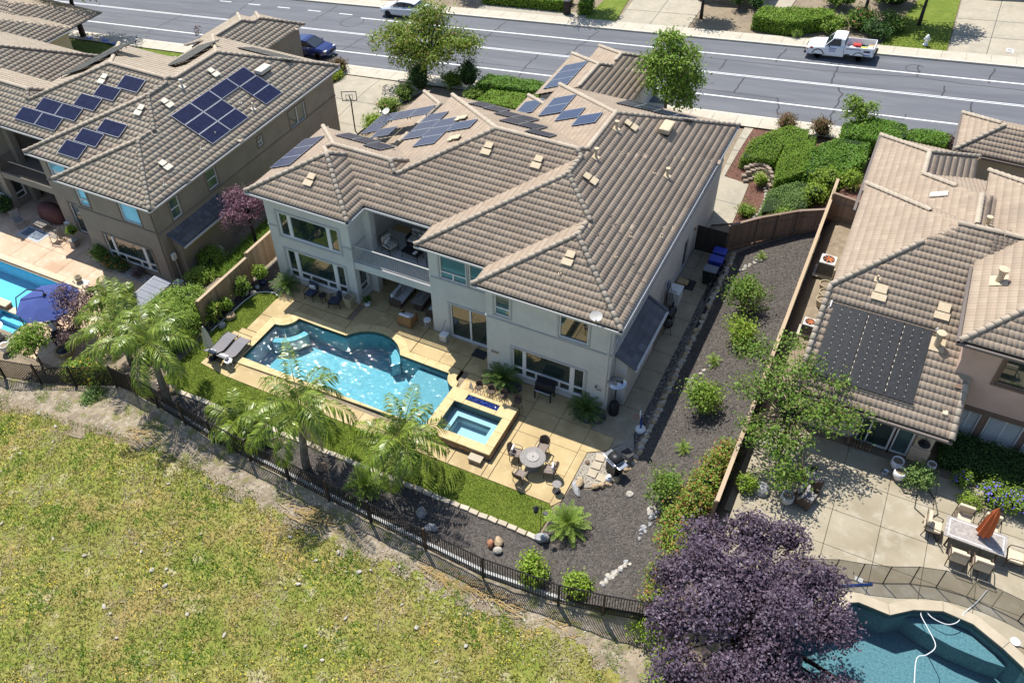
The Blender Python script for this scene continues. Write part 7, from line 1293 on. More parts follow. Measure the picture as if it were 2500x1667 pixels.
for s in (-1, 1): part('side_shelf', MB().rbox((s*.46, 0, .88), (.26, .5, .04), .015), 'steel', gr)
part('control_panel', MB().box((0, -.31, .85), (.62, .05, .14), 0, ('X', .5)), 'steel', gr)
for s in (-.25, .25): part('wheel', MB().lathe([(.07, -.02), (.07, .02)], (s, .2, .07), 10), 'tyre', gr)
gb_ = T_('gas_bottle', 'white gas bottle in front of the grill', 'gas bottle', 1.72, -3.95); part('cylinder', MB().lathe([(.1, 0), (.15, .03), (.155, .3), (.1, .38), (.04, .4)], seg=16), 'ceramic_white', gb_, True); part('collar', MB().lathe([(.08, .4), (.09, .46), (.06, .46)], seg=12), 'white', gb_)
SLAB = T_('grill_side_cart', 'dark flat cart top behind the grill by the slope', 'cart', 2.05, -2.45, 0, -.5); part('top', MB().rbox((0, 0, .55), (.5, .42, .04), .01), 'black_metal', SLAB)
for sx in (-1, 1):
    for sy2 in (-1, 1): part('leg', MB().tube([(sx*.2, sy2*.16, .55), (sx*.2, sy2*.16, 0)], .018, 5), 'black_metal', SLAB)
def stool(label, x, y):
    t = T_('bar_stool', label, 'stool', x, y, 0, PI); part('seat', MB().lathe([(.18, .62), (.2, .65), (.19, .69)], seg=16), 'wicker', t)
    b = MB(); P = []
    for k in range(9): a = math.radians(200+140*k/8); P.append([(.21*math.cos(a), .21*math.sin(a), .69), (.23*math.cos(a), .23*math.sin(a), .98-.10*abs(k-4)/4), (.20*math.cos(a), .20*math.sin(a), .98-.10*abs(k-4)/4), (.18*math.cos(a), .18*math.sin(a), .69)])
    b.loft(P); part('backrest', b, 'wicker', t)
    for sx in (-1, 1):
        for sy2 in (-1, 1): part('leg', MB().tube([(sx*.12, sy2*.12, .64), (sx*.19, sy2*.19, 0)], .016, 6), 'black_metal', t)
    part('foot_ring', MB().tube([(.17*math.cos(a), .17*math.sin(a), .22) for a in np.linspace(0, 2*PI, 13)], .012, 5), 'black_metal', t); return t
for x, lab in ((-6.0, 'wicker bar stool behind the spa counter, nearest the pool'), (-5.33, 'second wicker bar stool from the pool behind the spa counter'), (-4.66, 'third wicker bar stool from the pool behind the spa counter'), (-3.88, 'wicker bar stool at the right end of the spa counter')): stool(lab, x, -1.82)
pn = T_('covered_griddle', 'black upright griddle cart under the big window', 'griddle', -3.05, -.45); b = MB(); b.rbox((0, .06, .78), (.95, .46, .5), .05); part('cover', b, 'black_plastic', pn); part('shelf', MB().rbox((0, -.22, .62), (.92, .2, .07), .02), 'black_plastic', pn); part('handle_bar', MB().tube([(-.42, -.33, .62), (.42, -.33, .62)], .022, 6), 'steel', pn)
for s in (-1, 1):
    for yy in (-.25, .22): part('leg', MB().box((s*.42, yy, .29), (.06, .06, .58)), 'black_metal', pn)
ht = T_('patio_heater', 'tall patio heater with silver dish top at the house corner', 'heater', .42, .05); part('base', MB().lathe([(.25, 0), (.25, .55), (.2, .72), (.05, .76)], seg=18), 'black_plastic', ht); part('post', MB().tube([(0, 0, .7), (0, 0, 1.85)], .035, 8), 'black_metal', ht); part('burner', MB().lathe([(.08, 1.8), (.11, 1.85), (.11, 2.08), (.08, 2.12)], seg=14), 'steel', ht); part('reflector', MB().lathe([(.44, 2.12), (.45, 2.14), (.3, 2.22), (.14, 2.27), (.13, 2.31), (.03, 2.32)], seg=28), 'steel', ht)
pt2 = T_('pot', 'small round tan pot lying by the corner sago palm', 'pot', -.15, -.75); part('rim', MB().lathe([(.12, 0), (.16, .14), (.15, .15), (.12, .1)], seg=16), 'ceramic_tan', pt2)
dm = tag(MB().rbox((-7.32, .82, .012), (.78, .6, .02), .008).build('doormat', 'doormat'), 'black doormat in front of the sliding glass door', 'mat')
bh = T_('toy_hoop', 'small white and blue toy basketball hoop beside the slope', 'toy hoop', 2.0, -.45, 0, .4); part('base', MB().lathe([(.24, 0), (.26, .05), (.24, .16), (.1, .22)], seg=18), 'ceramic_white', bh); part('post', MB().tube([(0, 0, .2), (-.05, .1, 1.0)], .05, 8), 'pole_blue', bh)
bbd = MB(); bbd.loft([[(-.1+.02*s, .10+.17*math.cos(a), 1.05+.24*math.sin(a)) for a in np.linspace(0, 2*PI, 17)[:-1]] for s in (-1, 1)]); part('backboard', bbd, 'ceramic_white', bh); part('rim', MB().tube([(-.25+.12*math.cos(a), .08+.12*math.sin(a), .92) for a in np.linspace(0, 2*PI, 13)], .012, 5), 'red', bh)
cu = T_('metal_cube', 'white metal box with cable beside the sliding door', 'box', -9.5, .93, 0, 0); part('body', MB().rbox((0, 0, .24), (.40, .38, .40), .02), 'trim_grey', cu); part('lid', MB().rbox((0, 0, .46), (.43, .41, .04), .012), 'white', cu); part('cable', MB().tube([(-.2, .1, .5), (-.15, .35, .9), (-.1, .45, 1.1)], .012, 5), 'black_plastic', cu)
for s in (-1, 1): part('foot', MB().box((s*.16, -.14, .02), (.04, .04, .04)), 'black_metal', cu)
def hex_table(label, x, y):
    t = T_('hex_table', label, 'side table', x, y); part('table_top', MB().lathe([(.2, .46), (.22, .47), (.22, .5), (.2, .51)], seg=6), 'white', t)
    for k in range(6): a = k*PI/3; part('strut', MB().tube([(.2*math.cos(a), .2*math.sin(a), .47), (.14*math.cos(a+PI/6), .14*math.sin(a+PI/6), .22), (.18*math.cos(a+PI/3), .18*math.sin(a+PI/3), 0)], .011, 5), 'white', t)
    return t
hex_table('white wire hex side table by the teak armchair', -10.85, 1.5); hex_table('white wire hex side table in front of the loungers', -18.5, -5.6)
pl = T_('tall_planter', 'tall square tan planter at the wing corner', 'planter', -15.5, 1.0); b = MB(); b.loft([[(s*r_, q*r_, z_) for s, q in ((-1, -1), (1, -1), (1, 1), (-1, 1))] for r_, z_ in ((.15, 0), (.25, .72), (.26, .76), (.22, .76), (.21, .66))]); part('pot', b, 'ceramic_tan', pl); part('soil', MB().box((0, 0, .66), (.4, .4, .02)), 'soil', pl)
ps = T_('potted_plant', 'small plant in a white pot by the wing corner', 'potted plant', -14.68, 1.5); part('pot', MB().lathe([(.12, 0), (.18, .12), (.17, .25), (.15, .25)], seg=18), 'ceramic_white', ps, True); Vl, Fl, _c = cloud([(0, 0, .45, .16, .16, .2)], 24, 9, .06, .12, .4); link('foliage', npmesh('foliage', Vl, Fl), 'leaf_dark', ps)
def metal_chair(label, x, y, rz, cush='cushion_navy', frame='black_metal', pillow=None, z=0, w_=.58):
    t = T_('cushioned_chair', label, 'chair', x, y, z, rz); part('seat_cushion', MB().rbox((0, 0, .40), (w_-.06, .56, .13), .05), cush, t); part('back_cushion', MB().rbox((0, -.30, .70), (w_-.06, .13, .52), .05, 0, ('X', -.18)), cush, t)
    for s in (-1, 1):
        part('armrest', MB().tube([(s*w_/2, -.33, .66), (s*w_/2, 0, .64), (s*w_/2, .24, .60), (s*w_/2, .29, .45)], .02, 6), frame, t); part('leg', MB().tube([(s*w_/2, .27, .5), (s*w_/2, .3, 0)], .02, 6), frame, t); part('leg', MB().tube([(s*w_/2, -.33, .66), (s*w_/2, -.30, .3), (s*w_/2, -.36, 0)], .02, 6), frame, t)
    part('back_frame', MB().tube([(-w_/2, -.33, .6), (-w_/2+.04, -.42, .98), (w_/2-.04, -.42, .98), (w_/2, -.33, .6)], .018, 6), frame, t); part('seat_frame', MB().rbox((0, 0, .32), (w_, .58, .03), .01), frame, t)
    if pillow: part('pillow', MB().rbox((.02, -.2, .60), (.36, .1, .34), .05, .15, ('X', -.3)), pillow, t)
    return t
metal_chair('navy cushioned chair with white pillow under the wing window', -17.85, .75, PI-.05, pillow='cushion_white'); metal_chair('navy cushioned chair turned sideways by the tall planter', -16.3, .75, PI/2+.35)
rt = T_('round_table', 'small round black table between the navy chairs', 'side table', -17.1, .75); part('table_top', MB().lathe([(.23, .44), (.24, .45), (.23, .47)], seg=20), 'black_metal', rt)
for k in range(5): a = k*2*PI/5; part('leg', MB().tube([(.2*math.cos(a), .2*math.sin(a), .44), (.13*math.cos(a), .13*math.sin(a), .22), (.2*math.cos(a), .2*math.sin(a), 0)], .014, 5), 'black_metal', rt)
def sofa(label, x, y, rz, w_, wood='teak', cush='cushion', n=2, pil=True, z=0, nm='outdoor_sofa', white=False):
    t = T_(nm, label, 'sofa' if n > 1 else 'chair', x, y, z, rz); part('frame', MB().rbox((0, 0, .2), (w_, .75, .18), .02), wood, t)
    for s in (-1, 1): part('armrest', MB().rbox((s*(w_/2-.03), 0, .42), (.07, .75, .4), .02), wood, t)
    part('back_panel', MB().rbox((0, -.36, .48), (w_, .06, .55), .02, 0, ('X', -.15)), wood, t)
    for k in range(n): cx = (k+.5)*(w_-.14)/n-(w_-.14)/2; part('seat_cushion', MB().rbox((cx, .04, .37), ((w_-.16)/n-.01, .64, .16), .05), 'cushion_white' if white else cush, t); part('back_cushion', MB().rbox((cx, -.26, .62), ((w_-.16)/n-.02, .18, .42), .07, 0, ('X', -.25)), 'cushion_white' if white else cush, t)
    if pil:
        part('pillow', MB().rbox((-.12, -.08, .58), (.38, .12, .36), .05, .3, ('X', -.45)), 'cushion', t); part('pillow', MB().rbox((.28, -.06, .58), (.38, .12, .36), .05, -.2, ('X', -.45)), 'stone_grey', t)
    for sx in (-1, 1):
        for sy2 in (-1, 1): part('foot', MB().box((sx*(w_/2-.06), sy2*.32, .06), (.06, .06, .12)), wood, t)
    return t
sofa('grey cushioned two-seat sofa under the balcony', -13.2, 2.85, -PI/2, 1.7, 'wicker', 'cushion_white'); sofa('teak armchair with white cushions facing the balcony shade', -11.95, 1.25, 0, .85, 'teak', 'cushion_white', 1, False, nm='outdoor_armchair', white=True); sofa('two-seat sofa half hidden behind the house corner under the balcony', -10.9, 2.85, PI/2, 1.6, 'wicker', 'cushion_white', 2, False, white=True)
ft = T_('fire_table', 'long grey fire pit table between the shaded sofas', 'table', -11.95, 2.85); part('table_top', MB().rbox((0, 0, .6), (.72, 1.2, .06), .015), 'stone_grey', ft); part('base', MB().rbox((0, 0, .29), (.55, 1.0, .56), .02), 'wicker', ft); part('burner_cover', MB().rbox((0, 0, .637), (.2, .7, .015), .005), 'stone_table', ft)
# balcony set
zb_ = 2.94
metal_chair('cream cushioned armchair with white pillow on the balcony', -13.85, 3.15, -PI/2-.25, 'cushion', pillow='cushion_white', z=zb_, w_=.66); sofa('cream loveseat at the back of the balcony', -12.7, 4.3, PI, 1.3, 'black_metal', 'cushion', 2, True, z=zb_, nm='loveseat'); metal_chair('cream armchair half hidden at the right end of the balcony', -11.15, 3.2, PI/2, 'cushion', z=zb_, w_=.66)
ct = T_('coffee_table', 'black metal coffee table with a white tray on the balcony', 'table', -12.5, 3.2, zb_, -.1); part('table_top', MB().rbox((0, 0, .42), (1.1, .62, .04), .01), 'black_metal', ct); part('tray', MB().rbox((.22, -.05, .45), (.18, .3, .03), .01), 'white', ct)
for sx in (-1, 1):
    for sy2 in (-1, 1): part('leg', MB().tube([(sx*.46, sy2*.24, .42), (sx*.5, sy2*.27, 0)], .02, 5), 'black_metal', ct)
tag(MB().rbox((-14.2, 5.1, zb_+.008), (1.3, .55, .012), .004).build('balcony_rug', 'box_card'), 'brown rug at the back of the balcony', 'rug')
def lounger(label, x, y):
    t = T_('sun_lounger', label, 'lounger', x, y, 0, 0); b = MB(); b.loft([[(-.33, yy, zz+.02), (.33, yy, zz+.02), (.33, yy, zz-.02), (-.33, yy, zz-.02)] for yy, zz in ((-.95, .62), (-.6, .40), (-.3, .28), (.1, .30), (.55, .36), (.95, .30))]); part('sling', b, 'sling', t); part('pillow', MB().rbox((0, -.72, .54), (.5, .26, .11), .05, 0, ('X', -.55)), 'cushion_white', t)
    for s in (-1, 1):
        part('side_rail', MB().tube([(s*.35, -.98, .64), (s*.35, -.6, .41), (s*.35, -.3, .29), (s*.35, .1, .31), (s*.35, .55, .37), (s*.35, .98, .31)], .022, 6), 'black_metal', t); part('rocker_leg', MB().tube([(s*.35, -.85, .02), (s*.35, -.4, .0), (s*.35, .3, .0), (s*.35, .8, .06), (s*.35, .9, .3)], .022, 6), 'black_metal', t); part('strut', MB().tube([(s*.35, -.6, .4), (s*.35, -.75, .02)], .018, 6), 'black_metal', t)
    part('cross_bar', MB().tube([(-.35, -.85, .03), (.35, -.85, .03)], .018, 6), 'black_metal', t); return t
lounger('grey sling sun lounger nearest the hedge with white pillow', -19.72, -4.7); lounger('grey sling sun lounger nearest the pool with white pillow', -18.88, -4.72)
um = T_('closed_umbrella', 'closed cream patio umbrella standing behind the loungers', 'umbrella', -19.75, -5.45); part('pole', MB().tube([(0, 0, 0), (0, 0, 2.2)], .022, 8), 'trim_grey', um); part('base', MB().lathe([(.24, 0), (.24, .04), (.06, .1)], seg=18), 'black_metal', um)
b = MB(); b.loft([[(r_*(1+.18*(-1)**k)*math.cos(k*PI/8), r_*(1+.18*(-1)**k)*math.sin(k*PI/8), z_) for k in range(16)] for r_, z_ in ((.16, .8), (.2, 1.0), (.15, 1.6), (.08, 2.05), (.03, 2.25))]); part('canopy', b, 'umbrella_cream', um)
for (x, y, r_, h_, m_, lab) in ((-21.05, .5, .22, .34, 'ceramic_blue', 'dark blue glazed pot with shrub by the left fence'), (-21.1, .05, .13, .2, 'trim_grey', 'small grey pot in front of the blue pot'), (-21.35, -.65, .17, .3, 'rock_pale', 'pale stone pot under the round shrub by the left fence')): t = T_('garden_pot', lab, 'pot', x, y); part('pot', MB().lathe([(r_*.7, 0), (r_, h_*.5), (r_*.85, h_), (r_*.7, h_)], seg=18), m_, t, True); part('soil', MB().lathe([(r_*.75, h_-.03), (r_*.6, h_-.02)], seg=14), 'soil', t)
bf = T_('bird_feeder', 'black bird feeder on a thin pole at the lawn corner', 'bird feeder', .05, -7.75); part('pole', MB().tube([(0, 0, 0), (0, 0, 2.0)], .016, 6), 'black_metal', bf); part('arm', MB().tube([(0, 0, 1.7), (-.12, 0, 1.85), (-.24, 0, 1.75)], .012, 5), 'black_metal', bf); part('feeder', MB().lathe([(.09, 1.35), (.1, 1.38), (.08, 1.6), (.14, 1.62), (.02, 1.74)], (-.24, 0, 0), 10), 'black_plastic', bf); part('arm', MB().tube([(0, 0, 1.75), (.1, 0, 1.85), (.2, 0, 1.72)], .012, 5), 'black_metal', bf); part('dish', MB().lathe([(.02, 1.5), (.12, 1.54), (.11, 1.55)], (.2, 0, 0), 12), 'black_metal', bf)
sail = T_('white_cover', 'small white folded triangular cover on the patio by the pool corner', 'cover', -6.7, -1.45); b = MB(); b.add([(0, .12, 0), (.28, -.12, 0), (-.05, -.12, .02), (.05, 0, .42)], [(0, 1, 3), (1, 2, 3), (2, 0, 3)]); part('cloth', b, 'white', sail)
def dish(label, x, y, z, rz, m='hvac'):
    t = T_('satellite_dish', label, 'satellite dish', x, y, z, rz); b = MB(); n = 20; rings = [[(r_*math.cos(a)*1.0, r_*math.sin(a)*.85, .42*r_*r_) for a in np.linspace(0, 2*PI, n, endpoint=False)] for r_ in (.02, .15, .28, .36)]; b.loft(rings, False); d_ = part('reflector', b, m, t, True); d_.rotation_euler = (.5, 0, 0); d_.scale = (.8, .8, .8); d_.location = (0, -.1, .35)
    part('arm', MB().tube([(0, -.15, .2), (0, -.45, .35)], .015, 5), 'steel', t); part('feed_horn', MB().rbox((0, -.48, .42), (.12, .1, .16), .03), 'steel', t); part('mast', MB().tube([(0, .1, -.3), (0, .05, .1), (0, -.05, .3)], .025, 6), 'steel', t); return t
dish('grey satellite dish at the rear right corner of the main roof', -.75, -.35, 6.0, .3); dish('grey satellite dish behind the left rear roof by the driveway', -20.3, 13.6, 4.1, -.6)
sw3 = T_('wall_sign', 'small carved name plaque on the wall beside the sliding door', 'sign', -6.0, -.01, 1.5); part('plate', MB().rbox((0, -.02, 0), (.42, .035, .14), .01), 'coping_grey', sw3)
for k in range(6): part('letter', MB().box((-.15+k*.06, -.041, 0), (.03, .006, .06)), 'lettering_dark', sw3)
sc2 = T_('wall_lamp', 'dark curved wall lamp arm near the house corner', 'lamp', -.55, -.02, 1.45); part('arm', MB().tube([(0, 0, .1), (0, -.08, .1), (.08, -.12, 0), (.3, -.1, -.02)], .018, 6), 'black_metal', sc2); part('head', MB().lathe([(.03, .05), (.05, .1), (.03, .16)], (0, -.08, 0), 10), 'black_metal', sc2)
# ---- side path clutter
def wheelie(label, x, y, body, lid, rz=0):
    t = T_('wheelie_bin', label, 'bin', x, y, 0, rz); b = MB(); b.loft([[(sx*r_, sy2*r2, z_) for sx, sy2 in ((-1, -1), (1, -1), (1, 1), (-1, 1))] for r_, r2, z_ in ((.24, .27, .06), (.30, .36, .98))]); part('body', b, body, t); part('lid', MB().rbox((0, .02, 1.02), (.64, .78, .07), .03), lid, t); part('handle', MB().tube([(-.22, .42, .95), (.22, .42, .95)], .02, 6), body, t)
    for s in (-1, 1): part('wheel', MB().lathe([(.12, -.03), (.12, .03)], (0, 0, 0), 12), 'tyre', t).matrix_local = Matrix.Translation((s*.28, .3, .12)) @ Matrix.Rotation(PI/2, 4, 'Y')
    return t
wheelie('dark blue lidded bin nearest the side gate', 1.75, 13.35, 'bin_black', 'bin_blue', -PI/2); wheelie('bright blue lidded bin in the middle of the row by the gate', 1.75, 12.55, 'bin_blue', 'bin_blue', -PI/2); wheelie('grey lidded bin at the near end of the row by the gate', 1.72, 11.55, 'bin_black', 'bin_grey', -PI/2)
cb = T_('storage_cabinet', 'white storage cabinet standing against the side wall', 'cabinet', .5, 9.2); part('body', MB().rbox((0, 0, .42), (.62, .8, .84), .03), 'white', cb); part('top', MB().rbox((0, 0, .87), (.68, .86, .06), .03), 'ceramic_white', cb); part('basket', MB().lathe([(.12, .9), (.16, 1.02), (.15, 1.02)], (.05, -.2, 0), 12), 'ceramic_white', cb)
bx = T_('cardboard_box', 'open cardboard box on a dark mat by the side door', 'box', .42, 10.7); part('box', MB().rbox((0, 0, .16), (.42, .5, .3), .01), 'box_card', bx); part('flap', MB().box((.28, 0, .3), (.2, .46, .01), 0, ('Y', .4)), 'box_card', bx); tag(MB().rbox((.75, 10.9, .012), (.8, .9, .02), .006).build('floor_mat', 'doormat'), 'dark mat on the side path by the side door', 'mat')
tl = T_('garden_tools', 'bundle of garden tools leaning on the side wall', 'tools', .18, 8.3)
for k in range(6): part('tool_handle', MB().tube([(.25+.05*k, -.4+.15*k, 0), (.0, -.3+.15*k, 1.5+.06*k)], .018, 5), 'black_metal' if k % 2 else 'bamboo', tl)
part('rake_head', MB().box((.02, .1, 1.75), (.05, .24, .3)), 'pole_blue', tl)
kb = T_('kettle_grill', 'black kettle grill in the side passage', 'grill', .95, 6.5); part('bowl', MB().lathe([(.05, .5), (.2, .56), (.28, .72), (.28, .78), (.26, .86), (.14, .96), (.03, .98)], seg=20), 'black_metal', kb, True)
for k in range(3): a = k*2.1; part('leg', MB().tube([(.15*math.cos(a), .15*math.sin(a), .55), (.28*math.cos(a), .28*math.sin(a), 0)], .014, 5), 'black_metal', kb)
sk_ = T_('smoker_grill', 'black barrel smoker beside the lean-to roof', 'grill', .8, 7.35, 0, PI/2); b = MB(); b.tube([(-.4, 0, .7), (.4, 0, .7)], .26, 14); part('barrel', b, 'black_metal', sk_)
for s in (-.3, .3):
    for q in (-.2, .2): part('leg', MB().tube([(s, q*.8, .6), (s, q, 0)], .02, 5), 'black_metal', sk_)
part('chimney', MB().tube([(.35, 0, .9), (.35, 0, 1.25)], .05, 8), 'black_metal', sk_)
bk = T_('bicycle', 'dark bicycle leaning by the slope near the bins', 'bicycle', 2.05, 10.6, 0, PI/2)
for s in (-.5, .5): part('wheel', MB().tube([(s+.32*math.cos(a), .02, .33+.32*math.sin(a)) for a in np.linspace(0, 2*PI, 19)], .022, 5), 'tyre', bk)
part('frame', MB().tube([(-.5, 0, .33), (-.15, 0, .8), (.35, 0, .82), (-.02, 0, .33), (-.5, 0, .33)], .02, 5), 'black_metal', bk); part('fork', MB().tube([(.5, 0, .33), (.36, 0, .95)], .018, 5), 'black_metal', bk); part('saddle', MB().rbox((-.18, 0, .88), (.24, .12, .06), .02), 'black_plastic', bk); part('handlebar', MB().tube([(.34, -.22, .98), (.36, 0, .96), (.34, .22, .98)], .014, 5), 'black_metal', bk)
pd = T_('pipe_bundle', 'bundle of dark pipes lying along the slope foot', 'pipes', 2.25, 8.9)
for k in range(3): part('pipe', MB().tube([(.08*k, -1.5, .05+.02*k), (.05*k, 0, .1+.05*k), (.08*k, 1.4, .06)], .05, 6), 'black_plastic', pd)
lt_ = T_('wall_light', 'round brass porch light above the side gate', 'lamp', .08, 13.4, 2.0); part('plate', MB().lathe([(.1, -.02), (.12, .02), (.05, .05)], seg=14), 'teak', lt_); 
# ================================================================== LEFT GARDEN OBJECTS
def rock_chair(label, x, y, rz, m, sl):
    t = T_('lounge_chair', label, 'chair', x, y, ZL, rz); b = MB(); b.loft([[(-.27, yy, zz+.015), (.27, yy, zz+.015), (.27, yy, zz-.015), (-.27, yy, zz-.015)] for yy, zz in ((.3, .42), (-.2, .34), (-.28, .45), (-.48, 1.0))]); 
    if sl: part('sling', b, sl, t)
    else:
        for k in range(7): part('back_slat', MB().box((-.21+.07*k, -.38, .68), (.05, .02, .66), 0, ('X', -.34)), m, t)
        for k in range(6): part('seat_slat', MB().box((0, .28-.09*k, .40-.012*k), (.52, .07, .02)), m, t)
    for s in (-1, 1):
        part('armrest', MB().rbox((s*.3, 0, .6), (.07, .6, .03), .01), m, t); part('rocker', MB().tube([(s*.27, -.5, .1), (s*.27, -.2, .02), (s*.27, .2, .02), (s*.27, .45, .1)], .02, 5), m, t)
        for yy in (-.3, .28): part('leg', MB().tube([(s*.28, yy, .6), (s*.27, yy, .05)], .022, 5), m, t)
        part('back_post', MB().tube([(s*.27, -.28, .4), (s*.27, -.48, 1.02)], .02, 5), m, t)
    return t
rock_chair('pale sling lounge chair at the far left of the shaded patio', -41.9, .75, -PI/2-.4, 'wood_grey', 'stone_grey'); rock_chair('weathered wooden slatted rocking chair on the sunny left patio', -38.35, .6, PI/2+.2, 'wood_grey', None)
lt2 = T_('patio_coffee_table', 'low grey wooden coffee table beside the patterned rug', 'table', -40.4, 1.2, ZL, -.1)
for k in range(6): part('slat', MB().box((0, -.27+k*.108, .42), (1.15, .095, .03)), 'wood_grey', lt2)
for sx in (-1, 1):
    for sy2 in (-1, 1): part('leg', MB().box((sx*.5, sy2*.25, .2), (.06, .06, .4)), 'wood_grey', lt2)
cube = T_('slatted_side_table', 'grey slatted cube side table by the taupe house slider', 'side table', -37.0, .75, ZL); 
for k in range(5): part('slat', MB().box((-.2+k*.1, 0, .44), (.085, .48, .03)), 'wood_grey', cube)
part('body', MB().box((0, 0, .22), (.42, .42, .4)), 'wood_grey', cube)
rg = T_('patterned_rug', 'blue patterned rug with pale border on the left patio', 'rug', -40.4, .45, ZL, -.03); part('border', MB().box((0, 0, .006), (2.05, 1.1, .012)), 'rug_border', rg); part('field', MB().box((0, 0, .009), (1.65, .75, .012)), 'rug', rg)
cv = T_('covered_island', 'big brown covered grill island in the shade of the taupe house', 'grill cover', -40.5, 2.3, ZL); b = MB(); b.loft([[(r_*1.0*math.cos(a)*1.15, r2*math.sin(a)*.62, z_) for a in np.linspace(0, 2*PI, 20, endpoint=False)] for r_, r2, z_ in ((1.0, 1.0, .02), (1.0, 1.0, .3), (.95, .95, .7), (.75, .75, .98), (.35, .4, 1.1))]); part('cover', b, 'cover_brown', cv, True); part('base', MB().lathe([(1.05, 0), (1.08, .06), (1.0, .1)], seg=20, sy=.62), 'trim_taupe', cv)
st2 = T_('wire_table', 'small white wire side table next to the covered grill island', 'side table', -38.7, 2.0, ZL); part('table_top', MB().rbox((0, 0, .5), (.42, .42, .03), .01), 'white', st2)
for sx in (-1, 1):
    for sy2 in (-1, 1): part('leg', MB().tube([(sx*.18, sy2*.18, .5), (sx*.2, sy2*.2, 0)], .014, 5), 'white', st2)
pc = T_('patio_pot', 'tan planter pot on a white slab at the edge of the left pool', 'pot', -34.0, -1.85, ZL); part('pot', MB().lathe([(.14, 0), (.2, .2), (.22, .42), (.19, .42), (.17, .34)], seg=18), 'ceramic_tan', pc, True); part('soil', MB().lathe([(.18, .35), (.1, .36)], seg=14), 'bark', pc); tag(MB().rbox((-33.75, -1.8, ZL+.012), (.75, .42, .02), .006).build('white_mat', 'white', rz=None), 'small white slab under the tan pot by the left pool', 'slab')
sh = T_('grey_shed', 'low shed with ribbed grey roof by the corner of the taupe house', 'shed', -27.2, -2.6, ZL, .03); part('wall', MB().bb(-.5, .5, -1.4, 1.35, 0, 1.95), 'trim_grey', sh)
for k in range(12): part('roof_board', MB().box((0, -1.52+k*.265, 2.06+.012*(k % 2)), (1.2, .25, .04), 0, ('Y', .09)), 'shed_roof', sh)
part('roof_edge', MB().box((-.61, -.06, 2.1), (.05, 3.2, .08)), 'trim_grey', sh)
bu = T_('cantilever_umbrella', 'large open blue cantilever umbrella over the left pool terrace', 'umbrella', -31.3, -5.75, ZL); n = 8; R_ = 1.75; b = MB(); top = (0, 0, 3.0); P = [top]+[(R_*math.cos(k*PI/4+.25), R_*math.sin(k*PI/4+.25), 2.42) for k in range(n)]; mids = [(R_*.55*math.cos(k*PI/4+.25), R_*.55*math.sin(k*PI/4+.25), 2.74) for k in range(n)]; b.add(P+mids, [(0, 9+k, 9+(k+1) % n) for k in range(n)]+[(9+k, 1+k, 1+(k+1) % n, 9+(k+1) % n) for k in range(n)]); part('canopy', b, 'umbrella_blue', bu)
for k in range(n): part('rib', MB().tube([(0, 0, 2.95), (R_*.98*math.cos(k*PI/4+.25), R_*.98*math.sin(k*PI/4+.25), 2.40)], .012, 4), 'black_metal', bu)
part('pole', MB().tube([(-2.2, -.7, 0), (-2.25, -.7, 1.4), (-1.9, -.55, 2.5), (-1.0, -.25, 3.2), (0, 0, 3.3), (0, 0, 3.0)], .035, 7), 'black_metal', bu); part('brace', MB().tube([(-2.22, -.7, .9), (-1.0, -.25, 2.4), (0, 0, 3.05)], .022, 6), 'black_metal', bu); part('hub', MB().lathe([(.07, 2.95), (.1, 3.02), (.06, 3.1)], seg=12), 'black_metal', bu)
for s in (-.35, .35): part('base_leg', MB().tube([(-2.2+s, -.7-abs(s)*.6, .02), (-2.2, -.7, .4)], .03, 5), 'black_metal', bu)
# seated person with arms behind the head
rc = T_('recliner_chair', 'black garden recliner under the plum tree holding a seated person', 'chair', -31.3, -6.15, ZL, -2.25)
part('seat', MB().rbox((0, .05, .36), (.58, .6, .05), .02), 'black_plastic', rc); part('backrest', MB().rbox((0, -.42, .72), (.56, .05, .8), .02, 0, ('X', -.45)), 'black_plastic', rc)
for s in (-1, 1):
    part('armrest', MB().tube([(s*.31, -.4, .62), (s*.31, .25, .58), (s*.31, .32, .0)], .025, 6), 'black_metal', rc); part('leg', MB().tube([(s*.31, -.3, .6), (s*.31, -.45, 0)], .025, 6), 'black_metal', rc)
def skin_mesh(name, verts, edges, radii, m, parent, root=0, sub=2):
    me = bpy.data.meshes.new(name); me.from_pydata(verts, edges, []); o = link(name, me, m, parent); mod = o.modifiers.new('skin', 'SKIN'); mod.use_smooth_shade = True
    for i, r_ in enumerate(radii): me.skin_vertices[0].data[i].radius = (r_, r_) if not isinstance(r_, tuple) else r_
    me.skin_vertices[0].data[root].use_root = True; s_ = o.modifiers.new('sub', 'SUBSURF'); s_.levels = sub; s_.render_levels = sub; return o
pe = T_('person', 'person in a pale lavender shirt and dark trousers reclining with hands behind the head', 'person', -31.3, -6.15, ZL, -2.25)
bv = [(0, .0, .47), (0, -.12, .62), (0, -.26, .84), (0, -.33, .98), (0, -.36, 1.06), (0, -.36, 1.14), (0, -.33, 1.24)]; be = [(i, i+1) for i in range(6)]; br2 = [.15, .15, .17, .13, .055, .09, .085]
def addc(frm, pts, rad):
    i0 = frm
    for p, r_ in zip(pts, rad): bv.append(p); br2.append(r_); be.append((i0, len(bv)-1)); i0 = len(bv)-1
    return i0
for s in (-1, 1):
    addc(0, [(s*.1, .05, .46), (s*.14, .48, .50), (s*.15, .62, .12), (s*.15, .66, .05), (s*.15, .84, .04)], [.10, .075, .05, .045, .035]); w_i = addc(3, [(s*.2, -.32, .98), (s*.45, -.38, 1.10), (s*.22, -.48, 1.20), (s*.12, -.50, 1.19)], [.06, .048, .035, .03])
    for k in range(5): addc(w_i, [(s*(.09-.02*k), -.52+.01*k, 1.21+.012*(k-2)), (s*(.03-.02*k), -.50+.005*k, 1.22+.015*(k-2))], [.011, .009])
body = skin_mesh('body', bv, be, br2, 'skin', pe)
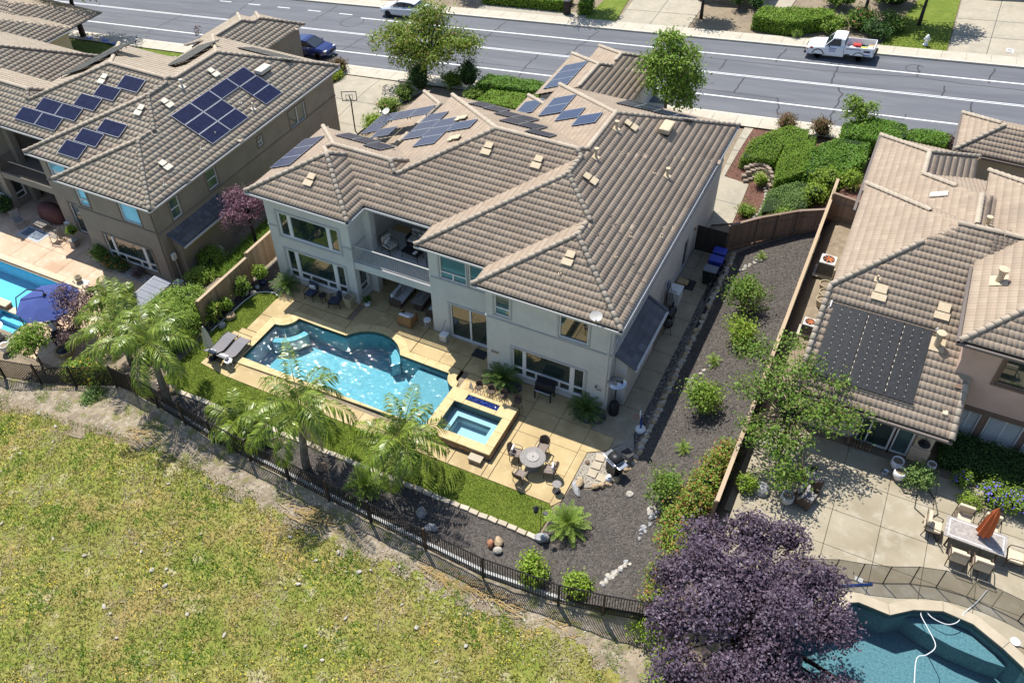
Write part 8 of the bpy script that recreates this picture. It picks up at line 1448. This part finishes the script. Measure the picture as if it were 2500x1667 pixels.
skin_mesh('shirt', [(0, -.05, .52), (0, -.13, .64), (0, -.26, .84), (0, -.33, .99), (-.2, -.33, .99), (.2, -.33, .99), (-.34, -.36, 1.05), (.34, -.36, 1.05)], [(0, 1), (1, 2), (2, 3), (3, 4), (3, 5), (4, 6), (5, 7)], [.165, .17, .19, .15, .09, .09, .07, .07], 'shirt', pe)
skin_mesh('trousers', [(0, .0, .48), (-.11, .05, .46), (.11, .05, .46), (-.145, .48, .505), (.145, .48, .505), (-.15, .62, .14), (.15, .62, .14)], [(0, 1), (0, 2), (1, 3), (2, 4), (3, 5), (4, 6)], [.165, .115, .115, .09, .09, .065, .065], 'trousers', pe)
hb = MB(); hb.lathe([(.02, .10), (.075, .07), (.098, .02), (.09, -.02)], (0, -.36, 1.215), 14); part('hair', hb, 'hair', pe, True)
fb = MB(); fb.add([(-.012, -.26, 1.17), (.012, -.26, 1.17), (0, -.25, 1.20), (0, -.235, 1.172)], [(0, 1, 3), (1, 2, 3), (2, 0, 3)]); fb.box((-.035, -.262, 1.205), (.022, .012, .01)); fb.box((.035, -.262, 1.205), (.022, .012, .01)); part('face_features', fb, 'hair', pe)
for (x, y, s, m_, lab) in ((-33.1, -8.25, .28, 'ceramic_white', 'white urn pot at the left fence, nearest the viewer'), (-33.0, -7.75, .26, 'trim_grey', 'grey white-rimmed pot beside the left fence')): t = T_('urn_pot', lab, 'pot', x, y, ZL); part('pot', MB().lathe([(s*.55, 0), (s*.95, s*1.0), (s*.8, s*1.7), (s*1.02, s*1.9), (s*.8, s*1.9), (s*.75, s*1.7)], seg=20), m_, t, True); part('soil', MB().lathe([(s*.78, s*1.7), (s*.5, s*1.72)], seg=16), 'soil', t)
fo = T_('bird_bath', 'white bowl fountain at the left edge beside the small spa', 'fountain', -34.5, -7.6, ZL); part('pedestal', MB().lathe([(.3, 0), (.22, .1), (.14, .5), (.2, .62)], seg=16), 'rock_pale', fo); part('bowl', MB().lathe([(.1, .6), (.45, .72), (.52, .82), (.45, .82), (.3, .74)], seg=24), 'ceramic_white', fo)
fp_ = T_('stone_bench', 'low tan stone fire bowl under the plum tree', 'fire pit', -30.0, -6.9, ZL); part('bowl', MB().lathe([(.45, 0), (.5, .2), (.52, .32), (.42, .32), (.38, .2)], seg=20), 'rock_tan', fp_); part('cover', MB().lathe([(.38, .25), (.1, .3)], seg=16), 'black_metal', fp_)
wb = T_('utility_box', 'white meter box on the side wall of the taupe house', 'meter box', -28.35, .95, -1.0); part('box', MB().rbox((.08, 0, .2), (.16, .3, .45), .02), 'white', wb); part('conduit', MB().tube([(.08, 0, 0), (.08, .05, -1.7)], .02, 5), 'white', wb); ac0 = T_('utility_cube', 'pale square utility unit at the corner of the taupe house', 'utility unit', -27.9, .35, ZL); part('casing', MB().rbox((0, 0, .28), (.55, .5, .55), .03), 'hvac', ac0); part('grille', MB().box((0, -.255, .28), (.45, .02, .4)), 'trim_grey', ac0)
wc = T_('plastic_chair', 'white plastic chair in the side yard of the taupe house', 'chair', -27.6, 3.9, -2.6, .6); part('seat', MB().rbox((0, 0, .42), (.42, .42, .04), .02), 'white', wc); part('backrest', MB().rbox((0, -.2, .66), (.42, .04, .44), .02, 0, ('X', -.2)), 'white', wc)
for sx in (-1, 1):
    for sy2 in (-1, 1): part('leg', MB().tube([(sx*.18, sy2*.18, .42), (sx*.2, sy2*.2, 0)], .02, 5), 'white', wc)
hp_ = T_('basketball_hoop', 'black basketball hoop on a pole beside the driveway', 'basketball hoop', -28.0, 20.1, -2.45, .5); part('pole', MB().tube([(0, 0, 0), (0, 0, 2.6), (0, -.5, 3.2)], .05, 8), 'black_metal', hp_); bd = MB(); grid_minus(bd, 'F', -.55, -.55, .55, 2.85, 3.6, 0, .03, [(-.5, .5, 2.9, 3.55)]); wbox(bd, 'F', -.55, -.25, .25, 0, .03, 3.3, 3.33); wbox(bd, 'F', -.55, -.25, -.22, 0, .03, 2.9, 3.33); wbox(bd, 'F', -.55, .22, .25, 0, .03, 2.9, 3.33); part('backboard', bd, 'black_metal', hp_); part('rim', MB().tube([(.23*math.cos(a), -.82+.23*math.sin(a), 3.0) for a in np.linspace(0, 2*PI, 15)], .012, 5), 'black_metal', hp_)
# ================================================================== RIGHT GARDEN OBJECTS
dtb = T_('dining_table', 'large stone-topped dining table with white border on the right patio', 'table', 16.2, -2.55, ZR, -.02); part('table_top', MB().rbox((0, 0, .74), (2.25, 1.05, .05), .02), 'stone_table', dtb)
for (x0, x1, y0, y1) in ((-1.0, 1.0, -.42, -.39), (-1.0, 1.0, .39, .42), (-1.0, -.97, -.39, .39), (.97, 1.0, -.39, .39)): MB().bb(x0, x1, y0, y1, .765, .772).build('inlay', 'white', dtb)
for sx in (-1, 1):
    for sy2 in (-1, 1): part('leg', MB().tube([(sx*.85, sy2*.35, .72), (sx*.9, sy2*.38, 0)], .04, 6), 'wicker', dtb)
for (x, y, rz, lab) in ((14.75, -2.5, -PI/2, 'cream cushioned chair at the left end of the dining table'), (15.75, -1.65, PI, 'cream cushioned chair on the house side of the dining table, left'), (16.75, -1.65, PI, 'cream cushioned chair on the house side, behind the rust umbrella'), (15.75, -3.5, 0, 'cream cushioned chair on the pool side of the dining table, left'), (16.6, -3.5, 0, 'cream cushioned chair on the pool side of the dining table, right'), (17.75, -2.6, PI/2, 'cream cushioned chair at the right end of the dining table')): metal_chair(lab, x, y, rz, 'cushion_cream', 'wicker', z=ZR, w_=.66)
ru = T_('rust_umbrella', 'closed rust orange umbrella through the dining table', 'umbrella', 16.4, -2.45, ZR); part('pole', MB().tube([(0, 0, 0), (.0, .03, 2.5)], .02, 7), 'teak', ru); b = MB(); b.loft([[(r_*(1+.2*(-1)**k)*math.cos(k*PI/8), r_*(1+.2*(-1)**k)*math.sin(k*PI/8)+.012*z_, z_) for k in range(16)] for r_, z_ in ((.26, .95), (.24, 1.15), (.2, 1.7), (.13, 2.2), (.03, 2.5))]); part('canopy', b, 'umbrella_rust', ru); part('finial', MB().lathe([(.02, 2.5), (.03, 2.55), (.005, 2.6)], seg=8), 'teak', ru)
mf = thing('mesh_pool_fence', 'brown see-through mesh safety fence curving round the dark blue pool', 'fence', (0, 0, 0)); mp = [(9.6, -7.2), (10.6, -6.7), (11.58, -6.26), (12.48, -6.03), (13.4, -5.72), (14.33, -5.28), (15.24, -5.02), (16.31, -4.93), (17.2, -5.0), (18.13, -5.15), (19.1, -5.5)]
for i, (x, y) in enumerate(mp):
    part('post', MB().tube([(x, y, ZR), (x, y, ZR+1.22)], .022, 6), 'ceramic_tan' if i in (7, 8) else 'black_metal', mf)
    if i: xa, ya = mp[i-1]; part('mesh_panel', MB().quad((xa, ya, ZR+.04), (x, y, ZR+.04), (x, y, ZR+1.2), (xa, ya, ZR+1.2)), 'screen', mf); part('hem', MB().tube([(xa, ya, ZR+1.2), (x, y, ZR+1.2)], .014, 4), 'black_metal', mf); part('hem', MB().tube([(xa, ya, ZR+.03), (x, y, ZR+.03)], .014, 4), 'black_metal', mf)
po = T_('pool_poles', 'blue telescopic pool poles lying at the mesh fence', 'poles', 0, 0, ZR)
for k in range(2): part('pole', MB().tube([(11.3, -6.95+.06*k, .05), (13.05, -5.95+.05*k, .05)], .02, 6), 'pole_blue', po)
tag(MB().rbox((12.55, -5.95, ZR+.02), (.3, .2, .04), .01).build('pool_net_tag', 'white'), 'small white plate beside the blue pool poles', 'plate'); tag(MB().lathe([(.17, 0), (.17, .012), (.15, .014)], (18.1, -6.05, ZR+.0), 18).build('skimmer_lid', 'white'), 'round white skimmer lid in the right pool deck', 'lid')
sofa('dark wicker armchair with patterned cushion in the tree shade at right', 9.85, -3.2, -PI/2-.3, .85, 'wicker', 'stone_grey', 1, True, z=ZR, nm='wicker_armchair'); sofa('second dark wicker armchair under the loose green tree', 9.85, -2.2, -PI/2+.5, .85, 'wicker', 'stone_grey', 1, False, z=ZR, nm='wicker_armchair')
for (x, y, s, m_, lab) in ((12.97, .2, .27, 'ceramic_white', 'tall white pot left of the patio door at right'), (13.15, -.35, .28, 'ceramic_white', 'tall white pot in front of the shrub on the right patio'), (14.3, .75, .2, 'ceramic_white', 'smaller white pot by the barn light wall'), (9.2, -3.6, .27, 'trim_grey', 'grey pot with a plant beside the wicker armchair')): t = T_('garden_pot', lab, 'pot', x, y, ZR); part('pot', MB().lathe([(s*.6, 0), (s*1.0, s*1.0), (s*.95, s*1.9), (s*.8, s*1.9), (s*.75, s*1.7)], seg=20), m_, t, True); part('soil', MB().lathe([(s*.78, s*1.7), (s*.5, s*1.74)], seg=16), 'soil', t)
sb_ = T_('steel_bowl', 'shiny steel pet bowl on the right patio', 'bowl', 12.63, -.25, ZR); part('bowl', MB().lathe([(.14, 0), (.17, .06), (.15, .07), (.1, .02)], seg=18), 'steel', sb_)
lg = T_('log_stack', 'small stack of firewood against the slider of the peach house', 'logs', 11.4, .75, ZR)
for k in range(16): part('log', MB().tube([(-.5+.13*(k % 8), -.2, .07+.13*(k//8)), (-.5+.13*(k % 8), .12, .07+.13*(k//8))], .06, 8), 'log', lg)
for i, pts in enumerate(([(13.2, -.6, .03), (13.5, -1.0, .03), (14.0, -.9, .03), (14.0, -1.6, .03), (14.6, -2.0, .03), (14.9, -2.7, .03), (15.3, -3.3, .03)], [(14.3, .4, .03), (14.2, -.2, .03), (14.7, -.8, .03), (14.9, -1.5, .03), (14.7, -1.8, .03)])): hz_ = T_('garden_hose', ('dark garden hose snaking from the white pots to the dining table', 'shorter dark garden hose beside the right patio hedge')[i], 'hose', 0, 0, ZR); part('hose', MB().tube(pts, .022, 5), 'hose', hz_)
def acunit(label, x, y, s):
    t = T_('air_conditioner', label, 'air conditioner', x, y, ZR+.02); part('casing', MB().rbox((0, 0, .48*s), (.86*s, .86*s, .92*s), .06), 'hvac', t); gl = MB()
    for k in range(14): gl.bb(-.435*s, .435*s, -.445*s, -.43*s, (.12+.055*k)*s, (.15+.055*k)*s); gl.bb(-.445*s, -.43*s, -.435*s, .435*s, (.12+.055*k)*s, (.15+.055*k)*s)
    tag(gl.build('louvre', 'black_metal', t), kind='stuff'); part('fan_well', MB().lathe([(.33*s, .935*s), (.33*s, .95*s), (.05, .945*s)], seg=24), 'black_metal', t)
    for k in range(7): a = k*2*PI/7; part('fan_blade', MB().box((.17*s*math.cos(a), .17*s*math.sin(a), .965*s), (.3*s, .09*s, .01), a, ('X', .35)), 'rust_fan', t)
    tag(MB().rbox((x-.05, y, ZR+.015), (1.1*s, 1.1*s, .05), .01).build('unit_pad', 'concrete'), 'concrete pad under the '+('larger' if s > .9 else 'smaller')+' air conditioner', 'pad'); return t
acunit('larger air conditioner with rusty fan beside the peach house', 7.6, 12.0, .95); acunit('smaller air conditioner with rusty fan beside the peach house', 7.75, 7.0, .72)
for (x, y, r_, lab) in ((7.95, 9.3, .3, 'front large tan plastic pot beside the peach house'), (7.95, 9.95, .28, 'middle tan plastic pot with seedlings beside the peach house'), (7.85, 10.6, .3, 'rear tan plastic pot beside the peach house')): t = T_('nursery_pot', lab, 'pot', x, y, ZR); part('pot', MB().lathe([(r_*.75, 0), (r_, r_*1.3), (r_*1.06, r_*1.4), (r_*.92, r_*1.4), (r_*.85, r_*1.1)], seg=20), 'ceramic_tan', t); part('soil', MB().lathe([(r_*.85, r_*1.1), (r_*.4, r_*1.12)], seg=16), 'soil', t)
# ================================================================== STREET OBJECTS
def wheel(t, x, y, z, r=.34, w_=.22, rim='steel'):
    o = MB().lathe([(r*.62, -w_/2), (r*.94, -w_/2), (r, -w_/3), (r, w_/3), (r*.94, w_/2), (r*.62, w_/2)], seg=20).build('wheel', 'tyre', t); o.matrix_local = Matrix.Translation((x, y, z)) @ Matrix.Rotation(PI/2, 4, 'X')
    q = MB().lathe([(.03, -w_*.48), (r*.2, -w_*.5), (r*.28, -w_*.38), (r*.6, -w_*.42), (r*.64, -w_*.5), (r*.64, w_*.5), (.03, w_*.5)], seg=14).build('rim', rim, o)
def rg8(x, zb, zt, w_, r=.10): return [(x, -w_+r*.6, zb), (x, w_-r*.6, zb), (x, w_, zb+r), (x, w_, zt-r), (x, w_-r, zt), (x, -w_+r, zt), (x, -w_, zt-r), (x, -w_, zb+r)]
SL = math.atan(.105)
def vehicle(name, label, cat, x, y, flip):
    t = T_(name, label, cat, x, y, zstreet(x)+.01); t.rotation_euler = (0, -SL, 0)
    return t
# pickup: front to -x
tk = vehicle('pickup_truck', 'white single cab pickup with lettered sides parked across the street', 'pickup', 3.35, 39.4, True)
b = MB(); b.loft([rg8(-2.42, .42, .72, .72, .08), rg8(-2.36, .34, .86, .82, .1), rg8(-2.0, .32, .97, .86, .12), rg8(-1.0, .3, 1.06, .87, .12), rg8(-.98, .3, 1.08, .87, .1), rg8(.32, .3, 1.06, .87, .08)]); part('body', b, 'truck_paint', tk)
b = MB(); b.loft([rg8(-1.08, 1.0, 1.08, .80, .03), rg8(-.5, 1.0, 1.60, .70, .06), rg8(.05, 1.0, 1.63, .70, .06), rg8(.30, 1.0, 1.5, .72, .06)]); part('cab_glass', b, 'car_glass', tk)
b = MB(); b.loft([rg8(-.56, 1.56, 1.655, .70, .04), rg8(-.3, 1.56, 1.70, .72, .06), rg8(.15, 1.56, 1.69, .72, .06), rg8(.33, 1.5, 1.62, .71, .05)]); part('cab_roof', b, 'truck_paint', tk)
for s in (-1, 1):
    part('pillar', MB().tube([(-1.05, s*.80, 1.05), (-.5, s*.71, 1.6)], .035, 5), 'truck_paint', tk); part('pillar', MB().box((.2, s*.745, 1.32), (.26, .06, .56)), 'truck_paint', tk)
    part('bed_side', MB().rbox((1.38, s*.84, .82), (2.06, .07, .62), .03), 'truck_paint', tk); part('mirror', MB().rbox((-.72, s*.98, 1.15), (.1, .16, .14), .03), 'black_plastic', tk); part('head_lamp', MB().rbox((-2.37, s*.62, .74), (.08, .3, .14), .02), 'lamp_clear', tk); part('turn_lamp', MB().rbox((-2.3, s*.82, .74), (.12, .05, .12), .015), 'lamp_amber', tk); part('tail_lamp', MB().rbox((2.40, s*.80, .82), (.05, .12, .3), .02), 'lamp_red', tk)
    for xx in (-1.5, 1.42): wheel(tk, xx, s*.74, .34)
    for xx in (-1.5, 1.42): part('wheel_arch', MB().tube([(xx+.42*math.cos(a), s*.865, .36+.42*math.sin(a)) for a in np.linspace(.1, PI-.1, 9)], .035, 5), 'black_plastic', tk)
part('bed_floor', MB().box((1.38, 0, .58), (2.06, 1.62, .08)), 'trim_grey', tk); part('tailgate', MB().rbox((2.40, 0, .82), (.06, 1.6, .58), .02), 'truck_paint', tk); part('bed_front', MB().box((.37, 0, .85), (.06, 1.66, .56)), 'truck_paint', tk); part('front_bumper', MB().rbox((-2.46, 0, .46), (.14, 1.66, .2), .04), 'black_plastic', tk); part('rear_bumper', MB().rbox((2.5, 0, .45), (.14, 1.6, .18), .04), 'black_plastic', tk); part('grille', MB().box((-2.43, 0, .72), (.03, .9, .18)), 'black_plastic', tk)
def letters(t, x0, z, n, h_, m, y=-.876, wd=.055, gap=.07):
    for k in range(n): part('lettering', MB().box((x0+k*gap, y, z+.01*((k*7) % 3-1)), (wd*(.7+.3*((k*5) % 3)/2), .006, h_)), m, t)
letters(tk, -.72, .92, 8, .07, 'lettering_blue'); letters(tk, -.72, .80, 9, .05, 'lettering_blue', gap=.06); letters(tk, -.68, .69, 7, .05, 'lettering_blue', gap=.06); letters(tk, .5, .98, 14, .07, 'lettering_dark', gap=.075); part('lettering', MB().box((1.95, -.877, .88), (.46, .006, .14)), 'lettering_dark', tk); part('lettering', MB().box((2.0, -.877, .6), (.4, .006, .07)), 'lettering_blue', tk); part('lettering', MB().box((.6, -.877, .56), (.34, .006, .07)), 'lettering_dark', tk); part('badge', MB().lathe([(.13, -.004), (.13, .004)], (0, 0, 0), 14, 1, .6).build('badge', 'lettering_red', tk) and MB().box((-2.0, -.865, .86), (.02, .01, .02)), 'lettering_red', tk)
bdg = [c for c in tk.children if c.name.startswith('badge')][0]; bdg.matrix_local = Matrix.Translation((-2.0, -.872, .86)) @ Matrix.Rotation(PI/2, 4, 'X')
for (x, y, z, d, m_, nm) in ((.75, -.2, .72, (.5, .5, .2), 'white', 'cooler_box'), (1.0, .3, .78, (.55, .4, .3), 'red', 'red_toolbox'), (1.6, -.1, .74, (.5, .5, .2), 'yellow_green', 'yellow_bag'), (2.0, -.25, .82, (.34, .36, .4), 'ceramic_white', 'white_bucket'), (2.05, .35, .75, (.5, .4, .25), 'box_card', 'cardboard_carton')): tag(MB().rbox((x+3.35, y+39.4, z+zstreet(3.35+x)), d, .04, .2).build(nm, m_), {'cooler_box': 'white cooler box in the pickup bed behind the cab', 'red_toolbox': 'red toolbox in the pickup bed', 'yellow_bag': 'yellow-green bag in the pickup bed', 'white_bucket': 'white bucket near the tailgate in the pickup bed', 'cardboard_carton': 'brown carton by the tailgate in the pickup bed'}[nm], 'box')
tube_ = T_('hose_coil', 'blue coiled hose in the pickup bed', 'hose', 4.55, 39.15, zstreet(4.55)+.7); part('coil', MB().tube([(.26*math.cos(a), .26*math.sin(a), .05+.02*a/6) for a in np.linspace(0, 12, 40)], .035, 6), 'pole_blue', tube_)
def car(label, x, y, fwd, paint, name='parked_car'):
    t = vehicle(name, label, 'car', x, y, False)
    if fwd < 0: t.rotation_euler = (0, SL, PI)
    b = MB(); b.loft([rg8(-2.38, .45, .82, .70, .1), rg8(-2.25, .3, .98, .84, .12), rg8(-1.4, .26, 1.04, .91, .14), rg8(.2, .26, 1.0, .92, .14), rg8(1.1, .26, .97, .91, .14), rg8(1.9, .28, .86, .87, .14), rg8(2.3, .36, .72, .74, .12), rg8(2.38, .42, .62, .6, .08)]); part('body', b, paint, t, False)
    b = MB(); b.loft([rg8(-1.95, .98, 1.03, .72, .03), rg8(-1.1, .98, 1.42, .66, .07), rg8(.0, .98, 1.46, .67, .07), rg8(.35, .98, 1.40, .66, .06), rg8(1.2, .96, 1.0, .72, .02)]); part('cabin_glass', b, 'car_glass', t)
    b = MB(); b.loft([rg8(-1.45, 1.28, 1.31, .64, .01), rg8(-1.0, 1.38, 1.455, .66, .03), rg8(-.1, 1.42, 1.495, .67, .03), rg8(.3, 1.38, 1.44, .66, .03)]); part('roof', b, paint, t)
    for s in (-1, 1):
        part('pillar', MB().tube([(.32, s*.64, 1.42), (1.15, s*.74, .98)], .035, 5), paint, t); part('pillar', MB().tube([(-.35, s*.69, 1.44), (-.35, s*.80, 1.0)], .03, 5), 'black_plastic', t); part('window_trim', MB().tube([(-1.8, s*.80, 1.02), (-.3, s*.83, 1.01), (1.1, s*.82, .99)], .014, 4), 'steel', t); part('mirror', MB().rbox((.75, s*1.0, 1.03), (.16, .2, .12), .04), paint, t); part('head_lamp', MB().rbox((2.12, s*.62, .72), (.3, .3, .12), .04), 'lamp_clear', t); part('tail_lamp', MB().rbox((-2.3, s*.6, .85), (.1, .3, .12), .03), 'lamp_red', t)
        for xx in (-1.42, 1.42): wheel(t, xx, s*.82, .34)
    part('grille', MB().rbox((2.36, 0, .6), (.06, .7, .22), .02), 'black_plastic', t); part('bumper_trim', MB().tube([(2.3, -.62, .36), (2.41, -.4, .36), (2.41, .4, .36), (2.3, .62, .36)], .025, 5), 'steel', t); return t
car('dark blue sedan parked at the near kerb behind the taupe house garage', -38.9, 29.75, 1, 'car_blue'); car('silver white sedan parked across the street behind the street tree', -34.9, 39.3, -1, 'car_silver')
hy = T_('fire_hydrant', 'white fire hydrant on the far lawn across the street', 'hydrant', 8.9, 42.5, zstreet(8.9)+.1); part('barrel', MB().lathe([(.2, 0), (.2, .06), (.13, .08), (.13, .55), (.17, .57), (.17, .62), (.13, .66), (.1, .76), (.04, .82)], seg=16), 'ceramic_white', hy, True)
for s in (-1, 1): part('nozzle', MB().tube([(s*.1, 0, .45), (s*.24, 0, .45)], .06, 10), 'ceramic_white', hy)
part('front_nozzle', MB().tube([(0, -.1, .4), (0, -.25, .4)], .08, 10), 'ceramic_white', hy)
tp = tag(patch('blue_tarp', [(-63.6, 28.0), (-59.6, 27.6), (-59.2, 26.7), (-63.9, 27.1)], 'tarp_blue', .12, .4, lambda x, y: Hh(x, y)+.05*np.sin(x*3)*np.sin(y*5)), 'bright blue tarp lying on the shaded front lawn at the top left', 'tarp')
pil = T_('stone_pillar', 'dark square garden pillar across the street behind the kerb', 'pillar', -20.3, 42.6, zstreet(-20.3)); part('shaft', MB().box((0, 0, .6), (.5, .5, 1.3)), 'bark_dark', pil); part('cap', MB().box((0, 0, 1.3), (.62, .62, .1), 0, None, .8), 'stone_grey', pil)
ub = T_('utility_box', 'white utility cover set in the driveway across the street', 'utility cover', 14.6, 42.9, zstreet(14.6)+.06); part('lid', MB().rbox((0, 0, .01), (.5, .6, .02), .005), 'white', ub); part('slot', MB().box((0, .12, .022), (.34, .16, .005)), 'stone_grey', ub); part('slot', MB().box((0, -.12, .022), (.34, .16, .005)), 'stone_grey', ub)
sgx = T_('garage_air_conditioner', 'beige box unit on the side wall of the garage by the street tree', 'air conditioner', -7.55, 24.8, .6); part('casing', MB().rbox((.2, 0, .5), (.45, .9, .95), .03), 'hvac', sgx); part('grille', MB().box((.43, 0, .5), (.02, .75, .75)), 'trim_grey', sgx)
